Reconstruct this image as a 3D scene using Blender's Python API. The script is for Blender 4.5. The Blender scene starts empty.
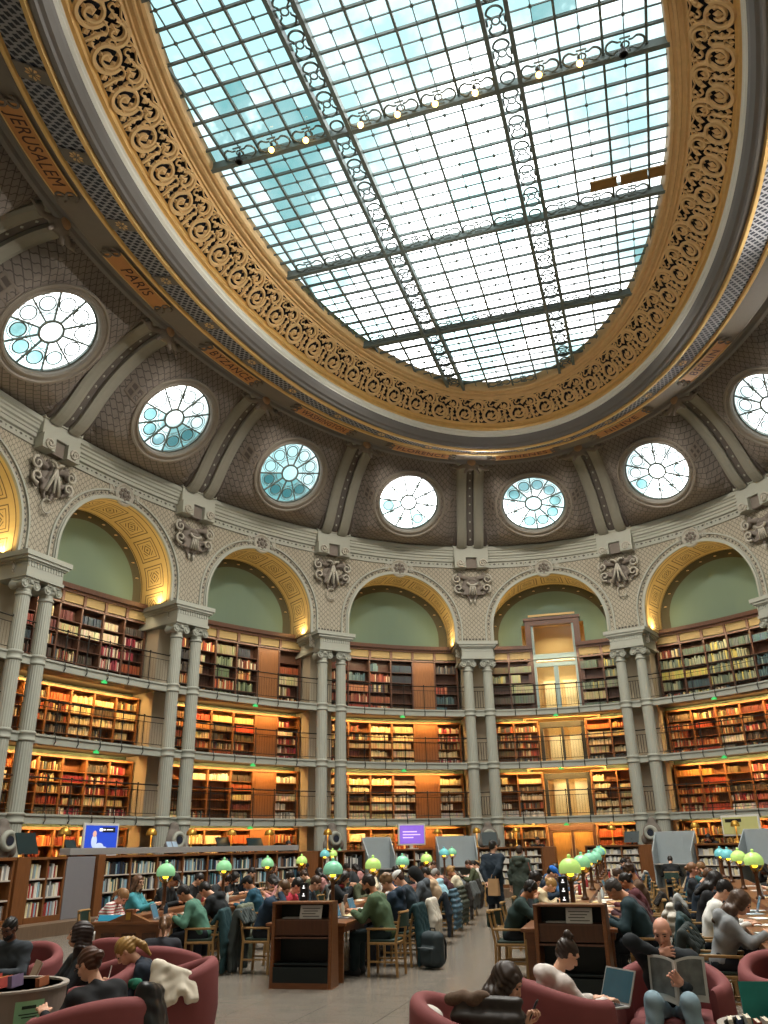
import bpy, math, random
import numpy as np
from mathutils import Matrix, Vector
R_ = random.Random(7)
PI = math.pi
col = bpy.context.scene.collection
sc = bpy.context.scene

# ---------------------------------------------------------------- colour / materials
def lin(c):
    if isinstance(c, str):
        c = tuple(int(c[i:i+2], 16)/255 for i in (0, 2, 4))
    return tuple((x/12.92 if x <= 0.04045 else ((x+0.055)/1.055)**2.4) for x in c)
_m = {}
def mat(name, c, rough=0.6, metal=0.0, var=0.12, scale=6.0, emit=None, estr=0.0, spec=0.4, bump=0.0):
    if name in _m: return _m[name]
    m = bpy.data.materials.new(name); m.use_nodes = True
    nt = m.node_tree; b = nt.nodes['Principled BSDF']
    L = lin(c)
    b.inputs['Roughness'].default_value = rough
    b.inputs['Metallic'].default_value = metal
    b.inputs['Specular IOR Level'].default_value = spec
    b.inputs['Base Color'].default_value = (*L, 1)
    if var > 0:
        tc = nt.nodes.new('ShaderNodeTexCoord'); n = nt.nodes.new('ShaderNodeTexNoise')
        n.inputs['Scale'].default_value = scale; n.inputs['Detail'].default_value = 3
        nt.links.new(tc.outputs['Object'], n.inputs['Vector'])
        mx = nt.nodes.new('ShaderNodeMix'); mx.data_type = 'RGBA'
        mx.inputs[6].default_value = (*[x*(1-var) for x in L], 1)
        mx.inputs[7].default_value = (*[min(1, x*(1+var)) for x in L], 1)
        nt.links.new(n.outputs['Fac'], mx.inputs[0]); nt.links.new(mx.outputs[2], b.inputs['Base Color'])
        if bump:
            bp = nt.nodes.new('ShaderNodeBump'); bp.inputs['Strength'].default_value = bump
            nt.links.new(n.outputs['Fac'], bp.inputs['Height']); nt.links.new(bp.outputs[0], b.inputs['Normal'])
    if emit is not None:
        b.inputs['Emission Color'].default_value = (*lin(emit), 1); b.inputs['Emission Strength'].default_value = estr
    _m[name] = m
    return m
def wood(name, c, rough=0.42, stretch=(14, 14, 1.2), dark=0.55):
    if name in _m: return _m[name]
    m = bpy.data.materials.new(name); m.use_nodes = True
    nt = m.node_tree; b = nt.nodes['Principled BSDF']; L = lin(c)
    tc = nt.nodes.new('ShaderNodeTexCoord'); mp = nt.nodes.new('ShaderNodeMapping')
    mp.inputs['Scale'].default_value = stretch
    n = nt.nodes.new('ShaderNodeTexNoise'); n.inputs['Scale'].default_value = 2.5; n.inputs['Detail'].default_value = 5
    mx = nt.nodes.new('ShaderNodeMix'); mx.data_type = 'RGBA'
    mx.inputs[6].default_value = (*[x*dark for x in L], 1); mx.inputs[7].default_value = (*[min(1, x*1.25) for x in L], 1)
    nt.links.new(tc.outputs['Object'], mp.inputs['Vector']); nt.links.new(mp.outputs[0], n.inputs['Vector'])
    nt.links.new(n.outputs['Fac'], mx.inputs[0]); nt.links.new(mx.outputs[2], b.inputs['Base Color'])
    b.inputs['Roughness'].default_value = rough
    _m[name] = m
    return m
def lattice(name, base, line, su, sv, width=0.12, rough=0.8, second=None, diag=True, invert=False):
    """UV based net pattern: thin lines on a ground"""
    if name in _m: return _m[name]
    m = bpy.data.materials.new(name); m.use_nodes = True
    nt = m.node_tree; b = nt.nodes['Principled BSDF']; b.inputs['Roughness'].default_value = rough
    def N(t, **k):
        n = nt.nodes.new(t)
        for a, v in k.items(): setattr(n, a, v)
        return n
    uv = N('ShaderNodeUVMap'); sp = N('ShaderNodeSeparateXYZ'); nt.links.new(uv.outputs[0], sp.inputs[0])
    def M(op, a, bb=None):
        n = N('ShaderNodeMath', operation=op)
        for i, x in enumerate((a, bb)):
            if x is None: continue
            if isinstance(x, (int, float)): n.inputs[i].default_value = x
            else: nt.links.new(x, n.inputs[i])
        return n.outputs[0]
    u = M('MULTIPLY', sp.outputs[0], su); v = M('MULTIPLY', sp.outputs[1], sv)
    if diag:
        wob = M('MULTIPLY', M('SINE', M('MULTIPLY', M('ADD', u, v), 2*PI)), 0.10)
        p, q = M('ADD', M('ADD', u, v), 0), M('ADD', M('SUBTRACT', u, v), wob)
    else: p, q = u, v
    def ln(x): return M('LESS_THAN', M('ABSOLUTE', M('SUBTRACT', M('FRACT', x), 0.5)), width)
    mask = M('MAXIMUM', ln(p), ln(q))
    nz = N('ShaderNodeTexNoise'); nz.inputs['Scale'].default_value = 1.3; nz.inputs['Detail'].default_value = 4
    tc = N('ShaderNodeTexCoord'); nt.links.new(tc.outputs['Object'], nz.inputs['Vector'])
    g = N('ShaderNodeMix', data_type='RGBA'); A = lin(base); B = lin(second or base)
    g.inputs[6].default_value = (*A, 1); g.inputs[7].default_value = (*B, 1); nt.links.new(nz.outputs['Fac'], g.inputs[0])
    mx = N('ShaderNodeMix', data_type='RGBA'); mx.inputs[7].default_value = (*lin(line), 1)
    nt.links.new(g.outputs[2], mx.inputs[6]); nt.links.new(mask, mx.inputs[0]); nt.links.new(mx.outputs[2], b.inputs['Base Color'])
    _m[name] = m
    return m

# ---------------------------------------------------------------- mesh builder
class MB:
    def __init__(s): s.v = []; s.f = []; s.m = []; s.uv = []
    def add(s, vs, fs, mi=0, uv=None):
        o = len(s.v); s.v += [tuple(p) for p in vs]; s.f += [tuple(i+o for i in f) for f in fs]; s.m += [mi]*len(fs)
        s.uv += list(uv) if uv is not None else [(p[0], p[2]) for p in vs]
        return s
    def box(s, x0, x1, y0, y1, z0, z1, mi=0, step=None):
        n = 1 if not step else max(1, int(math.ceil(abs(x1-x0)/step)))
        vs = []
        for i in range(n+1):
            x = x0+(x1-x0)*i/n
            vs += [(x, y0, z0), (x, y1, z0), (x, y1, z1), (x, y0, z1)]
        fs = [(0, 3, 2, 1), (4*n, 4*n+1, 4*n+2, 4*n+3)]
        for i in range(n):
            a, b = 4*i, 4*i+4
            for j in range(4):
                k = (j+1) % 4
                fs.append((a+j, a+k, b+k, b+j))
        return s.add(vs, fs, mi)
    def obox(s, c, ax, ay, az, mi=0):
        """oriented box, centre + half vectors"""
        c, ax, ay, az = map(np.array, (c, ax, ay, az)); vs = []
        for sx in (-1, 1):
            for sy in (-1, 1):
                for sz in (-1, 1): vs.append(c+sx*ax+sy*ay+sz*az)
        return s.add(vs, [(0, 1, 3, 2), (4, 6, 7, 5), (0, 4, 5, 1), (2, 3, 7, 6), (0, 2, 6, 4), (1, 5, 7, 3)], mi)
    def bar(s, a, b, w, h, mi=0):
        a, b = np.array(a, float), np.array(b, float); d = b-a; L = np.linalg.norm(d); d /= L
        up = np.array((0, 0, 1.)) if abs(d[2]) < .9 else np.array((0, 1., 0))
        r = np.cross(d, up); r /= np.linalg.norm(r); u = np.cross(r, d)
        return s.obox((a+b)/2, d*L/2, r*w/2, u*h/2, mi)
    def tube(s, path, r, seg=8, closed=False, mi=0, cap=True):
        P = [np.array(p, float) for p in path]; n = len(P); vs = []; rr = r if hasattr(r, '__len__') else [r]*n
        prev = None
        for i in range(n):
            if closed: t = P[(i+1) % n]-P[i-1]
            else: t = P[min(i+1, n-1)]-P[max(i-1, 0)]
            t = t/(np.linalg.norm(t)+1e-9)
            if prev is None:
                a = np.array((0, 0, 1.)) if abs(t[2]) < .9 else np.array((1., 0, 0))
                x = np.cross(t, a)
            else: x = prev-t*(prev@t)
            x = x/(np.linalg.norm(x)+1e-9); prev = x; y = np.cross(t, x)
            for k in range(seg):
                an = 2*PI*k/seg; vs.append(P[i]+rr[i]*(math.cos(an)*x+math.sin(an)*y))
        fs = []
        for i in range(n if closed else n-1):
            a, b = i*seg, ((i+1) % n)*seg
            for k in range(seg): fs.append((a+k, a+(k+1) % seg, b+(k+1) % seg, b+k))
        if not closed and cap: fs += [tuple(range(seg))[::-1], tuple((n-1)*seg+k for k in range(seg))]
        return s.add(vs, fs, mi)
    def lathe(s, prof, seg=20, c=(0, 0, 0), mi=0, mod=None, ax=None):
        vs = []; n = len(prof)
        for (r, z) in prof:
            for k in range(seg):
                an = 2*PI*k/seg; q = r*(mod(an) if mod else 1)
                p = np.array((q*math.cos(an), q*math.sin(an), z))
                if ax is not None: p = ax @ p
                vs.append(p+np.array(c))
        fs = [(i*seg+k, i*seg+(k+1) % seg, (i+1)*seg+(k+1) % seg, (i+1)*seg+k) for i in range(n-1) for k in range(seg)]
        fs += [tuple(range(seg))[::-1], tuple((n-1)*seg+k for k in range(seg))]
        return s.add(vs, fs, mi)
    def grid(s, G, mi=0, closed=False, uv=None):
        """G[i][j] points"""
        a, b = len(G), len(G[0]); vs = [p for row in G for p in row]; fs = []
        for i in range(a if closed else a-1):
            for j in range(b-1):
                k = (i+1) % a
                fs.append((i*b+j, k*b+j, k*b+j+1, i*b+j+1))
        return s.add(vs, fs, mi, uv)
    def sphere(s, c, r, mi=0, n=8, m=12):
        r = r if hasattr(r, '__len__') else (r, r, r)
        G = [[(c[0]+r[0]*math.sin(PI*i/n)*math.cos(2*PI*j/m), c[1]+r[1]*math.sin(PI*i/n)*math.sin(2*PI*j/m), c[2]+r[2]*math.cos(PI*i/n)) for j in range(m+1)] for i in range(n+1)]
        return s.grid(G, mi)
    def strip(s, path, w, t, mi=0, nrm=(0, 1, 0)):
        """flat ribbon with thickness t along nrm; path in a plane perpendicular to nrm"""
        P = [np.array(p, float) for p in path]; N_ = np.array(nrm, float); vs = []; n = len(P)
        ww = w if hasattr(w, '__len__') else [w]*n
        for i in range(n):
            d = P[min(i+1, n-1)]-P[max(i-1, 0)]; d = d/(np.linalg.norm(d)+1e-9); x = np.cross(d, N_)
            for sx, sn in ((-1, 0), (-.55, -1), (.55, -1), (1, 0)): vs.append(P[i]+x*ww[i]/2*sx+N_*t*sn)
        fs = []
        for i in range(n-1):
            for k in range(3): fs.append((4*i+k, 4*i+k+1, 4*i+4+k+1, 4*i+4+k))
        return s.add(vs, fs, mi)
    def build(s, name, mats, parent=None, tf=None, smooth=False, obj=True):
        v = s.v if tf is None else [tuple(tf(*p)) for p in s.v]
        me = bpy.data.meshes.new(name)
        me.from_pydata([tuple(map(float, p)) for p in v], [], s.f)
        for m in (mats if isinstance(mats, (list, tuple)) else [mats]): me.materials.append(m)
        if any(s.m): me.polygons.foreach_set('material_index', s.m)
        if s.uv:
            l = me.uv_layers.new(name='UVMap'); idx = np.zeros(len(me.loops), dtype=np.int32); me.loops.foreach_get('vertex_index', idx)
            l.data.foreach_set('uv', np.array(s.uv, dtype=np.float32)[idx].ravel())
        if smooth: me.polygons.foreach_set('use_smooth', [True]*len(me.polygons))
        me.update()
        return link(name, me, parent)
def link(name, data, parent=None):
    o = bpy.data.objects.new(name, data); col.objects.link(o)
    if parent is not None: o.parent = parent
    return o
def tag(o, label=None, cat=None, group=None, kind=None):
    if label: o['label'] = label
    if cat: o['category'] = cat
    if group: o['group'] = group
    if kind: o['kind'] = kind
    return o
def empty(name, loc=(0, 0, 0), rz=0.0, label=None, cat=None, group=None):
    o = bpy.data.objects.new(name, None); col.objects.link(o); o.empty_display_size = .1
    o.location = loc; o.rotation_euler = (0, 0, rz); tag(o, label, cat, group)
    return o
def kids(o): return list(o.children)
def dup(root, loc, rz, label, group=None):
    r = root.copy(); col.objects.link(r); r.location = loc; r.rotation_euler = (0, 0, rz); r['label'] = label
    if group: r['group'] = group
    for ch in kids(root):
        c = ch.copy(); col.objects.link(c); c.parent = r
        for g in kids(ch):
            d = g.copy(); col.objects.link(d); d.parent = c
    return r
def bevel(o, w=.006, seg=2):
    md = o.modifiers.new('bevel', 'BEVEL'); md.width = w; md.segments = seg; md.limit_method = 'ANGLE'; return o
def struct(o): o['kind'] = 'structure'; return o

# ---------------------------------------------------------------- signed distance solids -> smooth meshes
class SDF:
    def __init__(s): s.p = []
    def cap(s, a, b, ra, rb=None, k=.03, op=1):
        a, b = np.array(a, float), np.array(b, float); rb = ra if rb is None else rb; d = b-a; L2 = d@d+1e-12
        def f(x, y, z):
            t = np.clip(((x-a[0])*d[0]+(y-a[1])*d[1]+(z-a[2])*d[2])/L2, 0, 1)
            return np.sqrt((x-a[0]-t*d[0])**2+(y-a[1]-t*d[1])**2+(z-a[2]-t*d[2])**2)-(ra+(rb-ra)*t)
        r = max(ra, rb); s.p.append((f, np.minimum(a, b)-r, np.maximum(a, b)+r, k, op)); return s
    def ell(s, c, r, Rm=None, k=.03, op=1):
        c, r = np.array(c, float), np.array(r, float); Rt = np.eye(3) if Rm is None else np.array(Rm).T
        def f(x, y, z):
            X, Y, Z = x-c[0], y-c[1], z-c[2]
            q = [(Rt[i, 0]*X+Rt[i, 1]*Y+Rt[i, 2]*Z)/r[i] for i in range(3)]
            l = np.sqrt(q[0]**2+q[1]**2+q[2]**2)
            return (l-1)*r.min()*(0.6+0.4*np.minimum(l, 1.5))
        m = r.max() if Rm is not None else r
        s.p.append((f, c-m, c+m, k, op)); return s
    def box(s, c, h, r=.02, Rm=None, k=.02, op=1):
        c, h = np.array(c, float), np.array(h, float); Rt = np.eye(3) if Rm is None else np.array(Rm).T
        def f(x, y, z):
            X, Y, Z = x-c[0], y-c[1], z-c[2]
            q = [np.abs(Rt[i, 0]*X+Rt[i, 1]*Y+Rt[i, 2]*Z)-(h[i]-r) for i in range(3)]
            return np.sqrt(sum(np.maximum(t, 0)**2 for t in q))+np.minimum(np.maximum(q[0], np.maximum(q[1], q[2])), 0)-r
        m = np.linalg.norm(h) if Rm is not None else h
        s.p.append((f, c-m, c+m, k, op)); return s
    def eval(s, h, warp=None):
        pos = [q for q in s.p if q[4] > 0]
        lo = np.min([q[1] for q in pos], 0)-3*h; hi = np.max([q[2] for q in pos], 0)+3*h
        n = np.ceil((hi-lo)/h).astype(int)+1
        ax = [lo[i]+h*np.arange(n[i]) for i in range(3)]
        F = np.full(n, 0.3, dtype=np.float32)
        for f, a, b, k, op in s.p:
            pad = k+3*h
            i0 = np.clip(np.floor((a-pad-lo)/h).astype(int), 0, n-1); i1 = np.clip(np.ceil((b+pad-lo)/h).astype(int)+1, 1, n)
            if (i1 <= i0).any(): continue
            sl = tuple(slice(i0[j], i1[j]) for j in range(3))
            d = f(ax[0][sl[0]][:, None, None], ax[1][sl[1]][None, :, None], ax[2][sl[2]][None, None, :])
            G = F[sl]
            if op > 0:
                t = np.clip(.5+.5*(G-d)/k, 0, 1); F[sl] = G*(1-t)+d*t-k*t*(1-t)
            else:
                F[sl] = np.maximum(G, -d)
        if warp is not None:
            F = F+warp(ax[0][:, None, None], ax[1][None, :, None], ax[2][None, None, :])
        return F, lo
    def mesh(s, h, warp=None):
        F, lo = s.eval(h, warp); return nets(F, lo, h)
def nets(F, lo, h):
    F = np.pad(F, 1, constant_values=.3); lo = lo-h
    ins = F < 0; nx, ny, nz = F.shape; c = (nx-1, ny-1, nz-1)
    off = [(i, j, k) for i in (0, 1) for j in (0, 1) for k in (0, 1)]
    cnt = sum(ins[i:i+c[0], j:j+c[1], k:k+c[2]].astype(np.int8) for i, j, k in off)
    mask = (cnt > 0) & (cnt < 8); I = np.argwhere(mask); idx = np.full(c, -1, dtype=np.int64); idx[mask] = np.arange(len(I))
    val = {o: F[I[:, 0]+o[0], I[:, 1]+o[1], I[:, 2]+o[2]] for o in off}
    pos = np.zeros((len(I), 3)); n = np.zeros(len(I))
    for a in off:
        for d in range(3):
            if a[d] == 0:
                b = list(a); b[d] = 1; b = tuple(b); f1, f2 = val[a], val[b]; cr = (f1 < 0) != (f2 < 0)
                t = np.where(cr, f1/np.where(cr, f1-f2, 1), 0)
                p = np.array(a, float)[None, :].repeat(len(I), 0); p[:, d] += t
                pos += p*cr[:, None]; n += cr
    V = (I+pos/n[:, None])*h+lo
    Q = []
    for d in range(3):
        e, g = (d+1) % 3, (d+2) % 3
        s0 = [slice(1, -1)]*3; s1 = [slice(1, -1)]*3; s0[d] = slice(0, -1); s1[d] = slice(1, None)
        A, B = ins[tuple(s0)], ins[tuple(s1)]; K = np.argwhere(A != B); fl = A[A != B]
        if not len(K): continue
        K = K+1; K[:, d] -= 1
        def cell(de, dg):
            q = K.copy(); q[:, e] += de; q[:, g] += dg; return idx[q[:, 0], q[:, 1], q[:, 2]]
        q = np.stack([cell(-1, -1), cell(0, -1), cell(0, 0), cell(-1, 0)], 1)
        q[~fl] = q[~fl][:, ::-1]; Q.append(q)
    Q = np.concatenate(Q); Q = Q[(Q >= 0).all(1)]
    return V, Q
def npmesh(name, parts, mats, smooth=True):
    """parts: list of (V, Q, mi)"""
    Vs = []; Fs = []; ms = []; o = 0
    for V, Q, mi in parts:
        Vs.append(V); Fs.append(Q+o); ms.append(np.full(len(Q), mi, dtype=np.int32)); o += len(V)
    V = np.concatenate(Vs).astype(np.float32); Q = np.concatenate(Fs).astype(np.int32); ms = np.concatenate(ms)
    me = bpy.data.meshes.new(name)
    me.vertices.add(len(V)); me.vertices.foreach_set('co', V.ravel())
    me.loops.add(Q.size); me.loops.foreach_set('vertex_index', Q.ravel())
    me.polygons.add(len(Q)); me.polygons.foreach_set('loop_start', np.arange(len(Q), dtype=np.int32)*4)
    me.polygons.foreach_set('loop_total', np.full(len(Q), 4, dtype=np.int32))
    me.polygons.foreach_set('material_index', ms)
    me.polygons.foreach_set('use_smooth', np.full(len(Q), smooth))
    for m in mats: me.materials.append(m)
    me.update(calc_edges=True); me.validate()
    return me
def sdf_obj(name, S, h, m, parent=None, warp=None):
    V, Q = S.mesh(h, warp); return link(name, npmesh(name, [(V, Q, 0)], [m]), parent)

# ---------------------------------------------------------------- the oval: plan geometry (origin at its centre, long axis along Y)
B0 = 14.0; DD = 5.922; A0 = B0+DD
PIER = [351, 330, 307, 282, 255, 230, 208.5, 189.5, 170.7, 151.7, 129.7, 104.8, 77.9, 53.0, 31.0, 12.0]   # pier angles, going left to right when seen from inside
_th = np.radians(np.linspace(-40, 400, 8801)); _s = np.concatenate([[0], np.cumsum(np.hypot(np.diff(B0*np.cos(_th)), np.diff(A0*np.sin(_th))))])
def s_of(t): return float(np.interp(t, _th, _s))
def th_of(s): return float(np.interp(s, _s, _th))
def wpt(t, v, z):
    c, s = math.cos(t), math.sin(t)
    if v <= 0: return ((B0+v)*c, (A0+v)*s, z)
    nx, ny = c/B0, s/A0; l = math.hypot(nx, ny); return (B0*c+v*nx/l, A0*s+v*ny/l, z)
class Bay:
    def __init__(s, tl, tr):
        s.tl, s.tr = math.radians(tl), math.radians(tr); s.sl, s.sr = s_of(s.tl), s_of(s.tr); s.w = s.sl-s.sr
    def th(s, u): return th_of(s.sl-u)
    def __call__(s, u, v, z): return wpt(s.th(u), v, z)
BAYS = []
for i in range(16):
    a, b = PIER[i], PIER[(i+1) % 16]
    if b > a: a += 360
    BAYS.append(Bay(a, b))
# indices:  6 JERUSALEM, 7 PARIS, 8 BYZANCE, 9 WASHINGTON, 10 FLORENCE, 11 ATHENES, 12 NINIVE, 13 BERLIN
CITY = {6: 'JERUSALEM', 7: 'PARIS', 8: 'BYZANCE', 9: 'WASHINGTON', 10: 'FLORENCE', 11: 'ATHENES', 12: 'NINIVE', 13: 'BERLIN'}
def ellp(b, t, z): return (b*math.cos(t), (b+DD)*math.sin(t), z)
def ring(prof, n=288, t0=0, t1=2*PI, mb=None, mi=0):
    """sweep a (b, z) profile round the oval"""
    mb = mb or MB(); cl = abs(t1-t0-2*PI) < 1e-6; N = n if cl else n+1
    G = []; uv = []; acc = 0; prev = None
    for i in range(N):
        t = t0+(t1-t0)*i/n; p0 = ellp(prof[0][0], t, 0)
        if prev: acc += math.hypot(p0[0]-prev[0], p0[1]-prev[1])
        prev = p0; G.append([ellp(b, t, z) for b, z in prof]); w = 0; pr = None
        for b, z in prof:
            if pr: w += math.hypot(b-pr[0], z-pr[1])
            pr = (b, z); uv.append((acc, w))
    return mb.grid(G, mi, closed=cl, uv=uv)
SHELF_W = [46, 60, 60, 18]; ARCH_W = 16; EXPO = 1.2; SKY_W = 3.6; WALL_W = 75; VAULT_W = 230; DOWN_W = 85
# ================================================================ camera, world
cd = bpy.data.cameras.new('camera'); cam = bpy.data.objects.new('camera', cd); col.objects.link(cam); sc.camera = cam
cd.sensor_width = 36; cd.sensor_fit = 'AUTO'; cd.lens = 28.36; cd.clip_end = 300; cd.clip_start = .1
rt, up, bk = (0.952178, 0.305029, -0.017713), (0.132587, -0.360264, 0.92338), (0.275277, -0.881571, -0.383478)
M4 = Matrix.Identity(4)
for i in range(3): M4[i][0], M4[i][1], M4[i][2] = rt[i], up[i], bk[i]
M4[0][3], M4[1][3], M4[2][3] = 3.2216, -15.9104, 1.75
cam.matrix_world = M4
vs_ = sc.view_settings; sc.display_settings.display_device = 'sRGB'
vs_.view_transform = 'Standard'; vs_.look = 'None'; vs_.gamma = 1; vs_.exposure = EXPO; vs_.use_curve_mapping = False
sc.cycles.use_denoising = True; sc.cycles.max_bounces = 7; sc.cycles.diffuse_bounces = 4; sc.cycles.glossy_bounces = 3
sc.cycles.transparent_max_bounces = 12; sc.cycles.sample_clamp_indirect = 6; sc.cycles.caustics_reflective = False; sc.cycles.caustics_refractive = False
w = bpy.data.worlds.new('sky'); sc.world = w; w.use_nodes = True; nt = w.node_tree
bg = nt.nodes['Background']; tc = nt.nodes.new('ShaderNodeTexCoord'); nz = nt.nodes.new('ShaderNodeTexNoise')
nz.inputs['Scale'].default_value = 4.2; nz.inputs['Detail'].default_value = 6; nz.inputs['Roughness'].default_value = .6
rp = nt.nodes.new('ShaderNodeValToRGB'); e = rp.color_ramp.elements
e[0].position = .37; e[0].color = (0.085, 0.15, 0.155, 1); e[1].position = .58; e[1].color = (1, 1, 1, 1)
e2 = rp.color_ramp.elements.new(.45); e2.color = (.15, .19, .195, 1)
nt.links.new(tc.outputs['Generated'], nz.inputs['Vector']); nt.links.new(nz.outputs['Fac'], rp.inputs[0]); nt.links.new(rp.outputs[0], bg.inputs[0])
bg.inputs[1].default_value = SKY_W

# ================================================================ materials of the room
def soffit_mat():
    """pale gold vault with painted double frames, running along the arch (u) and across it (v)"""
    m = lattice('painted gold soffit', 'd2bb84', '5e5038', 1.1, 1.0, .0, second='bfa468', diag=False)
    nt = m.node_tree; N = nt.nodes.new; Lk = nt.links.new
    uv = N('ShaderNodeUVMap'); sp = N('ShaderNodeSeparateXYZ'); Lk(uv.outputs[0], sp.inputs[0])
    def M(op, a, b=None):
        n = N('ShaderNodeMath'); n.operation = op
        for i, x in enumerate((a, b)):
            if x is None: continue
            if isinstance(x, (int, float)): n.inputs[i].default_value = x
            else: Lk(x, n.inputs[i])
        return n.outputs[0]
    u = M('ABSOLUTE', M('SUBTRACT', M('FRACT', M('MULTIPLY', sp.outputs[0], .95)), .5)); v = M('ABSOLUTE', M('DIVIDE', M('SUBTRACT', sp.outputs[1], 1.12), 1.05))
    d = M('MAXIMUM', M('MULTIPLY', u, 1.15), v)            # nested rectangles
    def band(x, c, w): return M('LESS_THAN', M('ABSOLUTE', M('SUBTRACT', x, c)), w)
    k = M('MAXIMUM', M('MAXIMUM', band(d, .46, .022), band(d, .34, .016)), band(v, .72, .02))
    k = M('MAXIMUM', k, M('MULTIPLY', M('LESS_THAN', d, .24), M('GREATER_THAN', M('SINE', M('MULTIPLY', M('ADD', u, v), 46)), .35)))
    b = nt.nodes['Principled BSDF']; src = b.inputs['Base Color'].links[0].from_socket
    mx = N('ShaderNodeMix'); mx.data_type = 'RGBA'; mx.inputs[7].default_value = (*lin('6f5f40'), 1); Lk(src, mx.inputs[6]); Lk(k, mx.inputs[0]); Lk(mx.outputs[2], b.inputs['Base Color'])
    return m
GREY = mat('grey stone paint', '9b9d92', .6, var=.06, scale=3)
GREYD = mat('grey iron paint', '878a82', .55, var=.06, scale=3)
GREYC = mat('dark grey cove paint', '6c6a68', .6, var=.08, scale=2)
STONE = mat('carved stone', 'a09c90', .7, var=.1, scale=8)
STONED = mat('darker carving stone', '6f675f', .75, var=.15, scale=8)  # darker of the two carved stone tones
WHITE = mat('white moulding', 'd9dad2', .5, var=.04)
GOLD = mat('gilding', 'dcb878', .4, metal=.25, var=.14, scale=5)
GOLDM = mat('matt gilding', 'd8b784', .55, metal=.05, var=.14, scale=5)
NAVY = mat('dark navy ground', '1d2230', .7, var=.2)
GREEN = mat('green tympanum paint', '667a6a', .75, var=.07, scale=.6)
CREAM = mat('cream plaster', 'b3a893', .7, var=.05, scale=2)
WALLP = lattice('painted scale pattern', 'a59e8e', '6b6556', 4.6, 4.6, .075, second='8f8878')
DOMEP = lattice('brown net pattern', '77706a', '4a4541', 3.4, 3.4, .07, second='67605a')
SOFF = soffit_mat()
VENT = lattice('pierced grille', '1b2230', '8d8f96', 4.2, 4.2, .16, second='232a3a')
CHAIN = mat('dark chain ornament', '4a4640', .7, var=.1)
ORANGE = mat('orange ochre panel', 'b67f4a', .6, var=.12, scale=4)
LETTER = mat('dark red lettering', '3a1e16', .6, var=0)
WOODC = wood('dark red brown wood', '5f4030', .4)
WOODS = wood('bookcase wood', '8a5a32', .45)
WOODB = wood('bookcase back wood', '7c5230', .55)
WOODT = wood('table wood', '7a4c2b', .35, (2, 14, 14))
WOODL = wood('light oak', 'a8824f', .45)
IRON = mat('black iron', '26241f', .45, metal=.4, var=.1)
LEAD = mat('grey glazing bar', '66726f', .5, metal=.2, var=.1)
FLOORM = mat('polished stone floor', '7c746a', .24, var=.13, scale=2.2)

# ================================================================ floor, platform
mb = MB(); n = 96
vs = [(0, 0, 0)]+[((B0+3)*math.cos(2*PI*i/n), (A0+3)*math.sin(2*PI*i/n), 0) for i in range(n)]
mb.add(vs, [(0, 1+i, 1+(i+1) % n) for i in range(n)])
def floor_mat():
    m = FLOORM; nt = m.node_tree; b = nt.nodes['Principled BSDF']
    src = b.inputs['Base Color'].links[0].from_socket
    tc = nt.nodes.new('ShaderNodeTexCoord'); br = nt.nodes.new('ShaderNodeTexBrick')
    br.inputs['Scale'].default_value = .55; br.inputs['Mortar Size'].default_value = .004; br.offset = 0
    br.inputs['Color1'].default_value = (1, 1, 1, 1); br.inputs['Color2'].default_value = (.93, .93, .93, 1); br.inputs['Mortar'].default_value = (.55, .55, .55, 1)
    nt.links.new(tc.outputs['Object'], br.inputs['Vector'])
    sp = nt.nodes.new('ShaderNodeTexNoise'); sp.inputs['Scale'].default_value = 60; nt.links.new(tc.outputs['Object'], sp.inputs['Vector'])
    mx = nt.nodes.new('ShaderNodeMix'); mx.data_type = 'RGBA'; mx.blend_type = 'MULTIPLY'; mx.inputs[0].default_value = 1
    nt.links.new(src, mx.inputs[6]); nt.links.new(br.outputs[0], mx.inputs[7])
    m2 = nt.nodes.new('ShaderNodeMix'); m2.data_type = 'RGBA'; m2.blend_type = 'OVERLAY'; m2.inputs[0].default_value = .35
    nt.links.new(mx.outputs[2], m2.inputs[6]); nt.links.new(sp.outputs['Fac'], m2.inputs[7]); nt.links.new(m2.outputs[2], b.inputs['Base Color'])
floor_mat()
struct(mb.build('floor', FLOORM))
ramp = ring([(10.35, 0.0), (10.35, .27), (10.42, .30), (17.2, .30), (17.2, 0)], 144)
struct(ramp.build('floor_platform', wood('platform edge wood', '6e5a48', .4)))

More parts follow.
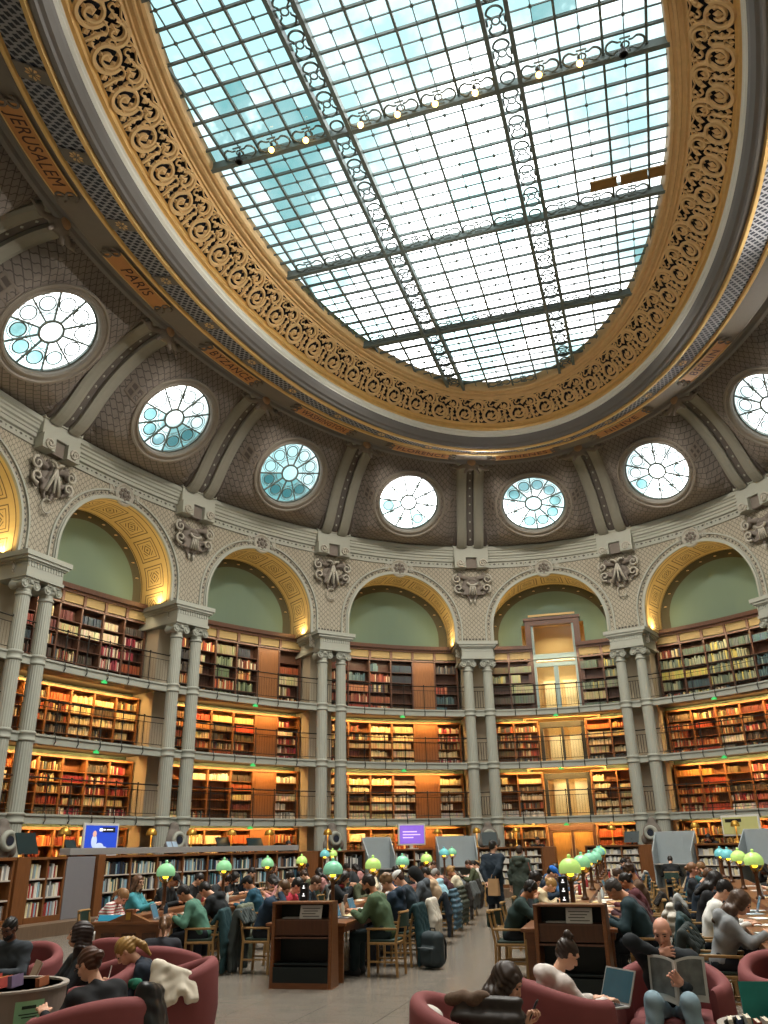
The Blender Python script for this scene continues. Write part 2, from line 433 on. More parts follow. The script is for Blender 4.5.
# ================================================================ arcade wall (bay by bay), cornice, dome
ZI, ZA, RA = 10.10, 13.22, 2.47        # impost top, arch apex, arch radius
ZS = ZA-RA
VW, VB = .22, 1.95                      # wall face, back wall
def arch_z(x, r, za):                   # height of an arch of radius r at distance x from its axis
    return za-r+math.sqrt(max(r*r-x*x, 0))
def arch_path(w, r, za, n=40, z0=ZI):
    c = w/2; zs = za-r
    return [(c-r, z0)]+[(c-r*math.cos(PI*i/n), zs+r*math.sin(PI*i/n)) for i in range(n+1)]+[(c+r, z0)]
wall = MB(); soff = MB(); back = MB(); arcv = MB(); pat = MB()
for i, B in enumerate(BAYS):
    w_ = B.w; c = w_/2; vis = 6 <= i <= 14
    if not vis:
        n = 10
        G = [[B(w_*k/n, VW, z) for z in (0, 14.6)] for k in range(n+1)]; wall.grid(G, uv=[(w_*k/n, z) for k in range(n+1) for z in (0, 14.6)]); continue
    # wall above the arch as columns of quads
    us = sorted(set([0, .2, .4, c-RA, c+RA, w_-.4, w_-.2, w_]+[c-RA*math.cos(PI*k/48) for k in range(49)]))
    for a, b in zip(us[:-1], us[1:]):
        za = arch_z(a-c, RA, ZA) if abs(a-c) <= RA+1e-6 and abs(b-c) <= RA+1e-6 else ZI-.6
        zb = arch_z(b-c, RA, ZA) if abs(b-c) <= RA+1e-6 and abs(a-c) <= RA+1e-6 else ZI-.6
        wall.add([B(a, VW, za), B(b, VW, zb), B(b, VW, 14.0), B(a, VW, 14.0)], [(0, 1, 2, 3)], uv=[(a, za), (b, zb), (b, 14), (a, 14)])
    ap = arch_path(w_, RA, ZA)
    L = [0]
    for p, q in zip(ap[:-1], ap[1:]): L.append(L[-1]+math.hypot(q[0]-p[0], q[1]-p[1]))
    vv = [VW, .8, 1.4, VB+.02]
    soff.grid([[B(u, v, z) for v in vv] for (u, z) in ap], uv=[(l, v) for l in L for v in vv])
    # back wall: green tympanum plus plain wall lower down
    n = 16
    if i == 11:
        for x0, x1, zz in ((0, c-1.2, (0, 9.99, 10.0, 13.6)), (c+1.2, w_, (0, 9.99, 10.0, 13.6)), (c-1.2, c+1.2, (11.3, 13.6))):
            back.grid([[B(x0+(x1-x0)*k/8, VB+.28 if z < 10.0 else VB, z) for z in zz] for k in range(9)])
    else: back.grid([[B(w_*k/n, VB+.28 if z < 10.0 else VB, z) for z in (0, 9.99, 10.0, 13.6)] for k in range(n+1)])
    # dark studded border on the tympanum
    r1, r0 = RA, RA-.34
    p1, p0 = arch_path(w_, r1, ZA, 40, 10.2), arch_path(w_, r0, ZA-.34, 40, 10.2)
    pat.grid([[B(p[0], VB-.02, p[1]), B(q[0], VB-.02, q[1])] for p, q in zip(p1, p0)], 1)
    for k in range(1, 12):
        an = PI*k/12; pat.lathe([(.0, -.03), (.07, -.02), (.05, 0), (.0, 0)], 8, B(c-(RA-.17)*math.cos(an), VB-.04, ZS+(RA-.17)*math.sin(an)), 2)
    # archivolt
    for (ra, rb, v) in ((RA, RA+.09, -.10), (RA+.09, RA+.13, -.05), (RA+.30, RA+.36, -.07)):
        q0, q1 = arch_path(w_, ra, ZS+ra, 40), arch_path(w_, rb, ZS+rb, 40)
        G = []
        for a, b in zip(q0, q1):
            ua, ub = (min(max(x, .02), w_-.02) for x in (a[0], b[0]))
            G.append([B(ua, VW+.0, a[1]), B(ua, VW+v, a[1]), B(ub, VW+v, b[1]), B(ub, VW, b[1])])
        arcv.grid(G)
    for k in range(46):                 # dark links of the chain round the arch
        an = PI*(k+.5)/46; rr = RA+.21; x = c-rr*math.cos(an); z = ZS+rr*math.sin(an)
        if .05 < x < w_-.05:
            tx, tz = math.sin(an), math.cos(an); l = .07 if k % 2 else .035; hh = .045 if k % 2 else .035
            pat.add([B(x-tx*l, VW-.015, z-tz*l), B(x+tz*hh, VW-.015, z-tx*hh), B(x+tx*l, VW-.015, z+tz*l), B(x-tz*hh, VW-.015, z+tx*hh)], [(0, 1, 2, 3)])
    for k in range(int(w_/.2)):         # dark links under the cornice
        x = (k+.5)*w_/int(w_/.2); l, hh = (.075, .05) if k % 2 else (.04, .035)
        pat.add([B(x-l, VW-.015, 13.86), B(x, VW-.015, 13.86-hh), B(x+l, VW-.015, 13.86), B(x, VW-.015, 13.86+hh)], [(0, 1, 2, 3)])
    for s0 in (0, 1):                   # links at the foot of the spandrel
        for k in range(4):
            x = (.08+.14*k) if not s0 else w_-.08-.14*k
            pat.add([B(x-.06, VW-.015, 10.32), B(x, VW-.015, 10.27), B(x+.06, VW-.015, 10.32), B(x, VW-.015, 10.37)], [(0, 1, 2, 3)])
struct(wall.build('wall_arcade', WALLP)); struct(soff.build('ceiling_arch_soffits', SOFF)); struct(back.build('wall_tympana', GREEN))
struct(arcv.build('trim_archivolts', GREY)); struct(pat.build('trim_chain_ornament', [CHAIN, mat('olive brown border', '4d4a38', .7), GOLDM]))
ni = lambda prof, **k: ring(prof, **k)
def wring(prof, n=288):
    mb = MB(); return mb.grid([[wpt(2*PI*i/n, v, z) for v, z in prof] for i in range(n)], closed=True)
struct(wring([(.26, 13.66), (.16, 13.68), (.16, 13.74), (.22, 13.76), (.22, 13.95), (.14, 13.98), (.14, 14.10), (.10, 14.12), (.10, 14.2), (.04, 14.24), (.04, 14.34), (0, 14.38), (0, 14.44), (-.06, 14.48), (-.06, 14.62), (-.02, 14.67), (.6, 14.72)]).build('trim_cornice', GREY))
# cove panels with round windows
PROF = [(-.3, 14.68), (.5, 14.70), (.95, 14.745), (1.17, 14.85), (2.29, 15.68), (3.41, 16.52), (3.85, 16.92), (4.35, 17.35)]
RIBP = [(.12, 14.69), (.34, 14.72), (.75, 15.2), (1.32, 15.9), (2.0, 16.5), (2.8, 16.97), (3.5, 17.22), (4.15, 17.28)]
def _arc(P):
    L = [0]
    for p, q in zip(P[:-1], P[1:]): L.append(L[-1]+math.hypot(q[0]-p[0], q[1]-p[1]))
    return L
_pl = _arc(PROF); _rl = _arc(RIBP)
def prof_at(s): return float(np.interp(s, _pl, [p[0] for p in PROF])), float(np.interp(s, _pl, [p[1] for p in PROF]))
def rib_at(f): return float(np.interp(f*_rl[-1], _rl, [p[0] for p in RIBP])), float(np.interp(f*_rl[-1], _rl, [p[1] for p in RIBP]))
ZO, RO = 15.68, 1.38
SO = float(np.interp(ZO, [p[1] for p in PROF], _pl))
def dpt(B, x, s, off=0.0):
    """point on the cove of bay B: x metres from the bay axis (measured at the window), s along the profile; the cove falls back towards the ribs"""
    d, z = prof_at(s); dO = prof_at(SO)[0]
    hl, hr = half_w(B); t = abs(x)/(hr if x > 0 else hl); k = min(1, max(0, (t-.58)/.30)); k = k*k*(3-2*k)
    rd, rz = rib_at(s/_pl[-1]); d = d*(1-k)+(rd-.10)*k; z = z*(1-k)+(rz+.04)*k
    tm = B.th(B.w/2); p = ellp(B0-dO, tm, 0); q = ellp(B0-dO, tm+.01, 0); per = .01/math.hypot(p[0]-q[0], p[1]-q[1])
    t = tm-x*per; return ellp(B0-d-off, t, z)
def half_w(B):
    dO = prof_at(SO)[0]; tm = B.th(B.w/2); p = ellp(B0-dO, tm, 0); q = ellp(B0-dO, tm+.01, 0); per = .01/math.hypot(p[0]-q[0], p[1]-q[1])
    return (B.tl-tm)/per, (tm-B.tr)/per
dome = MB()
for i, B in enumerate(BAYS):
    hl, hr = half_w(B); S = _pl[-1]
    if not (6 <= i <= 13):
        xs = np.linspace(-hl, hr, 13); ss = _pl
        dome.grid([[dpt(B, x, s) for s in ss] for x in xs], uv=[(x, s) for x in xs for s in ss]); continue
    N = 96; G = []; uv = []
    for k in range(N):
        an = 2*PI*k/N; cx, cs = math.cos(an), math.sin(an); t = 1e9
        if cx > 1e-6: t = min(t, hr/cx)
        if cx < -1e-6: t = min(t, -hl/cx)
        if cs > 1e-6: t = min(t, (S-SO)/cs)
        if cs < -1e-6: t = min(t, -SO/cs)
        row = []
        for q in (0, .04, .1, .2, .32, .45, .6, .8, 1):
            r = RO+.06+(t-RO-.06)*q; row.append(dpt(B, cx*r, SO+cs*r)); uv.append((cx*r, cs*r))
        G.append(row)
    dome.grid(G, closed=True, uv=uv)
struct(dome.build('ceiling_cove', DOMEP))
# oval lantern: beam, names band, grille band, cove, gilding
struct(ring([(9.70, 18.3), (9.70, 17.06), (9.81, 16.98), (9.76, 16.90), (9.66, 16.93), (9.60, 17.02), (9.5, 17.04)]).build('trim_cove_beam', GREYC))
struct(ring([(9.5, 17.04), (9.42, 16.98), (8.66, 16.86), (8.60, 16.80)]).build('ceiling_names_band', mat('brown grey band', '716a62', .65, var=.08)))
struct(ring([(8.60, 16.80), (8.55, 16.73), (8.47, 16.73), (8.43, 16.79)]).build('trim_gilt_line_outer', GOLD))
struct(ring([(8.43, 16.79), (7.72, 16.60)]).build('ceiling_grille_band', VENT))
struct(ring([(7.72, 16.60), (7.69, 16.50), (7.60, 16.49), (7.56, 16.56)]).build('trim_gilt_line', GOLD))
struct(ring([(7.56, 16.56), (7.50, 16.52), (7.42, 16.53), (7.38, 16.60), (7.30, 16.64), (7.22, 16.78), (7.19, 16.90)]).build('ceiling_lantern_cove', GREYC))
struct(ring([(7.19, 16.90), (7.22, 16.97), (7.16, 17.02), (7.16, 17.10), (7.12, 17.14)]).build('trim_white_moulding', WHITE))
struct(ring([(7.12, 17.14), (7.18, 17.19), (7.16, 17.26), (7.08, 17.28), (7.10, 17.34), (7.13, 17.40), (7.09, 17.45), (7.03, 17.46)]).build('trim_gilt_moulding', GOLD))
struct(ring([(7.05, 17.47), (7.02, 17.75), (6.35, 18.22), (6.2, 18.09)]).build('trim_frieze_ground', NAVY))
struct(ring([(6.22, 18.05), (6.18, 18.12), (6.12, 18.10), (6.10, 18.16), (6.02, 18.16), (6.00, 18.13), (5.94, 18.14), (5.92, 18.20), (5.86, 18.20), (5.84, 18.17), (5.76, 18.19), (5.74, 18.30), (5.74, 18.6)]).build('trim_gilt_inner_moulding', GOLDM))
# gilt openwork vine
fz = MB(); NM = 58
P0, P1 = (7.07, 17.46), (6.19, 18.09); FH = math.hypot(P1[0]-P0[0], P1[1]-P0[1])
_ft = np.linspace(0, 2*PI, 4001); _fs = np.concatenate([[0], np.cumsum(np.hypot(np.diff(6.63*np.cos(_ft)), np.diff((6.63+DD)*np.sin(_ft))))]); FL = _fs[-1]; FW = FL/NM
def fpt(u, v, z):
    """frieze sheet: u along, z across (0 outer .. FH inner), v depth (negative = towards the room)"""
    t = float(np.interp((u % FL), _fs, _ft)); q = z/FH; b = P0[0]+(P1[0]-P0[0])*q; zz = P0[1]+(P1[1]-P0[1])*q
    nb, nz_ = -(P1[1]-P0[1])/FH, (P1[0]-P0[0])/FH
    return ellp(b-nb*v, t, zz-nz_*v)
def arc(cx, cz, r0, r1, a0, a1, n): return [(cx+(r0+(r1-r0)*k/n)*math.cos(a0+(a1-a0)*k/n), 0, cz+(r0+(r1-r0)*k/n)*math.sin(a0+(a1-a0)*k/n)) for k in range(n+1)]
for k in range(NM):
    o = k*FW; D_ = lambda P: [(o+p[0], p[1], p[2]) for p in P]
    fz.strip(D_(arc(FW*.5, .36, .33, .30, -PI*1.18, PI*.30, 18)), .13, .06)
    fz.strip(D_(arc(FW*.5, .38, .30, .08, PI*.30, PI*2.3, 18)), [.11-.03*j/18 for j in range(19)], .06)
    fz.strip(D_(arc(FW*1.0, .72, .36, .30, -PI*.75, -PI*1.55, 12)), .12, .06)
    fz.strip(D_(arc(FW*.98, .74, .27, .07, PI*.1, PI*1.9, 16)), [.10-.025*j/16 for j in range(17)], .06)
    for (x, z, r) in ((.5, .38, .085), (.98, .74, .075), (.13, .13, .06), (.87, .13, .06), (.3, .80, .075), (.72, .86, .065), (.5, .98, .06), (.36, .44, .05), (.62, .27, .05), (0.0, .32, .08), (.5, .62, .05), (.2, .58, .055), (.82, .5, .055), (.12, .96, .06), (.88, .98, .06), (.3, .2, .05), (.7, .2, .05), (.66, .7, .06), (.1, .72, .06), (.98, .5, .05)):
        x = o+x*FW; r *= 1.3; fz.add([(x-r, 0, z), (x, 0, z-r*1.2), (x+r, 0, z), (x, 0, z+r*1.2), (x, -.06, z)], [(0, 1, 4), (1, 2, 4), (2, 3, 4), (3, 0, 4)])
    for (x, z, r, a0, a1) in ((.16, .80, .16, -.5, 3.9), (.72, .93, .12, 2.2, 7.2), (.10, .50, .13, .4, 4.8), (.90, .22, .15, 1.8, 6.6), (.12, .20, .13, -1.5, 3.4), (.50, .86, .11, 3.3, 8.2), (.76, .58, .12, -.6, 3.6)):
        fz.strip(D_(arc(x*FW, z, r, r*.35, a0, a1, 9)), [.06-.02*j/9 for j in range(10)], .045)
    fz.strip(D_([(-.02, 0, .03), (.0, 0, .2), (.03, 0, .34), (.0, 0, .5)]), .09, .05)
    fz.strip(D_([(0, 0, 1.04), (FW*.25, 0, .96), (FW*.5, 0, 1.04)]), .05, .05); fz.strip(D_([(FW*.5, 0, 1.04), (FW*.75, 0, .96), (FW, 0, 1.04)]), .05, .05)
struct(fz.build('trim_gilt_frieze', GOLDM, tf=fpt))
# ================================================================ skylight
SKZ = 18.42
def glass_mat(name, tint, rough=0.0):
    m = bpy.data.materials.new(name); m.use_nodes = True; nt = m.node_tree; nt.nodes.remove(nt.nodes['Principled BSDF'])
    t = nt.nodes.new('ShaderNodeBsdfTransparent'); t.inputs[0].default_value = (*tint, 1)
    g = nt.nodes.new('ShaderNodeBsdfGlossy'); g.inputs['Roughness'].default_value = .08; mx = nt.nodes.new('ShaderNodeMixShader'); mx.inputs[0].default_value = .05
    nt.links.new(t.outputs[0], mx.inputs[1]); nt.links.new(g.outputs[0], mx.inputs[2]); nt.links.new(mx.outputs[0], nt.nodes['Material Output'].inputs[0]); return m
GLASS = glass_mat('clear roof glass', (.97, 1, 1)); GLASSB = glass_mat('sky tinted roof glass', (.36, .50, .50)); GLASSC = glass_mat('turquoise glass', (.30, .44, .46))
win = struct(empty('window_skylight', (0, 0, 0)))
BX, BY = 5.82, 5.82+DD
g1 = MB(); XS = []; YS = []
for k in range(-6, 7): XS += [k*.93, (k+.5)*.93]
XS = sorted(x for x in set([-2.4, -1.85, 2.4, 1.85, 0, .93, -.93]+[s*(2.4+.95*k) for k in range(4) for s in (1, -1)]))
TY = [-11.3, -6.7, -2.1, 2.5, 6.85, 11.2]
YS = []
for a, b in zip(TY[:-1], TY[1:]):
    n = 5; YS += [a+.25+(b-a-.5)*k/n for k in range(n+1)]
YS = sorted(YS)
def inx(y): return BX*math.sqrt(max(0, 1-(y/BY)**2))
def iny(x): return BY*math.sqrt(max(0, 1-(x/BX)**2))
rg = random.Random(3)
xs2 = sorted(set(XS+[(a+b)/2 for a, b in zip(XS[:-1], XS[1:]) if b-a > .7])); ys2 = sorted(set(YS+[(a+b)/2 for a, b in zip(YS[:-1], YS[1:]) if b-a > .6]))
xs2 = [-5.9]+xs2+[5.9]; ys2 = [-11.9]+ys2+[11.9]
for a, b in zip(xs2[:-1], xs2[1:]):
    for c0, d0 in zip(ys2[:-1], ys2[1:]):
        if min(abs(a), abs(b))/BX > 1 or min(abs(c0), abs(d0))/BY > 1: continue
        edge = ((abs(a+b)/2)/BX)**2+((abs(c0+d0)/2)/BY)**2
        q_ = math.sin(a*1.1+c0*.35)+math.sin(c0*.8-a*.5+1)+.6*math.sin(a*2.3+c0*1.7); blue = q_+(.9 if a+b < -6 else 0)+(.7 if c0 > 7 else 0) > 1.35
        g1.add([(a, c0, SKZ), (b, c0, SKZ), (b, d0, SKZ), (a, d0, SKZ)], [(0, 1, 2, 3)], 1 if blue else 0)  # blue panes: patches of blue sky put into the glass tint
g1.build('window_skylight_panes', [GLASS, GLASSB], win)['kind'] = 'structure'
hb = MB()
for x in XS:
    y = iny(abs(x)); thick = abs(abs(x)-2.125) < .3
    if y > 0: hb.box(x-(.05 if thick else .028), x+(.05 if thick else .028), -y, y, SKZ-(.26 if thick else .10), SKZ-.01)
for y in YS:
    x = inx(abs(y)); hv = min(abs(y-t-.25) for t in TY) < .02; w2 = .065 if hv else .026
    if x > 0: hb.box(-x, x, y-w2, y+w2, SKZ-(.24 if hv else .09), SKZ-.01)
hb.build('window_skylight_ribs', LEAD, win)['kind'] = 'structure'
th_ = MB()
for a, b in zip(XS[:-1], XS[1:]):
    if b-a > .7:
        x = (a+b)/2; y = iny(abs(x)); th_.box(x-.011, x+.011, -y, y, SKZ-.05, SKZ-.01)
for a, b in zip(YS[:-1], YS[1:]):
    if b-a > .6:
        y = (a+b)/2; x = inx(abs(y)); th_.box(-x, x, y-.011, y+.011, SKZ-.05, SKZ-.01)
        for a2, b2 in zip(XS[:-1], XS[1:]):
            if b2-a2 > .7:
                xx = (a2+b2)/2
                if (xx/BX)**2+(y/BY)**2 < .98: th_.box(xx-.035, xx+.035, y-.035, y+.035, SKZ-.055, SKZ-.012)
th_.build('window_skylight_thin_bars', LEAD, win)['kind'] = 'structure'
orn = MB()
def ornament(cx, cy, L, W, rot):
    def T(P): return [(cx+(p[0] if not rot else p[1]), cy+(p[1] if not rot else p[0]), SKZ-.16) for p in P]
    n = 10; r = W*.36; h = L/2-r-.02
    a1 = [(h+r*math.cos(-PI/2+PI*k/n), r*math.sin(-PI/2+PI*k/n)) for k in range(n+1)]
    orn.tube(T(a1), .028, 5); orn.tube(T([(-x, y) for x, y in a1]), .028, 5)
    for s in (1, -1):
        orn.tube(T([(-h, s*r), (-h*.62, s*r*.62), (-h*.3, s*r*.62)]), .024, 5); orn.tube(T([(h, s*r), (h*.62, s*r*.62), (h*.3, s*r*.62)]), .024, 5)
        orn.tube(T([(-h*.45, s*r*1.1), (h*.45, s*r*1.1)]), .024, 5)
    orn.tube(T([(.09*math.cos(2*PI*k/10), .09*math.sin(2*PI*k/10)) for k in range(10)]), .022, 5, closed=True)
for x0 in (-2.125, 2.125):
    for a, b in zip(YS[:-1], YS[1:]):
        y = (a+b)/2
        if abs(y) < iny(2.4): 
            if b-a > .6: ornament(x0, y, b-a-.06, .5, True)
            else: orn.tube([(x0+.16*math.cos(2*PI*k/16), y+.16*math.sin(2*PI*k/16), SKZ-.16) for k in range(16)], .028, 5, closed=True)
for y0 in TY:
    for a, b in zip(XS[:-1], XS[1:]):
        x = (a+b)/2
        if b-a > .7 and abs(x)+.3 < inx(abs(y0)+.2): ornament(x, y0, b-a-.06, .46, False)
orn.build('window_skylight_ornament', LEAD, win)['kind'] = 'structure'
BULB = mat('glowing bulb glass', 'ffdc9a', .3, emit='ffb452', estr=5)
k = 0
for x in (-4.79, -3.89, -2.95, -1.5, -.56, .38, 1.35, 2.84, 3.76, 4.71):
    t = empty('truss_lamp', (x, -2.1, SKZ-.3), 0, '%s on the lit skylight truss, %s' % ('unlit black spotlight' if abs(x) > 4.3 else 'small glowing bulb', ['at the left end by the gilt frame', 'second lamp from the left', 'third from the left', 'just right of the left long truss', 'first left of the middle bar', 'first right of the middle bar', 'just left of the right long truss', 'just right of the right long truss', 'third from the right end', 'at the right end by the gilt frame'][k]), 'lamp', 'lamps along the skylight truss')
    m = MB(); m.lathe([(.02, .16), (.035, .16), (.035, .06), (.05, .04), (.05, 0), (.02, 0)], 10); m.build('lamp_holder', IRON, t)
    if abs(x) < 4.3: q = MB(); q.sphere((0, 0, -.05), .075); q.build('bulb', BULB, t, smooth=True)
    else: q = MB(); q.lathe([(.03, 0), (.09, -.05), (.1, -.16), (.08, -.17), (.07, -.08)], 12); q.build('lamp_shade', IRON, t)
    k += 1
for x, wd, lab in ((4.05, .7, 'left'), (4.85, .7, 'middle'), (5.45, .4, 'right')):
    m = MB(); m.box(-wd/2, wd/2, -.16, .16, -.03, .0); m.box(-wd/2-.02, wd/2+.02, -.18, -.16, -.045, .0); m.box(-wd/2-.02, wd/2+.02, .16, .18, -.045, 0)
    o = m.build('roof_panel', [mat('old brown board', '8c6a35', .6, var=.3)]); o.location = (x, 2.05, SKZ-.10)
    tag(o, 'small brown board fixed under the skylight at the right, %s of the row of three' % lab, 'panel', 'brown boards under the skylight')
# oculus windows
for n_, i in enumerate(range(6, 14)):
    B = BAYS[i]; tm = B.th(B.w/2); dO = prof_at(SO)[0]
    c = ellp(B0-dO, tm, ZO); p = ellp(B0-dO, tm-.005, ZO); tx = np.array(p)-np.array(c); tx /= np.linalg.norm(tx)
    a_, z_ = prof_at(SO-.6), prof_at(SO+.6); tz = np.array(ellp(B0-z_[0], tm, z_[1]))-np.array(ellp(B0-a_[0], tm, a_[1])); tz /= np.linalg.norm(tz)
    ty = np.cross(tz, tx); ty *= 1 if (ty[0]*c[0]+ty[1]*c[1]) > 0 else -1
    T = lambda x, y, z, c=np.array(c), tx=tx, ty=ty, tz=tz: tuple(c+tx*x+ty*y+tz*z)
    w_ = struct(empty('window_%d' % (n_+1)))
    fr = MB()
    def tring(r0, prof, N=64): fr.grid([[((r0+pr)*math.cos(2*PI*k/N), y, (r0+pr)*math.sin(2*PI*k/N)) for pr, y in prof] for k in range(N)], closed=True)
    tring(RO, [(.30, .12), (.30, -.09), (.24, -.10), (.20, -.05), (.12, -.05), (.10, -.09), (.05, -.09), (.0, -.02), (.0, .26)])
    fr.build('window_frame', mat('oculus surround', '7b756c', .6, var=.08), w_, tf=T)['kind'] = 'structure'
    gl = MB(); yy = .16; rh = .36; N = 10
    a0 = PI/10*(n_ % 2)
    ld = MB()
    ld.grid([[((rh+pr)*math.cos(2*PI*k/40), y, (rh+pr)*math.sin(2*PI*k/40)) for pr, y in ((-.035, yy), (-.035, yy-.05), (.035, yy-.05), (.035, yy))] for k in range(40)], closed=True)
    ld.grid([[((RO-.02+pr)*math.cos(2*PI*k/48), y, (RO-.02+pr)*math.sin(2*PI*k/48)) for pr, y in ((-.03, yy), (-.03, yy-.05), (.03, yy-.05), (.03, yy))] for k in range(48)], closed=True)
    gl.add([(0, yy, 0)]+[(rh*math.cos(2*PI*k/40), yy, rh*math.sin(2*PI*k/40)) for k in range(40)], [(0, 1+k, 1+(k+1) % 40) for k in range(40)], 1 if i == 11 else 0)
    for k in range(N):
        an = a0+2*PI*k/N; am = an+PI/N
        ld.bar((rh*math.cos(an), yy-.02, rh*math.sin(an)), (RO*math.cos(an), yy-.02, RO*math.sin(an)), .055, .05)
        rc, rr = .95, .235; q = (rc*math.cos(am), rc*math.sin(am)); low = math.sin(am) < (-.15 if i != 11 else 2)
        for r_, th2 in ((rr, .024), (rr+.075, .013)):
            ld.tube([(q[0]+r_*math.cos(2*PI*j/20), yy-.01, q[1]+r_*math.sin(2*PI*j/20)) for j in range(20)], th2, 4, closed=True)
        ld.tube([(RO*.44*math.cos(am-.26+.52*j/6), yy-.01, RO*.44*math.sin(am-.26+.52*j/6)) for j in range(7)], .013, 4)
        rgn = random.Random(i*31+k)
        M_ = 2 if (low and rgn.random() < .6) or rgn.random() < (.5 if i == 11 else 0.0) else (1 if low else 0)
        gl.add([(q[0], yy-.004, q[1])]+[(q[0]+rr*math.cos(2*PI*j/18), yy-.004, q[1]+rr*math.sin(2*PI*j/18)) for j in range(18)], [(0, 1+j, 1+(j+1) % 18) for j in range(18)], M_)
        A = [an+2*PI/N*j/4 for j in range(5)]
        gl.grid([[(rh*math.cos(t), yy, rh*math.sin(t)), (RO*math.cos(t), yy, RO*math.sin(t))] for t in A], 1 if low and rgn.random() < .5 else 0)
    gl.build('window_panes', [GLASS, GLASSB, GLASSC], w_, tf=T)['kind'] = 'structure'
    ld.build('window_tracery', LEAD, w_, tf=T)['kind'] = 'structure'
# ================================================================ ribs, carvings, names
PN = {7: 'JERUSALEM and PARIS', 8: 'PARIS and BYZANCE', 9: 'BYZANCE and WASHINGTON', 10: 'WASHINGTON and FLORENCE', 11: 'FLORENCE and ATHENES', 12: 'ATHENES and NINIVE', 13: 'NINIVE and BERLIN'}
def smooth_prof(P, n=24):
    L = [0]
    for p, q in zip(P[:-1], P[1:]): L.append(L[-1]+math.hypot(q[0]-p[0], q[1]-p[1]))
    xs = np.linspace(0, L[-1], n); a = np.interp(xs, L, [p[0] for p in P]); b = np.interp(xs, L, [p[1] for p in P]); 
    for _ in range(3):
        a[1:-1] = (a[:-2]+2*a[1:-1]+a[2:])/4; b[1:-1] = (b[:-2]+2*b[1:-1]+b[2:])/4
    return list(zip(a, b))
RP = smooth_prof(RIBP)
class Pier:
    """local frame at a pier: u to the right, v outwards, z up"""
    def __init__(s, deg):
        s.t = math.radians(deg); s.s = s_of(s.t); s.o = np.array(wpt(s.t, 0, 0))
        n = np.array((math.cos(s.t)/B0, math.sin(s.t)/A0, 0)); s.n = n/np.linalg.norm(n); s.r = np.array((s.n[1], -s.n[0], 0))
        s.rz = math.atan2(s.n[1], s.n[0])-PI/2
    def __call__(s, u, v, z): return tuple(s.o+s.r*u+s.n*v+np.array((0, 0, z)))
    def inward(s, u, d, z):           # along the oval's own radius (used by the cove)
        p = np.array(ellp(B0-d, s.t, z)); q = np.array(ellp(B0-d, s.t-.001, z))-np.array(ellp(B0-d, s.t, z)); q /= np.linalg.norm(q); return tuple(p+q*u)
def scroll(mb, T, cx, cz, r, sgn=1, w=.07, y=-.05, turns=1.6, rot=0, mi=0):
    n = 18; P = []
    for k in range(n+1):
        a = rot+sgn*2*PI*turns*k/n; q = r*(1-.8*k/n); P.append((cx+q*math.cos(a), y-.04*k/n, cz+q*math.sin(a)))
    mb.tube([T(*p) for p in P], [w*.5*(1-.4*k/n) for k in range(n+1)], 6, mi=mi)
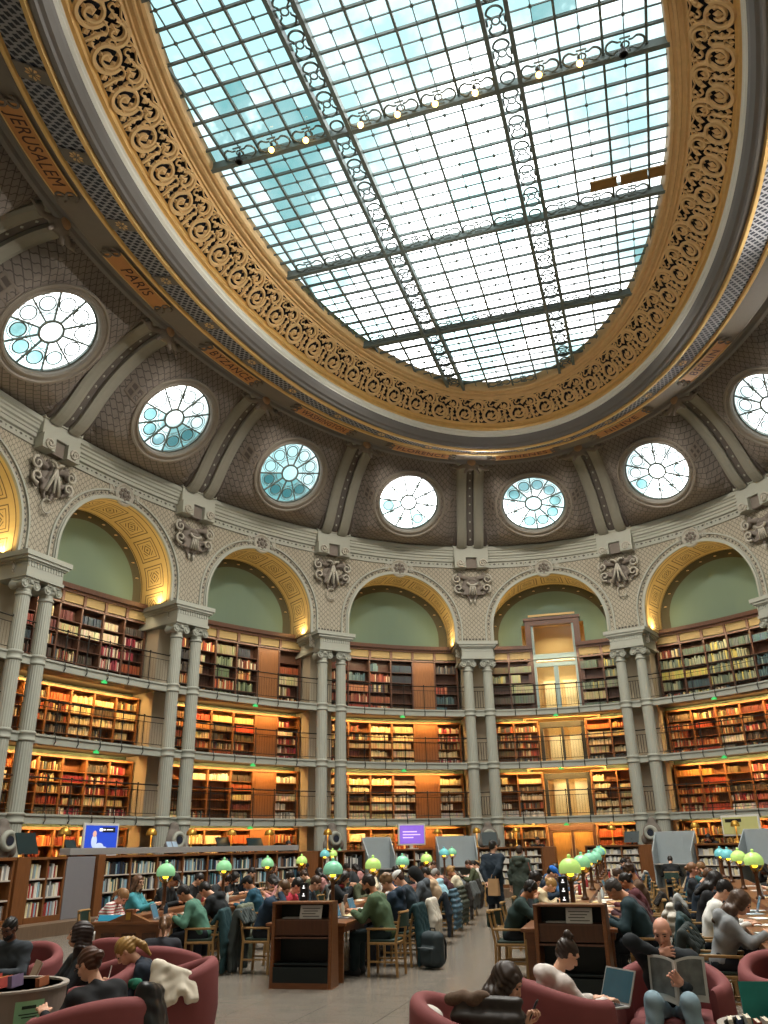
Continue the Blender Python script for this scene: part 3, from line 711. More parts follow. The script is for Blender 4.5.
for i in range(7, 14):
    P = Pier(PIER[i]); lab = PN[i]
    t = empty('cove_rib', P.inward(0, .0, 14.69), 0, 'double grey vault rib between the %s bays' % lab, 'rib', 'ribs of the vault')
    inv = t.location.copy()
    def mk(name, u0, u1, thick, m, d0=0.0, i0=0):
        b = MB(); G = []
        for k, (d, z) in enumerate(RP):
            p, q = RP[max(k-1, 0)], RP[min(k+1, len(RP)-1)]; td, tz = q[0]-p[0], q[1]-p[1]; l = math.hypot(td, tz); nd, nz_ = tz/l, -td/l
            G.append([np.array(P.inward(u, d+nd*o, z+nz_*o))-np.array(inv) for u, o in ((u0, -.5), (u0, thick), ((u0*.75+u1*.25), thick+.04), ((u0*.25+u1*.75), thick+.04), (u1, thick), (u1, -.5))])
        b.grid(G); return b.build(name, m, t)
    RIBG = mat('grey rib paint', '7f7e74', .6, var=.07); mk('rib_band', -.62, -.17, .16, RIBG); mk('rib_band', .17, .62, .16, RIBG); mk('rib_channel', -.17, .17, .02, mat('dark rib channel', '57524e', .7))
    mk('rib_border', -.80, -.62, .03, mat('dark border line', '4b4440', .7)); mk('rib_border', .62, .80, .03, mat('dark border line', '4b4440', .7))
    b = MB()
    for k in range(1, len(RP)-1):
        if k % 2: continue
        d, z = RP[k]; p, q = RP[k-1], RP[k+1]; td, tz = q[0]-p[0], q[1]-p[1]; l = math.hypot(td, tz); td /= l; tz /= l; nd, nz_ = tz, -td
        f = lambda u, s_, o: np.array(P.inward(u, d+td*s_+nd*o, z+tz*s_+nz_*o))-np.array(inv)
        b.add([f(-.1, 0, .03), f(0, -.12, .03), f(.1, 0, .03), f(0, .12, .03), f(0, 0, .09)], [(0, 1, 4), (1, 2, 4), (2, 3, 4), (3, 0, 4)])
    b.build('rib_studs', GREY, t)
    # little cross panels joining rib and window ring
    b = MB()
    # crowning carved shield at the rib head
    t2 = empty('rib_head_shield', P.inward(0, 4.05, 17.0), 0, 'carved scroll shield heading the vault rib between the %s bays' % lab, 'carving', 'shields at the rib heads')
    o2 = np.array(t2.location)
    def T2(u, v, z): return np.array(P.inward(u, 4.05-v, 17.0+z))-o2
    S = SDF()
    S.ell((0, -.12, -.02), (.34, .22, .30), k=.05).ell((0, -.2, .26), (.22, .16, .12), k=.05)
    for s_ in (-1, 1):
        S.cap((s_*.2, -.15, .28), (s_*.52, -.1, .36), .10, .07, k=.05); S.cap((s_*.52, -.1, .36), (s_*.62, -.1, .2), .07, .08, k=.04)
        S.cap((s_*.3, -.1, -.1), (s_*.62, -.05, -.22), .10, .08, k=.05); S.ell((s_*.72, -.06, -.12), (.12, .1, .12)); S.cap((s_*.62, -.05, -.22), (s_*1.0, 0, -.1), .06, .04)
        S.cap((s_*.18, -.12, -.25), (s_*.3, -.08, -.42), .08, .06)
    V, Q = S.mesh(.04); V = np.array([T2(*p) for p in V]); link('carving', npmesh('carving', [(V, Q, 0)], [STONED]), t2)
    b = MB(); b.sphere((0, -.30, 0), (.20, .10, .20)); b.build('shield_boss', mat('tan shield', '94765a', .6), t2, tf=lambda x, y, z: T2(x, y, z), smooth=True)
    # block and brackets across the cornice
    t3 = empty('cornice_bracket', P(0, 0, 13.5), P.rz, 'grey cornice block on two scrolls between the %s bays' % lab, 'bracket', 'cornice brackets')
    b = MB(); b.box(-.80, .80, -.14, .22, 14.10-13.5, 14.68-13.5); b.box(-.83, .83, -.18, .22, 14.60-13.5, 14.72-13.5); bevel(b.build('block', GREYC if False else GREY, t3), .02)
    for s_ in (-1, 1):
        b = MB(); x = s_*.52
        b.box(x-.26, x+.26, -.20, .22, .10, .60); b.build('bracket_body', GREY, t3)
        b = MB(); scroll(b, lambda *p: p, x, .30, .19, s_, .10, -.22); b.lathe([(0, -.05), (.07, -.03), (.09, 0), (0, 0)], 10, (x, -.2, .30), ax=np.array([[1, 0, 0], [0, 0, 1], [0, 1, 0]])); b.build('bracket_scroll', STONE, t3)
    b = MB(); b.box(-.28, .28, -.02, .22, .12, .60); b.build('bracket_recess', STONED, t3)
    # carved cartouche on the spandrel
    kind = i % 2
    t4 = empty('cartouche', P(0, .0, 12.75), P.rz, 'stone cartouche with %s between the %s bays' % ('a knotted ribbon' if not kind else 'a shell and horns', lab), 'carving', 'spandrel cartouches')
    S = SDF()
    if kind:      # shell with scrolls
        S.ell((0, .02, 0), (.46, .22, .52), k=.05)
        for q in range(-3, 4): S.cap((q*.05, -.16, .05), (q*.13, -.14, -.36), .05, .07, k=.03)
        S.ell((0, -.2, .12), (.26, .1, .1)); S.ell((0, -.18, .30), (.16, .1, .09))
    else:
        S.ell((0, .05, .0), (.40, .18, .46), k=.05)
        for q in (-1, 1):
            S.cap((0, -.14, .36), (q*.3, -.15, -.38), .07, .10, k=.04); S.cap((0, -.16, .38), (q*.24, -.14, .58), .06, .08, k=.03)
        S.cap((0, -.16, .3), (0, -.16, -.40), .06, .06); S.ell((0, -.2, .38), (.09, .08, .09))
    for s_ in (-1, 1):
        S.cap((s_*.25, -.08, .42), (s_*.58, -.10, .50), .11, .09, k=.04); S.ell((s_*.68, -.1, .36), (.13, .12, .15)); S.ell((s_*.56, -.1, .60), (.1, .09, .09))
        S.cap((s_*.3, -.08, -.12), (s_*.66, -.12, .06), .10, .08, k=.04); S.ell((s_*.70, -.1, -.14), (.10, .1, .13)); S.cap((s_*.68, -.1, -.2), (s_*.5, -.1, -.36), .07, .05)
        S.cap((s_*.2, -.05, -.42), (s_*.12, -.06, -.62), .07, .05)
    V, Q = S.mesh(.035); V[:, 1] += VW-.02
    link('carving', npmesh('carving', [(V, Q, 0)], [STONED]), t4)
    b = MB()
    for s_ in (-1, 1):
        scroll(b, lambda *p: p, s_*.70, .34, .22, -s_, .10, -.02, 1.3, PI*.5); scroll(b, lambda *p: p, s_*.64, -.10, .22, s_, .10, -.02, 1.2, -PI*.4)
    if kind:
        b.tube([(.24*math.cos(PI+PI*k/8), -.10, .16+.14*math.sin(PI+PI*k/8)) for k in range(9)], .05, 6)
        for q in (-.16, -.05, .05, .16): b.tube([(q*.6, -.10, .02), (q, -.05, -.42)], .035, 5)
        for q in (-.1, .1): b.tube([(q, .1, -.62), (q, .1, -.82)], [.06, .03], 5)
    else:
        b.tube([(0, -.10, .36), (.12, -.12, 0), (.28, -.07, -.46)], .055, 6); b.tube([(0, -.10, .36), (-.12, -.12, 0), (-.28, -.07, -.46)], .055, 6); b.tube([(0, -.12, .30), (0, -.12, -.46)], .045, 6)
        for s_ in (-1, 1): b.tube([(0, -.12, .40), (s_*.12, -.14, .54), (s_*.26, -.1, .56)], .05, 6)
        b.tube([(.2*math.cos(2*PI*k/14+.9), .1, -.86+.24*math.sin(2*PI*k/14+.9)) for k in range(12)], .03, 5)
    b.build('scrolls', STONE, t4, smooth=True)
ORD = {}
for i in range(6, 14):
    B = BAYS[i]; c = CITY[i]; tm = B.th(B.w/2)
    # name panel on the soffit
    b0, b1 = 9.36, 8.72; z0, z1 = 16.965, 16.865
    o = np.array(ellp(9.04, tm, 16.90)); q = np.array(ellp(9.04, tm-.01, 16.90))-o; q /= np.linalg.norm(q)
    inw = np.array(ellp(8.72, tm, z1))-np.array(ellp(9.36, tm, z0)); inw = inw-q*(inw@q); inw /= np.linalg.norm(inw); nrm = np.cross(q, inw)
    if nrm[2] > 0: nrm = -nrm
    per = .01/np.linalg.norm(np.array(ellp(9.04, tm-.01, 0))-np.array(ellp(9.04, tm, 0)))
    t = empty('city_name_panel', tuple(o), 0, 'ochre panel lettered %s round the oval ceiling' % c, 'panel', 'city name panels')
    HL = 1.28 if len(c) < 8 else 1.38
    def onb(x, y, off): 
        bb = 9.04-y*.99; p = np.array(ellp(bb, tm-x*per, 16.90-.0+(-(y)*.14)-0.015)); return p-o-np.array((0, 0, off))
    b = MB(); n = 14; b.grid([[onb(-HL+2*HL*k/n, y, f) for y, f in ((-.27, 0), (-.27, .03), (.27, .03), (.27, 0))] for k in range(n+1)]); b.build('panel', ORANGE, t)
    b = MB()
    for y in (-.29, .29): b.tube([onb(-HL+2*HL*k/n, y, .03) for k in range(n+1)], .018, 5)
    b.build('gilt_edge', GOLD, t)
    for s_ in (-1, 1):
        b = MB()
        for qq in (-.14, .14):
            b.tube([onb(s_*(HL+.05+.16*math.cos(a)), qq+.13*math.sin(a), .04) for a in np.linspace(0, 5, 10)], .035, 5)
        b.bar(onb(s_*(HL+.05), -.25, .03), onb(s_*(HL+.05), .25, .03), .05, .03)
        b.build('end_scroll', STONED, t)
    cu = bpy.data.curves.new('lettering', 'FONT'); cu.body = c; cu.size = .50; cu.align_x = 'CENTER'; cu.align_y = 'CENTER'; cu.extrude = .006; cu.space_character = 1.12
    to = bpy.data.objects.new('tmp', cu); col.objects.link(to); dg = bpy.context.evaluated_depsgraph_get(); me = bpy.data.meshes.new_from_object(to.evaluated_get(dg)); bpy.data.objects.remove(to)
    wd_ = max(abs(v.co.x) for v in me.vertices); kx = min(.92, (HL-.28)/wd_)
    for v in me.vertices:
        p = onb(v.co.x*kx, v.co.y, .036-v.co.z*.5); v.co = p
    me.materials.clear(); me.materials.append(LETTER); me.name = 'lettering'; link('lettering', me, t)
    # rosette at the crown of the arch
    Pm = Pier(math.degrees(tm)); t = empty('arch_rosette', Pm(0, VW, 13.50), Pm.rz, 'round carved rosette above the arch crown under the %s panel' % c, 'carving', 'arch rosettes')
    ax = np.array([[1, 0, 0], [0, 0, -1], [0, 1, 0]], float)
    b = MB(); b.lathe([(.0, .0), (.42, 0), (.42, .07), (.37, .11), (.32, .07), (.30, .05), (0, .05)], 32, ax=ax); b.build('ring', STONE, t)
    b = MB()
    for k in range(8): a = 2*PI*k/8; b.sphere((.2*math.cos(a), -.07, .2*math.sin(a)), (.075, .05, .075), n=5, m=8)
    b.sphere((0, -.08, 0), (.11, .07, .11), n=6, m=10); b.build('petals', STONED, t, smooth=True)
    b = MB()
    for s_ in (-1, 1): b.box(s_*.58-.10, s_*.58+.10, -.06, .0, -.12, .24); b.tube([(s_*.58, -.07, -.1), (s_*.50, -.08, .06), (s_*.62, -.07, .2)], .03, 5)
    b.build('side_leaves', STONE, t)
    # rosette blocks between the grilles, and cross bars near window
    for k in range(2):
        tt = B.tl+(B.tr-B.tl)*(.0+.5*k); o2 = np.array(ellp(8.07, tt, 16.695))
        pe = .01/np.linalg.norm(np.array(ellp(8.07, tt-.01, 0))-np.array(ellp(8.07, tt, 0)))
        f = lambda x, y, off: np.array(ellp(8.07-y, tt-x*pe, 16.695-y*.27-off))-o2
        t = empty('grille_rosette', tuple(o2), 0, '%s rosette block between the dark ceiling grilles, by the %s panel' % ('gilt', c) if k else 'rosette block at the left end of the grille above the %s panel' % c, 'rosette', 'rosette blocks of the grille band')
        b = MB(); b.grid([[f(x, y, h) for y, h in ((-.36, .0), (-.36, .04), (.36, .04), (.36, 0))] for x in (-.2, .2)]); b.build('block', mat('brown grey band', '716a62', .65, var=.08), t)
        b = MB()
        for q in range(8): a = 2*PI*q/8; b.add([f(.04*math.cos(a), .04*math.sin(a), .05), f(.13*math.cos(a-.3), .13*math.sin(a-.3), .045), f(.17*math.cos(a), .17*math.sin(a), .05), f(.13*math.cos(a+.3), .13*math.sin(a+.3), .045), f(.11*math.cos(a), .11*math.sin(a), .075)], [(0, 1, 4), (1, 2, 4), (2, 3, 4), (3, 0, 4)])
        b.build('rosette', GOLDM, t)
    # paired dark bars at mid height between window ring and ribs
    hl, hr = half_w(B)
    for s_, hh in ((-1, hl), (1, hr)):
        t = empty('fretwork_panel', dpt(B, s_*(RO+.3), SO), 0, 'small square fret panel %s of the round window under the %s panel' % ('left' if s_ < 0 else 'right', c), 'panel', 'fret panels beside the round windows')
        o2 = np.array(t.location); x0, x1 = RO+.30, hh-.72
        if x1 < x0+.12: x1 = x0+.25
        b = MB()
        for x, wd in ((x0, 0), ):
            for y in (-.26, -.02, .22): b.grid([[np.array(dpt(B, s_*xx, SO+y+dy, of))-o2 for dy, of in ((-.03, 0), (-.03, .05), (.03, .05), (.03, 0))] for xx in (x0, (x0+x1)/2, x1)])
        for xx in np.linspace(x0+.04, x1-.04, 3): b.grid([[np.array(dpt(B, s_*(xx+dx), SO+y, of))-o2 for dx, of in ((-.025, 0), (-.025, .05), (.025, .05), (.025, 0))] for y in (-.26, -.02, .22)])
        b.build('bars', STONED, t)
        b = MB(); b.grid([[np.array(dpt(B, s_*xx, SO+y, .012))-o2 for y in (-.28, 0, .24)] for xx in (x0, (x0+x1)/2, x1)]); b.build('ground', mat('dark border line', '4b4440', .7), t)

# ================================================================ columns and imposts
FL_Z = [2.77, 4.95, 7.13]            # balcony floors
def column_parts(t):
    b = MB(); b.box(-.30, .30, -.30, .30, .30, .95); b.box(-.33, .33, -.33, .33, .30, .45); bevel(b.build('pedestal', GREY, t), .015)
    b = MB(); b.lathe([(.30, .95), (.33, 1.0), (.33, 1.05), (.28, 1.10), (.27, 1.15), (.31, 1.22), (.31, 1.27), (.27, 1.32), (.25, 1.38)], 24); b.build('base', GREY, t, smooth=True)
    fl = lambda a: 1-.045*abs(math.cos(a*10))
    pr = []
    for k in range(29):
        z = 1.36+(9.0-1.36)*k/28; pr.append((.248-.048*((z-1.3)/7.7)**1.3, z))
    b = MB(); b.lathe(pr, 40, mod=fl); b.build('shaft', GREY, t)
    for z in FL_Z:
        r = .248-.048*((z-1.3)/7.7)**1.3
        b = MB(); b.lathe([(r, z-.24), (r+.035, z-.22), (r+.035, z-.18), (r+.015, z-.16), (r+.015, z-.04), (r+.04, z-.02), (r+.04, z+.03), (r, z+.05)], 24); b.build('collar', GREY, t, smooth=True)
    b = MB(); b.lathe([(.20, 8.80), (.235, 8.82), (.235, 8.87), (.205, 8.90), (.205, 9.0), (.25, 9.06), (.27, 9.12), (.22, 9.14)], 24); b.box(-.28, .28, -.28, .28, 9.24, 9.32)
    ax = np.array([[1, 0, 0], [0, 0, 1], [0, 1, 0]], float)
    for sx in (-1, 1):
        b.lathe([(0, -.27), (.05, -.29), (.07, -.25), (.12, -.25), (.135, -.27), (.14, -.24), (.09, 0), (.14, .24), (.13, .27), (0, .27)], 16, (sx*.22, 0, 9.12), ax=ax)
        b.tube([(sx*(.22+.09*math.cos(a)*(1-a/16)), -.27, 9.12+.09*math.sin(a)*(1-a/16)) for a in np.linspace(0, 10, 16)], .018, 5)
    b.box(-.22, .22, -.25, .25, 9.16, 9.24); b.sphere((0, -.27, 9.2), (.06, .04, .06), n=5, m=8); b.build('capital', GREY, t)
protoc = None
for i in range(7, 15):
    P = Pier(PIER[i])
    for s_, sd in ((-.435, 'left'), (.435, 'right')):
        lab = 'fluted grey column, %s one of the pair between the %s bays' % (sd, PN.get(i, 'BERLIN and next'))
        if i == 14: lab = 'fluted grey column, %s one of the pair right of the BERLIN bay' % sd
        if protoc is None:
            protoc = empty('column', P(s_, 0, 0), P.rz, lab, 'column', 'paired columns of the arcade'); column_parts(protoc)
        else: dup(protoc, P(s_, 0, 0), P.rz, lab)
    t = empty('impost_block', P(0, 0, 9.3), P.rz, 'moulded grey impost block above the column pair %s' % ('between the %s bays' % PN[i] if i in PN else 'right of the BERLIN bay'), 'impost', 'impost blocks')
    for nm, (hw, v0, z0, z1) in dict(architrave=(.74, -.34, 9.32, 9.42), frieze=(.70, -.30, 9.42, 9.80), cornice_slab=(.90, -.44, 9.95, 10.10)).items():
        b = MB(); b.box(-hw, hw, v0, VB, z0-9.3, z1-9.3)
        if nm == 'frieze':
            b.box(-.76, .76, -.35, VB, 9.80-9.3, 9.86-9.3); b.box(-.82, .82, -.40, VB, 9.86-9.3, 9.95-9.3)
            for k in range(13): b.box(-.68+.107*k, -.63+.107*k, -.325, -.29, 9.66-9.3, 9.80-9.3)
        b.build(nm, GREY, t)
    b = MB(); b.box(-.52, .52, .95, VB+.25, .3, 9.32); struct(b.build('wall_pier', CREAM, tf=lambda x, y, z, P=P: P(x, y, z)))
    # round carved vent at the foot of the pair
    t = empty('carved_vent', P(0, -.12, .3), P.rz, 'round carved vent below the column pair %s' % ('between the %s bays' % PN[i] if i in PN else 'right of the BERLIN bay'), 'carving', 'carved vents between columns')
    b = MB(); b.box(-.17, .17, -.2, .2, 0, 1.15); b.build('plinth', GREY, t)
    S = SDF(); S.ell((0, 0, 1.75), (.40, .30, .42)); S.ell((0, 0, 2.2), (.16, .16, .16), k=.08); S.ell((-.33, -.05, 1.55), (.15, .15, .2)); S.ell((.33, -.05, 1.55), (.15, .15, .2)); S.cap((0, 0, 1.2), (0, 0, 1.5), .2, .25, k=.06)
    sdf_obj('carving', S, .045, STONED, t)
    b = MB(); b.lathe([(0, .28), (.13, .28), (.15, .36), (.24, .36), (.27, .30), (.27, .26)], 24, (0, 0, 1.78), ax=np.array([[1, 0, 0], [0, 0, -1], [0, 1, 0]], float)); b.build('rim', GREY, t, smooth=True)
    b = MB(); b.lathe([(0, .365), (.12, .365), (.12, .36), (0, .36)], 20, (0, 0, 1.78), ax=np.array([[1, 0, 0], [0, 0, -1], [0, 1, 0]], float)); b.build('opening', NAVY, t)

# ================================================================ balconies
LV = ['lowest', 'middle', 'topmost']
EXITG = mat('lit green exit sign', '2f8a4c', .4, emit='2fae5a', estr=.55)
for i in range(7, 14):
    B = BAYS[i]; c = CITY[i]; o = B(B.w/2, 0, 0); w_ = B.w
    for l, z in enumerate(FL_Z):
        t = empty('balcony', (o[0], o[1], z), 0, 'grey iron balcony with thin railing, %s of three in the %s bay' % (LV[l], c), 'balcony', 'balconies of the bookshelf galleries')
        T = lambda u, v, zz, B=B, o=o, z=z: (lambda p: (p[0]-o[0], p[1]-o[1], p[2]-z))(B(u, v, zz+z))
        b = MB(); b.box(0, w_, .06, VB+.1, -.10, 0, step=.4); b.build('walkway', mat('balcony floor underside', '6b675d', .7), t, tf=T)
        b = MB(); b.box(0, w_, .02, .10, -.20, -.03, step=.4); b.box(0, w_, -.02, .10, -.03, .03, step=.4); b.box(0, w_, .0, .1, -.24, -.20, step=.4); b.build('fascia', GREY, t, tf=T)
        for nm, h, r in (('handrail', 1.02, .022), ('mid_rail', .84, .011), ('bottom_rail', .13, .011)):
            b = MB(); b.tube([(w_*k/16, .04, h) for k in range(17)], r, 5); b.build(nm, IRON, t, tf=T)
        for k in range(7):
            u = .62+(w_-1.24)*k/6
            b = MB(); b.tube([(u, .04, 1.02), (u, .04, .1), (u, -.03, -.02), (u, -.06, -.14), (u, .02, -.24)], .019, 5); b.sphere((u, .04, 1.05), .035, n=4, m=6); b.build('post', IRON, t, tf=T)
        for u0, u1 in ((.05, .62), (w_-.62, w_-.05)):
            b = MB()
            for k in range(6): u = u0+(u1-u0)*k/5; b.tube([(u, .04, .13), (u, .04, .84)], .011, 4)
            b.build('baluster_panel', IRON, t, tf=T)
        b = MB()
        for k in range(48):
            u = .68+(w_-1.36)*k/47; b.tube([(u, .04, .13), (u, .04, .84)], .004, 4, cap=False)
        b.build('thin_bars', IRON, t, tf=T)
        if l < 3:
            e = MB(); e.box(-.10, .10, -.025, .025, -.01, .055); e.box(-.04, .04, -.02, .02, .055, .09)
            q = e.build('exit_light', EXITG); p = B(w_*.5-.1, .0, z-.33); q.location = p; q.rotation_euler = (0, 0, Pier(math.degrees(B.th(w_*.5))).rz)
            tag(q, 'small green exit light under the %s balcony edge in the %s bay' % (LV[l], c), 'exit light', 'green exit lights under the balconies')

# ================================================================ wall bookcases and books
ROWS = [(0.30, 2.50), (2.77, 4.66), (4.95, 6.84), (7.13, 9.62)]
LVB = ['ground level', 'lowest balcony', 'middle balcony', 'topmost balcony']
bookc = []; bv = []; bf = []
def spine(pal): 
    c = pal[R_.randrange(len(pal))]; k = .75+.5*R_.random(); return tuple(min(1, x*k) for x in lin(c))
PALS = dict(mix=['8a3b2a', '6b5a3a', 'b9a679', 'd2c6a4', '3d4a52', '7a6a50', 'a8552f', '45382c', 'c9b27a', '5a2a24'], red=['a0442f', 'b0603f', '8a3a2a', 'b97850', '9c5a3e', 'd0b890', '6a3428'], pale=['d9cda8', 'e2d9ba', 'cfc090', 'd8c9a0', 'c4b488'], white=['d9d5c8', 'cfcabb', 'e4e0d2', 'b7b2a5', '8a867c'],
   green=['5c6a4a', '6f7a55', '49563d', '7d8764', '8c8560'], crim=['8f2a38', 'a03a44', '7a2430', 'b86a60', 'd8cdb8', '6a4a3a', 'c9b694'], dark=['3a3632', '4a4038', '2f3338', '56483c', '6a5a48', '8c8474'], olive=['7d8266', '68735e', '8e9378', 'a39e78', '5a6656', 'c0ad5a'], orange=['b9622f', 'a8522c', 'c98a4a', 'b0482c', '8a3a26', 'd9b070', 'd8c79a', '6a4a30'], teal=['3c5558', '4a6468', '5e7472', '38484a', '768a80'])
PLAN = {7: ['mix', 'mix', 'mix', 'mix'], 8: ['pale orange mix', 'mix crim', 'mix pale', 'mix mix crim'], 9: ['pale mix', 'pale mix white', 'orange mix crim', 'orange green orange mix'], 10: ['mix red', 'pale white', 'mix pale crim', 'red red mix teal'], 11: ['mix orange', 'white pale', 'mix orange pale', 'olive teal olive'], 12: ['mix orange', 'orange crim mix', 'orange mix crim', 'olive olive teal'], 13: ['mix', 'orange crim', 'orange pale', 'olive']}
books = []           # (bay, u0, u1, z0, z1, v, colour)
def emit_book(B, u0, u1, z0, z1, v0, v1, c, lean=0):
    o = len(bv); 
    for uu, vv, zz in ((u0, v0, z0), (u1, v0, z0), (u1, v0, z1), (u0, v0, z1), (u0, v1, z0), (u1, v1, z0), (u1, v1, z1), (u0, v1, z1)):
        bv.append(B(uu+(lean if zz == z1 else 0), vv, zz))
    for f in ((0, 1, 2, 3), (3, 2, 6, 7), (0, 3, 7, 4), (1, 5, 6, 2)): bf.append(tuple(o+x for x in f)); bookc.append(c)
for i in range(7, 14):
    B = BAYS[i]; c = CITY[i]; w_ = B.w; U0, U1 = .60, w_-.60; ns = 6; sw = (U1-U0)/ns; mid = B(w_/2, VB, 0)
    door = i == 11
    dsec = {9: 4, 10: 4, 12: None, 8: None, 7: None, 13: None}.get(i)
    for l, (z0, z1) in enumerate(ROWS):
        t = empty('wall_bookcase', (mid[0], mid[1], z0), 0, 'wooden bookcase built along the wall at the %s in the %s bay' % (LVB[l], c), 'bookcase', 'wall bookcases')
        T = lambda u, v, z, B=B, o=mid, zb=z0: (lambda p: (p[0]-o[0], p[1]-o[1], p[2]-zb))(B(u, v, z))
        def runs(L_):
            out = []
            for k in L_:
                if out and out[-1][-1] == k-1: out[-1].append(k)
                else: out.append([k])
            return out
        lvl = PLAN[i][l].split(); nr = 5 if l < 3 else 5
        secs = [k for k in range(ns) if not (door and k in (2, 3))]
        WW = WOODS if l < 3 else WOODC
        for k in range(ns+1):
            if door and k == 3: continue
            u = U0+sw*k; b = MB(); b.box(u-.03, u+.03, VB-.34, VB+.02, z0, z1); b.build('upright', WW, t, tf=T)
        for rn in runs(secs): b = MB(); b.box(U0+sw*rn[0], U0+sw*(rn[-1]+1), VB+.0, VB+.03, z0, z1, step=sw/2); b.build('back_panel', WOODB if l < 3 else WOODC, t, tf=T)
        for rn in runs(secs):
            x0, x1 = U0+sw*rn[0]-.03, U0+sw*(rn[-1]+1)+.03
            b = MB(); b.box(x0, x1, VB-.36, VB, z0, z0+.07, step=sw/2); b.build('plinth', WOODC, t, tf=T)
            b = MB(); b.box(x0, x1, VB-.37, VB, z1-.07, z1, step=sw/2); b.build('head_board', WOODC if l == 3 else WW, t, tf=T)
            if l == 3:
                b = MB(); b.box(x0, x1, VB-.36, VB-.30, 9.66, 9.98, step=sw/2); b.build('cream_fascia', mat('cream fascia panel', '86734a', .55, var=.08), t, tf=T)
                b = MB(); b.box(x0-.02, x1+.02, VB-.44, VB, 9.98, 10.08, step=sw/2); b.box(x0-.02, x1+.02, VB-.52, VB, 10.08, 10.25, step=sw/2); b.build('cornice', WOODC, t, tf=T)
                for k in rn+[rn[-1]+1]: b = MB(); b.box(U0+sw*k-.05, U0+sw*k+.05, VB-.42, VB-.3, 9.60, 10.0); b.build('fascia_bracket', WOODC, t, tf=T)
        zr = [z0+.07+(z1-.12-z0-.07)*r/nr for r in range(nr+1)]
        for r in range(1, nr):
            for rn in runs([k for k in secs if k != dsec]):
                b = MB(); b.box(U0+sw*rn[0]+.01, U0+sw*(rn[-1]+1)-.01, VB-.33, VB, zr[r]-.025, zr[r], step=sw/2); b.build('shelf', WW, t, tf=T)
        if dsec is not None:
            u = U0+sw*dsec; d = MB(); d.box(u+.03, u+sw-.03, VB-.31, VB-.27, z0+.07, z1-.07); q = d.build('cupboard_door', WOODS, t, tf=T)
            m = MB()
            for a, bb in ((.12, .46), (.54, .9)):
                m.box(u+.12, u+sw-.12, VB-.325, VB-.31, z0+(z1-z0)*a, z0+(z1-z0)*bb)
            m.build('door_panel', WOODS, q, tf=T)
        # books
        for k in secs:
            if k == dsec: continue
            base = lvl[(k*len(lvl))//ns]
            for r in range(nr):
                pal = PALS[base if R_.random() < .65 else R_.choice(lvl+['mix', 'dark'])]
                if l >= 1 and R_.random() < .06: continue
                if i == 9 and l == 1 and k < 3 and r in (1, 2, 3, 0) and R_.random() < .8: continue
                u = U0+sw*k+.04; ue = U0+sw*(k+1)-.04; room = zr[r+1]-zr[r]-.05; fill = ue if R_.random() < .75 else u+(ue-u)*(.4+.5*R_.random())
                uni = R_.random() < .45; cc = spine(pal); bh = room*(.62+.28*R_.random())
                while u < fill-.02:
                    tw = .028+.035*R_.random(); tw = min(tw, ue-u)
                    h = bh*(1+.02*R_.random()) if uni else room*(.6+.34*R_.random()); cl = tuple(x*(.85+.3*R_.random()) for x in cc) if uni else spine(pal)
                    emit_book(B, u, u+tw-.003, zr[r], zr[r]+h, VB-.30+.05*R_.random(), VB-.04, cl); u += tw
        # strip light under the balcony above
        L = bpy.data.lights.new('shelf_strip_light', 'AREA'); L.shape = 'RECTANGLE'; L.size = w_-1.5; L.size_y = .08
        warm = (1, .58, .20) if l < 3 else (1, .80, .52)
        L.color = warm; L.energy = SHELF_W[l]; lo = bpy.data.objects.new('shelf_strip_light', L); col.objects.link(lo)
        P = Pier(math.degrees(B.th(w_/2))); vv = VB-1.0 if l < 3 else VB-1.25; zz = z1+.12 if l < 3 else 9.75
        lo.location = P(0, vv+.25, zz); tgt = Vector(P(0, VB, zz-(1.1 if l < 3 else 1.5))); lo.rotation_euler = (tgt-lo.location).to_track_quat('-Z', 'Y').to_euler()
        lo.parent = None
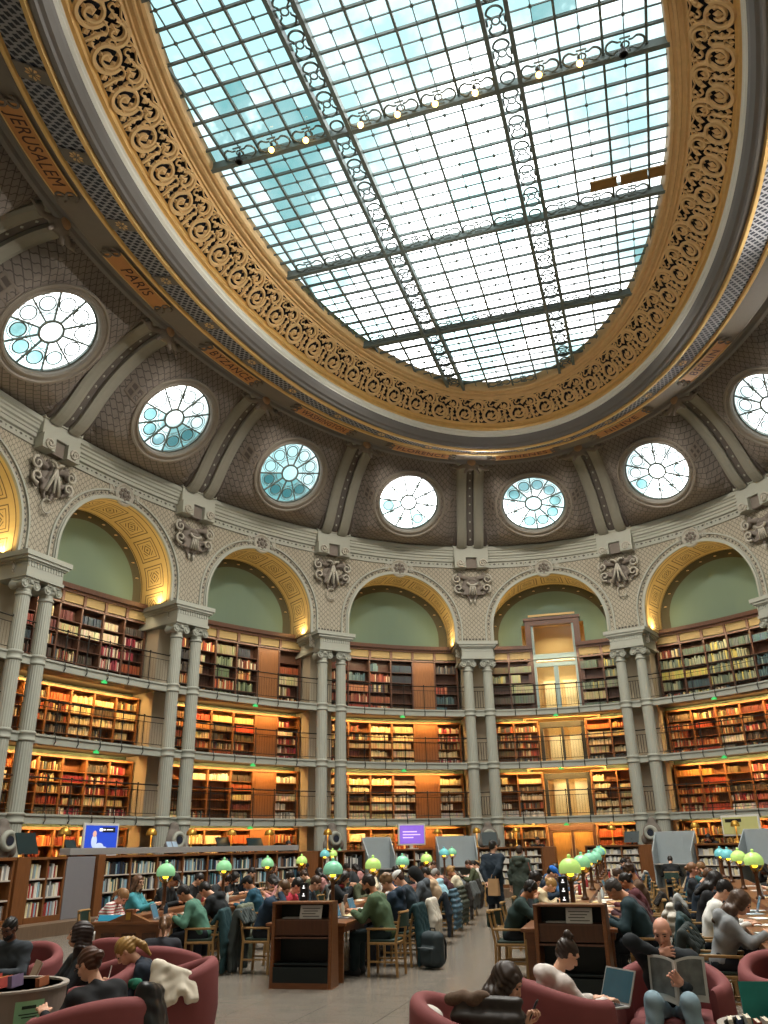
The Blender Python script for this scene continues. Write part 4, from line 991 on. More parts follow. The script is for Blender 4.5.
# ================================================================ tall door bay (ATHENES)
B = BAYS[11]; P = Pier(math.degrees(B.th(B.w/2))); DW = .80
BLUEG = mat('pale blue grey paint', '8fa3a0', .5, var=.05); GLOW = mat('cream room behind the doors', 'd9b981', .7, var=.06)
T = lambda x, y, z: P(x, y, z)
b = MB(); b.box(-1.25, -.98, VB-.30, VB-.02, 7.13, 11.50); b.box(.98, 1.25, VB-.30, VB-.02, 7.13, 11.50); b.box(-.98, .98, VB-.30, VB-.02, 11.22, 11.50); b.box(-1.30, 1.30, VB-.36, VB-.02, 11.46, 11.58)
struct(b.build('trim_1', WOODC, tf=T))
for l, (z0, z1, nm, lab) in enumerate([(.30, 2.5, 'door_1', ''), (2.77, 4.6, 'door_2', ''), (4.95, 6.8, 'door_3', ''), (7.13, 11.22, 'door_4', '')]):
    d = struct(empty(nm, P(0, VB-.15, z0), P.rz))
    fm = [WOODC, mat('dark door frame', '3a3a34', .5), mat('dark door frame', '3a3a34', .5), BLUEG][l]
    b = MB(); h = z1-z0
    if l == 3:
        b.box(-.98, -.88, -.1, .1, 0, h); b.box(.88, .98, -.1, .1, 0, h); b.box(-.98, .98, -.14, .1, 2.50, 2.72); b.box(-.98, .98, -.1, .1, 2.15, 2.32); b.box(-.1, .1, -.08, .1, 0, 2.15)
    else:
        b.box(-.98, -.84, -.1, .1, 0, h); b.box(.84, .98, -.1, .1, 0, h); b.box(-.98, .98, -.1, .1, h-.25, h); b.box(-.05, .05, -.08, .1, 0, h)
    b.build('door_frame', fm, d)['kind'] = 'structure'
    if l != 0:
        g = MB(); g.box(-.86, .86, .0, .012, .02, h-.05); g.build('door_glass', glass_mat('door glass', (.95, .97, .93)), d)['kind'] = 'structure'
    else:
        for s_ in (-1, 1):
            g = MB(); g.box(s_*.45-.38, s_*.45+.38, -.02, .03, .02, 1.93)
            for q in (.08, 1.0): g.box(s_*.45-.28, s_*.45+.28, -.035, -.02, q+.1, q+.8)
            g.build('door_leaf', wood('yellow oak door', 'b98c4e', .4), d)['kind'] = 'structure'
            g = MB(); g.tube([(s_*.12, -.07, .95), (s_*.12, -.07, 1.25)], .015, 6); g.build('door_handle', IRON, d)['kind'] = 'structure'
# the lit passage behind: floors, wall, a pale arched window frame
b = MB(); b.box(-1.6, 1.6, VB+2.2, VB+2.3, 0, 11.8)
for z in (2.6, 4.8, 6.98, 11.7): b.box(-1.6, 1.6, VB-.05, VB+2.2, z, z+.1)
b.box(-1.7, -1.6, VB-.05, VB+2.3, 0, 11.8); b.box(1.6, 1.7, VB-.05, VB+2.3, 0, 11.8)
struct(b.build('wall_passage', GLOW, tf=T))
b = MB()
for z in FL_Z:
    for x in (-.45, .5):
        b.box(x-.30, x+.30, VB+1.9, VB+2.19, z+.1, z+1.75); b.box(x-.36, x+.36, VB+1.86, VB+2.19, z+1.75, z+1.85)
struct(b.build('trim_2', mat('cream cupboards', 'e2cfa0', .6), tf=T))
for z, pw in ((1.9, 8), (4.4, 14), (6.5, 14), (9.3, 22), (11.2, 14)):
    L = bpy.data.lights.new('passage_lamp', 'AREA'); L.size = 1.2; L.energy = pw; L.color = (1, .88, .70); lo = bpy.data.objects.new('passage_lamp', L); col.objects.link(lo); lo.location = P(0, VB+1.1, z); lo.rotation_euler = (0, 0, 0)
# warm lamps at the arch springings
for i in range(7, 14):
    B = BAYS[i]
    for u, s_ in ((1.0, 1), (B.w-1.0, -1)):
        L = bpy.data.lights.new('arch_uplight', 'AREA'); L.shape = 'RECTANGLE'; L.size = .15; L.size_y = .5; L.energy = ARCH_W; L.color = (1, .72, .34)
        lo = bpy.data.objects.new('arch_uplight', L); col.objects.link(lo); p = Vector(B(u+s_*.02, .75, 10.16)); lo.location = p
        tg = Vector(B(u+s_*.25, .80, 12.2)); lo.rotation_euler = (tg-p).to_track_quat('-Z', 'Y').to_euler()
# daylight guided in through the skylight opening
L = bpy.data.lights.new('skylight_portal', 'AREA'); L.shape = 'ELLIPSE'; L.size = 2*BX; L.size_y = 2*BY; L.cycles.is_portal = True
lo = bpy.data.objects.new('skylight_portal', L); col.objects.link(lo); lo.location = (0, 0, SKZ+.3)

# added fill lights without fixtures wash the arcade walls from the lantern ledge
for k in range(16):
    t = 2*PI*(k+.5)/16
    L = bpy.data.lights.new('added_wall_fill', 'AREA'); L.size = .5; L.energy = WALL_W; L.color = (1, .92, .80); L.spread = 2.2
    lo = bpy.data.objects.new('added_wall_fill', L); col.objects.link(lo); p = Vector(ellp(8.2, t, 16.35)); lo.location = p
    tg = Vector(ellp(13.9, t, 8.0)); lo.rotation_euler = (tg-p).to_track_quat('-Z', 'Y').to_euler()
for x in (-3.6, -1.4, 1.4, 3.6):  # unseen downlights added below the skylight to brighten the floor
    for y in (-11.0, -6.7, -2.1, 2.5, 6.85):
        if (x/BX)**2+(y/BY)**2 > .75: continue
        L = bpy.data.lights.new('added_floor_fill', 'AREA'); L.size = .4; L.energy = DOWN_W; L.color = (1, .95, .86); L.spread = 2.4
        lo = bpy.data.objects.new('added_floor_fill', L); col.objects.link(lo); lo.location = (x, y, SKZ-.4)

for k in range(16):  # added spots with no fixture, to brighten the gilt frieze across the room
    t = 2*PI*(k+.5)/16
    L = bpy.data.lights.new('added_frieze_fill', 'SPOT'); L.spot_size = .95; L.spot_blend = .8; L.shadow_soft_size = .06; L.energy = VAULT_W*9; L.color = (1, .93, .82)
    lo = bpy.data.objects.new('added_frieze_fill', L); col.objects.link(lo); p = Vector(ellp(13.5, t, 14.95)); lo.location = p
    tg = Vector(ellp(6.6, t+PI, 17.9)); lo.rotation_euler = (tg-p).to_track_quat('-Z', 'Y').to_euler()
# ================================================================ staff counters, low bookcases and screens round the oval
class Arc:
    """local frame on the oval of half width b at angle t0: x to the right, y outwards"""
    def __init__(s, b, deg):
        s.b, s.t0 = b, math.radians(deg); p, q = np.array(ellp(b, s.t0, 0)), np.array(ellp(b, s.t0-.001, 0)); s.per = .001/np.linalg.norm(q-p)
    def __call__(s, x, y, z): return ellp(s.b+y, s.t0-x*s.per, z)
    def rz(s, x=0):
        p, q = s(x-.05, 0, 0), s(x+.05, 0, 0); return math.atan2(q[1]-p[1], q[0]-p[0])
def span(b, t0, t1):
    a = Arc(b, (t0+t1)/2); return a, math.radians(t0-t1)/a.per/2
GREYP = mat('grey counter panel', '78767a', .5, var=.04); GREYT = mat('pale grey counter top', '8f8d8b', .4, var=.04); PARTG = mat('pale grey partition', '9aa3a6', .5, var=.05)
WOODR = wood('reddish counter wood', '774a28', .38); PLAST = mat('black plastic', '17181b', .4, var=.05); BRASS = mat('brass', 'b88f3f', .3, metal=.75, var=.1)
BOOKC = {'white': 'd6d3ca', 'pale blue': '8fb0bf', 'black': '26262a', 'cream': 'd8cba4', 'red': '9d3a34', 'grey': '8d8f90', 'teal': '3f7078', 'brown': '6a4a35', 'dark blue': '2c3f5c', 'yellow': 'd0a83c', 'green': '5a7a4e'}
_ub = MB(); _ub.box(-.5, .5, -.5, .5, 0, 1); _ub.add([(-.5, -.5, 0), (-.25, -.56, 0), (.25, -.56, 0), (.5, -.5, 0), (-.5, -.5, 1), (-.25, -.56, 1), (.25, -.56, 1), (.5, -.5, 1)], [(0, 1, 5, 4), (1, 2, 6, 5), (2, 3, 7, 6)])
_um = None; NBOOK = [0]
def solo_book(A, x, y, z, w_, d_, h_, cname, label, group):
    global _um
    if _um is None:
        o = _ub.build('book', mat('white book', BOOKC['white'], .6)); _um = o.data; bpy.data.objects.remove(o)
    o = link('book', _um); o.location = A(x, y, z); o.rotation_euler = (0, 0, A.rz(x)); o.scale = (w_, d_, h_)
    o.material_slots[0].link = 'OBJECT'; o.material_slots[0].material = mat(cname+' book', BOOKC[cname], .6)
    tag(o, label, 'book', group); NBOOK[0] += 1
ROWN = ['bottom', 'middle', 'top', 'highest']
def low_case(t0, t1, name, label, z1=1.62, rows=3, secs=4, cols=('white', 'pale blue', 'black', 'grey', 'cream'), where='', solo=False, depth=.38, b=10.6, wood_m=None):
    A, hw = span(b, t0, t1); wm = wood_m or WOODR; o = A(0, 0, .3)
    t = empty(name, o, 0, label, 'bookcase', 'low bookcases round the oval')
    T = lambda x, y, z: tuple(np.array(A(x, y, z))-np.array(o))
    for k in range(secs+1): m = MB(); x = -hw+2*hw*k/secs; m.box(x-.03, x+.03, 0, depth, .3, z1); m.build('upright', wm, t, tf=T)
    m = MB(); m.box(-hw, hw, depth, depth+.04, .3, z1, step=.5); m.build('back_panel', WOODC, t, tf=T)
    m = MB(); m.box(-hw-.03, hw+.03, -.03, depth+.75, z1, z1+.05, step=.5); m.build('top_board', wm, t, tf=T)
    m = MB(); m.box(-hw, hw, -.01, depth, .3, .42, step=.5); m.build('plinth', wm, t, tf=T)
    m = MB(); m.box(-hw, hw, depth+.70, depth+.74, .3, z1, step=.5); m.build('rear_panel', wm, t, tf=T)
    zz = [.42+(z1-.42)*r/rows for r in range(rows+1)]
    for r in range(1, rows): m = MB(); m.box(-hw, hw, .01, depth, zz[r]-.03, zz[r], step=.5); m.build('shelf', mat('pale shelf edge', 'b9ada0', .5), t, tf=T)
    rb = random.Random(int(t0*10))
    for k in range(secs):
        for r in range(rows):
            x = -hw+2*hw*k/secs+.05; xe = -hw+2*hw*(k+1)/secs-.05; room = zz[r+1]-zz[r]-.06; xe2 = xe if rb.random() < .8 else x+(xe-x)*.75
            while x < xe2-.03:
                w_ = min(.034+.034*rb.random(), xe-x); h = room*(.66+.3*rb.random()); cn = cols[rb.randrange(len(cols))]; d = .2+.06*rb.random()
                if solo and NBOOK[0] < 300:
                    solo_book(A, x+w_/2, .06+d/2, zz[r]+.002, w_-.004, d, h, cn, '%s book, %s shelf of the %s' % (cn, ROWN[r], where+((', '+['first', 'second', 'third', 'fourth', 'fifth', 'sixth', 'seventh', 'eighth'][k]+' bay') if secs > 2 else (', left bay' if k == 0 else ', right bay'))), '%s books, %s shelf, %s bay %s' % (cn, ROWN[r], where, 'abcdefghij'[k]))
                else: emit_book(A, x, x+w_-.004, zz[r], zz[r]+h, .06, .06+d, tuple(lin(BOOKC[cn])))
                x += w_
    return t, A, hw
def arc_panel(name, t0, t1, b, y0, y1, z0, z1, m, label, cat='panel', group=None, fold=0):
    A, hw = span(b, t0, t1); o = A(0, 0, z0); q = MB(); q.box(-hw, hw, y0, y1, z0, z1, step=.4)
    x = q.build(name, m, None, tf=lambda a, bb, c: tuple(np.array(A(a, bb, c))-np.array(o))); x.location = o; tag(x, label, cat, group); bevel(x, .008); return x
low_case(188, 179.2, 'low_bookcase', 'low dark bookcase at the left edge of the photo', rows=3, secs=2, cols=('white', 'brown', 'grey'))
arc_panel('wood_divider', 179.0, 177.6, 10.55, 0, 1.1, .3, 1.68, WOODR, 'tall reddish wood end panel left of the small pale bookcase')
low_case(177.4, 173.4, 'low_bookcase', 'two bay low bookcase of pale books left of the grey panel', secs=2, cols=('white', 'white', 'pale blue', 'grey', 'cream', 'red'), where='bookcase left of the grey panel', solo=True)
arc_panel('grey_divider', 173.3, 169.9, 10.58, 0, 1.1, .3, 1.66, GREYP, 'plain grey panel between the two low bookcases on the left')
arc_panel('wood_divider', 169.8, 168.9, 10.5, 0, 1.15, .3, 1.70, WOODR, 'wood end post right of the plain grey panel')
low_case(168.8, 140.4, 'low_bookcase', 'long low bookcase behind the left reading table', secs=8, cols=('white', 'pale blue', 'black', 'grey', 'teal', 'black', 'cream', 'dark blue', 'brown'), where='long low bookcase', solo=True)
arc_panel('counter_ledge', 172.8, 140.3, 10.66, 0, .35, 1.70, 1.86, GREYT, 'long pale grey ledge on top of the left counter', 'ledge')
arc_panel('wood_divider', 140.2, 137.4, 10.5, 0, 1.1, .3, 1.66, WOODR, 'wood end panel closing the long left bookcase')
low_case(136.4, 129.2, 'low_bookcase', 'dark recessed wooden desk shelf left of the first grey partition', secs=2, rows=2, cols=('white', 'grey', 'black'))
low_case(123.6, 116.6, 'low_bookcase', 'low bookcase under the purple screen', secs=2, rows=4, cols=('white', 'grey', 'black', 'cream'))
low_case(108.0, 95.8, 'low_bookcase', 'low bookcase of pale periodicals left of the door', secs=4, rows=5, cols=('white', 'white', 'grey', 'cream'))
arc_panel('wood_divider', 95.6, 93.2, 10.5, 0, 1.1, .3, 1.66, WOODR, 'wood end panel just left of the central passage')
low_case(87.2, 77.0, 'low_bookcase', 'low bookcase of pale periodicals right of the door', secs=3, rows=5, cols=('white', 'white', 'grey', 'cream'))
arc_panel('wood_divider', 76.8, 74.4, 10.5, 0, 1.1, .3, 1.66, WOODR, 'wood end panel left of the far right grey partition')
low_case(66.4, 58.8, 'low_bookcase', 'low wooden bookcase between the two right hand partitions', secs=2, rows=4, cols=('white', 'grey', 'cream'))
low_case(52.8, 40, 'low_bookcase', 'low bookcase at the right edge of the photo', secs=3, rows=4, cols=('white', 'grey', 'cream'))
for (t0, t1, lab) in ((128.9, 124.0, 'pale grey folding partition left of the purple screen'), (115.6, 108.4, 'pale grey folding partition right of the purple screen'), (74.2, 67.0, 'pale grey folding partition with a desk behind the right reading tables'), (58.4, 53.0, 'pale grey folding partition near the right edge')):
    A, hw = span(10.4, t0, t1); o = A(0, 0, .3); t = empty('partition_screen', o, 0, lab, 'partition', 'grey partitions')
    T = lambda x, y, z: tuple(np.array(A(x, y, z))-np.array(o))
    m = MB(); m.box(-hw, hw, .55, .60, .3, 2.08, step=.5); bevel(m.build('rear_screen', PARTG, t, tf=T), .01)
    for s_ in (-1, 1):
        m = MB(); m.add([(s_*hw-.02, 0, .3), (s_*hw+.02, 0, .3), (s_*hw+.02, .58, .3), (s_*hw-.02, .58, .3), (s_*hw-.02, -.05, 1.45), (s_*hw+.02, -.05, 1.45), (s_*hw+.02, .58, 2.08), (s_*hw-.02, .58, 2.08)], [(0, 1, 2, 3), (4, 5, 6, 7), (0, 1, 5, 4), (1, 2, 6, 5), (2, 3, 7, 6), (3, 0, 4, 7)]); m.build('side_screen', PARTG, t, tf=T)
    m = MB(); m.box(-hw, hw, -.1, .55, 1.02, 1.06, step=.5); m.build('desk_top', GREYT, t, tf=T)
# brass desk lamps along the counter
def brass_parts(t):
    m = MB(); m.lathe([(.0, 0), (.11, 0), (.11, .02), (.05, .04), (.02, .08), (.016, .5)], 14); m.build('stem', BRASS, t, smooth=True)
    m = MB(); G = [(.0, .70), (.05, .695), (.10, .66), (.14, .60), (.155, .53), (.15, .50), (.145, .53), (.09, .64), (.0, .68)]; m.lathe(G, 18); m.build('lamp_shade', BRASS, t, smooth=True)
    m = MB(); m.sphere((0, 0, .55), .05); m.build('bulb', mat('warm lamp bulb', 'ffd890', .4, emit='ffcf80', estr=6), t, smooth=True)
pb = None
BL = [(171.8, 'farthest left, beside the round carved vent'), (161.0, 'left of the blue grey leaflet stand'), (155.5, 'beside the second column pair from the left'), (149.7, 'in front of the pale books near the black monitors'), (143.9, 'near the right end of the long ledge'), (134.4, 'in front of the third column pair from the left'), (115.1, 'right of the purple screen'), (107.8, 'beside the fourth column pair'), (100.4, 'above the periodicals left of the door'), (82.4, 'above the periodicals right of the door'), (67.2, 'behind the right hand grey partition'), (60.2, 'in front of the white framed screen at right')]
for (tt, lab) in BL:
    A = Arc(11.2, tt); p = A(0, 0, 1.67); lab = 'brass dome desk lamp, '+lab
    if pb is None: pb = empty('desk_lamp', p, A.rz(), lab, 'lamp', 'brass desk lamps on the counter'); brass_parts(pb)
    else: dup(pb, p, A.rz(), lab)
# screens and equipment on the counter
def screen(tt, zc, w_, h_, frame_m, disp_m, label, name='display_screen', tilt=.1, b=11.25, extra=None, stand=True):
    A = Arc(b, tt); zb = 1.67; t = empty(name, A(0, 0, zb), A.rz(), label, 'screen'); c = zc-zb
    m = MB(); m.box(-w_/2-.06, w_/2+.06, -.02, .04, c-h_/2-.06, c+h_/2+.06); bevel(m.build('bezel', frame_m, t), .012)
    m = MB(); m.box(-w_/2, w_/2, -.028, -.02, c-h_/2, c+h_/2); m.build('display', disp_m, t)
    m = MB(); m.box(-.06, .06, .02, .08, 0, c); m.box(-.22, .22, -.10, .16, 0, .02); m.build('stand', frame_m, t)
    if extra: extra(t, c, w_, h_)
    return t
WFR = mat('white screen frame', 'c9c8c2', .4, var=.03)
def ex_blue(t, c, w_, h_):
    m = MB(); m.box(.0, w_*.42, -.032, -.028, c+h_*.26, c+h_*.44); m.build('display_banner', PLAST, t)
    m = MB(); m.box(-w_*.08, w_*.02, -.034, -.031, c+h_*.30, c+h_*.40); m.box(w_*.04, w_*.10, -.036, -.032, c+h_*.33, c+h_*.38); m.box(w_*.14, w_*.34, -.036, -.032, c+h_*.34, c+h_*.37); m.build('display_caption', mat('white print', 'e8e8e8', .5, emit='ffffff', estr=.5), t)
    m = MB(); m.sphere((-w_*.22, -.03, c-h_*.05), (.10, .005, .16)); m.sphere((-w_*.05, -.03, c-h_*.25), (.16, .005, .10)); m.sphere((w_*.1, -.03, c-h_*.32), (.12, .005, .06)); m.build('display_figure', mat('pale figure on screen', 'a9b7cf', .5, emit='a9b7cf', estr=.4), t)
    m = MB(); m.sphere((-w_*.22, -.032, c+h_*.2), (.07, .005, .08)); m.build('display_face', mat('pinkish figure on screen', 'c79a86', .5, emit='c79a86', estr=.4), t)
screen(167.3, 2.06, 1.15, .70, WFR, mat('blue display', '1f3a9a', .3, emit='2443b0', estr=.45), 'large white framed screen showing a blue picture on the left counter', extra=ex_blue)
def ex_purple(t, c, w_, h_):
    m = MB()
    for k, (a, b_) in enumerate(((-.38, .2), (-.38, .34), (-.38, .05))): m.box(w_*a, w_*b_, -.034, -.028, c+h_*(.12-.16*k), c+h_*(.18-.16*k))
    m.build('display_text', mat('pale print on screen', 'c9b4ee', .5, emit='c9b4ee', estr=.5), t)
screen(119.7, 2.16, .98, .62, WFR, mat('purple display', '7a55b8', .3, emit='7d5cc4', estr=.4), 'white framed screen with a purple picture in front of the FLORENCE bay', extra=ex_purple)
screen(59.4, 2.20, 1.35, .52, WFR, mat('olive display', '7d7a4e', .3, emit='7d7a4e', estr=.5), 'wide white framed screen with an olive picture at the right', extra=lambda t, c, w_, h_: (lambda m: (m.box(-w_*.42, w_*.05, -.034, -.028, c+h_*.2, c+h_*.40), m.build('display_banner', PLAST, t)))(MB()))
def monitor(tt, label, w_=.52, h_=.34, x=0, tilt=0.0):
    A = Arc(11.2, tt); t = empty('computer_monitor', A(x, 0, 1.67), A.rz(), label, 'monitor', 'black monitors on the counters')
    m = MB(); m.add([(-w_/2, -.02, .08), (w_/2, -.02, .08), (w_/2, .16, .08+h_), (-w_/2, .16, .08+h_), (-w_/2, .02, .08), (w_/2, .02, .08), (w_/2, .20, .08+h_), (-w_/2, .20, .08+h_)], [(0, 1, 2, 3), (4, 5, 6, 7), (0, 1, 5, 4), (1, 2, 6, 5), (2, 3, 7, 6), (3, 0, 4, 7)]); bevel(m.build('screen', mat('dark green black screen back', '16282a', .35), t), .01)
    m = MB(); m.box(-.10, .10, -.05, .15, 0, .015); m.box(-.03, .03, .03, .08, 0, .2); m.build('stand', PLAST, t)
monitor(175.6, 'large black tilted monitor beside the carved vent at the left edge', .62, .46)
monitor(170.6, 'small black monitor left of the blue screen', .36, .3)
monitor(150.6, 'black monitor on the long grey ledge, left one near the pale books', .5, .36)
monitor(145.8, 'black monitor on the long grey ledge, right one', .6, .34)
monitor(105.4, 'dark green monitor on the counter left of the door', .56, .44)
monitor(79.0, 'dark green monitor on the counter right of the door', .52, .36)
A = Arc(11.0, 158.6); t = empty('leaflet_stand', A(0, 0, 1.67), A.rz(), 'small slanted stand with blue grey leaflets on the left counter', 'stand')
m = MB(); m.add([(-.22, -.1, 0), (.22, -.1, 0), (.22, .1, 0), (-.22, .1, 0), (-.22, .08, .34), (.22, .08, .34)], [(0, 1, 2, 3), (0, 1, 5, 4), (1, 2, 5), (0, 4, 3), (2, 3, 4, 5)]); m.build('support', GREYP, t)
m = MB(); [m.obox((x, -.02, .17), (.09, 0, 0), (0, .09, .16), (0, -.006, .003)) for x in (-.11, .11)]; m.build('leaflet', mat('blue grey leaflet', '8fa4b8', .6), t)
# ================================================================ reading tables, green lamps, chairs
class Tab:
    def __init__(s, P0, deg, L): s.P = np.array(P0, float); r = math.radians(deg); s.d = np.array((-math.sin(r), math.cos(r))); s.n = np.array((math.cos(r), math.sin(r))); s.L = L; s.rz = r
    def at(s, a, o, z=0): p = s.P+s.d*a+s.n*o; return (float(p[0]), float(p[1]), z)
    def face(s, side): v = -s.n*side; return math.atan2(v[1], v[0])-PI/2      # rotation so that +Y looks at the table
TABS = {'A': Tab((-4.75, -3.95), 10, 12.6), 'B': Tab((-1.83, -3.9), 6, 12.6), 'C': Tab((1.94, -4.36), 2, 13.0), 'D': Tab((4.65, -6.8), 0, 17.0), 'E': Tab((-7.2, 10.2), 10, 3.2), 'F': Tab((-3.4, 10.6), 6, 4.2), 'G': Tab((1.35, 10.2), 2, 4.4)}
TLAB = {'A': 'the left reading table', 'B': 'the reading table behind the left book return', 'C': 'the reading table behind the right book return', 'D': 'the right reading table', 'E': 'the far left reading table', 'F': 'the far middle reading table', 'G': 'the far right reading table'}
TH = .76
def table_parts(t, L, endcap):
    m = MB(); m.box(-.60, .60, 0, L, TH-.045, TH); bevel(m.build('tabletop', WOODT, t), .008)
    m = MB(); m.box(-.56, .56, .06, L-.06, TH-.13, TH-.045); m.build('apron', WOODT, t)
    m = MB(); m.box(-.09, .09, .05, L-.05, TH, TH+.07); bevel(m.build('centre_spine', WOODT, t), .01)
    for y in (.10, L-.10):
        m = MB(); m.box(-.54, .54, y-.03, y+.03, 0, TH-.045); q = m.build('end_panel', WOODT, t)
        for x in (-.33, 0, .33): mm = MB(); mm.box(x-.11, x+.11, y-.045, y+.045, .12, TH-.16); mm.build('panel_field', wood('darker panel wood', '50301b', .4), q)
    k = max(2, int(L/3))
    for j in range(1, k): m = MB(); m.box(-.05, .05, L*j/k-.35, L*j/k+.35, 0, TH-.05); m.build('centre_support', WOODC, t)
    if endcap:
        m = MB(); m.add([(-.34, .01, TH), (.34, .01, TH), (0, .01, TH+.13), (-.34, .12, TH), (.34, .12, TH), (0, .12, TH+.13)], [(0, 1, 2), (3, 5, 4), (0, 2, 5, 3), (1, 4, 5, 2)]); m.box(-.06, .06, .0, .13, TH, TH+.17); m.build('end_pediment', WOODT, t)
        m = MB(); m.box(-.035, .035, -.012, .0, TH+.03, TH+.13); m.build('number_plate', BRASS, t)
for k, T_ in TABS.items():
    t = empty('reading_table', T_.at(0, 0), T_.rz, 'long wooden reading table: '+TLAB[k], 'table', 'long reading tables'); table_parts(t, T_.L, k in 'A')
LG = {'teal': ('86c9a6', .30), 'lime': ('b4da78', .55), 'green': ('8fcf98', .40), 'blue': ('6fbcc0', .34), 'white': ('d9e2b8', .9)}
def shade_m(n): return mat(n+' glass lamp shade', LG[n][0], .22, var=.05, emit=LG[n][0], estr=LG[n][1]*.34)
lamp0 = {}
def lamp_parts(t, n, h):
    m = MB(); m.lathe([(.0, 0), (.07, 0), (.07, .03), (.045, .05), (.035, .1), (.03, h-.22), (.045, h-.20), (.045, h-.17), (.02, h-.15), (.02, h-.02)], 12); m.build('lamp_post', wood('dark lamp post wood', '5a3a22', .4), t, smooth=True)
    m = MB()
    for a in (0, 2*PI/3, 4*PI/3): m.tube([(.03*math.cos(a), .03*math.sin(a), h-.18), (.10*math.cos(a), .10*math.sin(a), h-.14), (.145*math.cos(a), .145*math.sin(a), h-.05)], .012, 6)
    m.build('brass_fork', BRASS, t, smooth=True)
    m = MB(); P = [(.150, h-.075)]+[(.160*math.cos(a), h-.02+.150*math.sin(a)) for a in np.linspace(-.30, 1.45, 11)]; m.lathe(P+[(.02, h+.135), (.03, h+.15), (.02, h+.175), (.0, h+.18)], 24); m.build('lamp_shade', shade_m(n), t, smooth=True)
    m = MB(); m.sphere((0, 0, h-.085), (.05, .05, .035)); m.build('bulb', mat('yellow lamp bulb', 'ffd23a', .4, emit='ffc62a', estr=1.6), t, smooth=True)
def lamp(tab, s, n, h, label):
    T_ = TABS[tab]; p = T_.at(s, 0, TH+.07); key = (n, round(h, 2))
    if key not in lamp0: lamp0[key] = empty('reading_lamp', p, T_.rz, label, 'lamp', 'green glass reading lamps'); lamp_parts(lamp0[key], n, h)
    else: dup(lamp0[key], p, T_.rz, label)
ORDN = ['nearest', 'second', 'third', 'fourth', 'fifth', 'sixth', 'seventh']
for tab, S, cols, h in (('A', (1.38, 4.53, 7.9, 11.6), ('green', 'green', 'green', 'lime'), .60), ('B', (1.5, 4.53, 7.7, 11.3), ('teal', 'lime', 'teal', 'lime'), .60), ('C', (1.35, 4.53, 7.7, 10.9), ('lime', 'green', 'teal', 'teal'), .60), ('D', (7.1, 10.2, 13.4, 16.2), ('lime', 'lime', 'blue', 'blue'), .60), ('E', (.3, 1.6, 2.9), ('blue', 'lime', 'teal'), .74), ('F', (.6, 2.6), ('blue', 'teal'), .72), ('G', (.5, 2.2, 3.9), ('teal', 'blue', 'lime'), .66)):
    for k, (s, c) in enumerate(zip(S, cols)): lamp(tab, s, c, h, '%s glass dome lamp, %s on %s' % (c, ORDN[k], TLAB[tab]))
# chairs
def chair_parts(t, padc='2d4038'):
    m = MB(); m.box(-.23, .23, -.22, .22, .42, .455); bevel(m.build('seat_frame', WOODL, t), .01)
    m = MB(); m.box(-.21, .21, -.20, .21, .455, .49); bevel(m.build('seat_pad', mat('dark green leather', padc, .5), t), .014, 3)
    for x in (-.21, .21):
        m = MB(); m.bar((x, .20, 0), (x, .20, .62), .036, .036); bevel(m.build('leg', WOODL, t), .006)
        m = MB(); m.bar((x, -.24, 0), (x, -.22, .46), .036, .036); m.bar((x, -.22, .45), (x*.97, -.29, .82), .034, .034); bevel(m.build('leg', WOODL, t), .006)
        m = MB(); m.bar((x, -.25, .63), (x, .23, .63), .045, .028); bevel(m.build('armrest', WOODL, t), .006)
    m = MB(); G = [[(-.22+.44*k/8, -.30-.05*math.sin(PI*k/8), z) for z in (.66, .84)] for k in range(9)]; G2 = [[(p[0], p[1]+.03, p[2]) for p in r] for r in G]
    m.grid(G); m.grid(G2); [m.grid([[a[j], b[j]] for a, b in zip(G, G2)]) for j in (0, 1)]; m.build('backrest', mat('dark green leather', padc, .5), t)
    m = MB(); m.tube([(-.23+.46*k/8, -.285-.05*math.sin(PI*k/8), .85) for k in range(9)], .02, 6); m.build('top_rail', WOODL, t)
    for x in (-.21, .21): m = MB(); m.bar((x, .2, .2), (x, -.23, .2), .022, .022); m.build('stretcher', WOODL, t)
ch0 = [None]
def chair(p, rz, label):
    if ch0[0] is None: ch0[0] = empty('reading_chair', p, rz, label, 'chair', 'oak reading chairs'); chair_parts(ch0[0]); return ch0[0]
    return dup(ch0[0], p, rz, label)
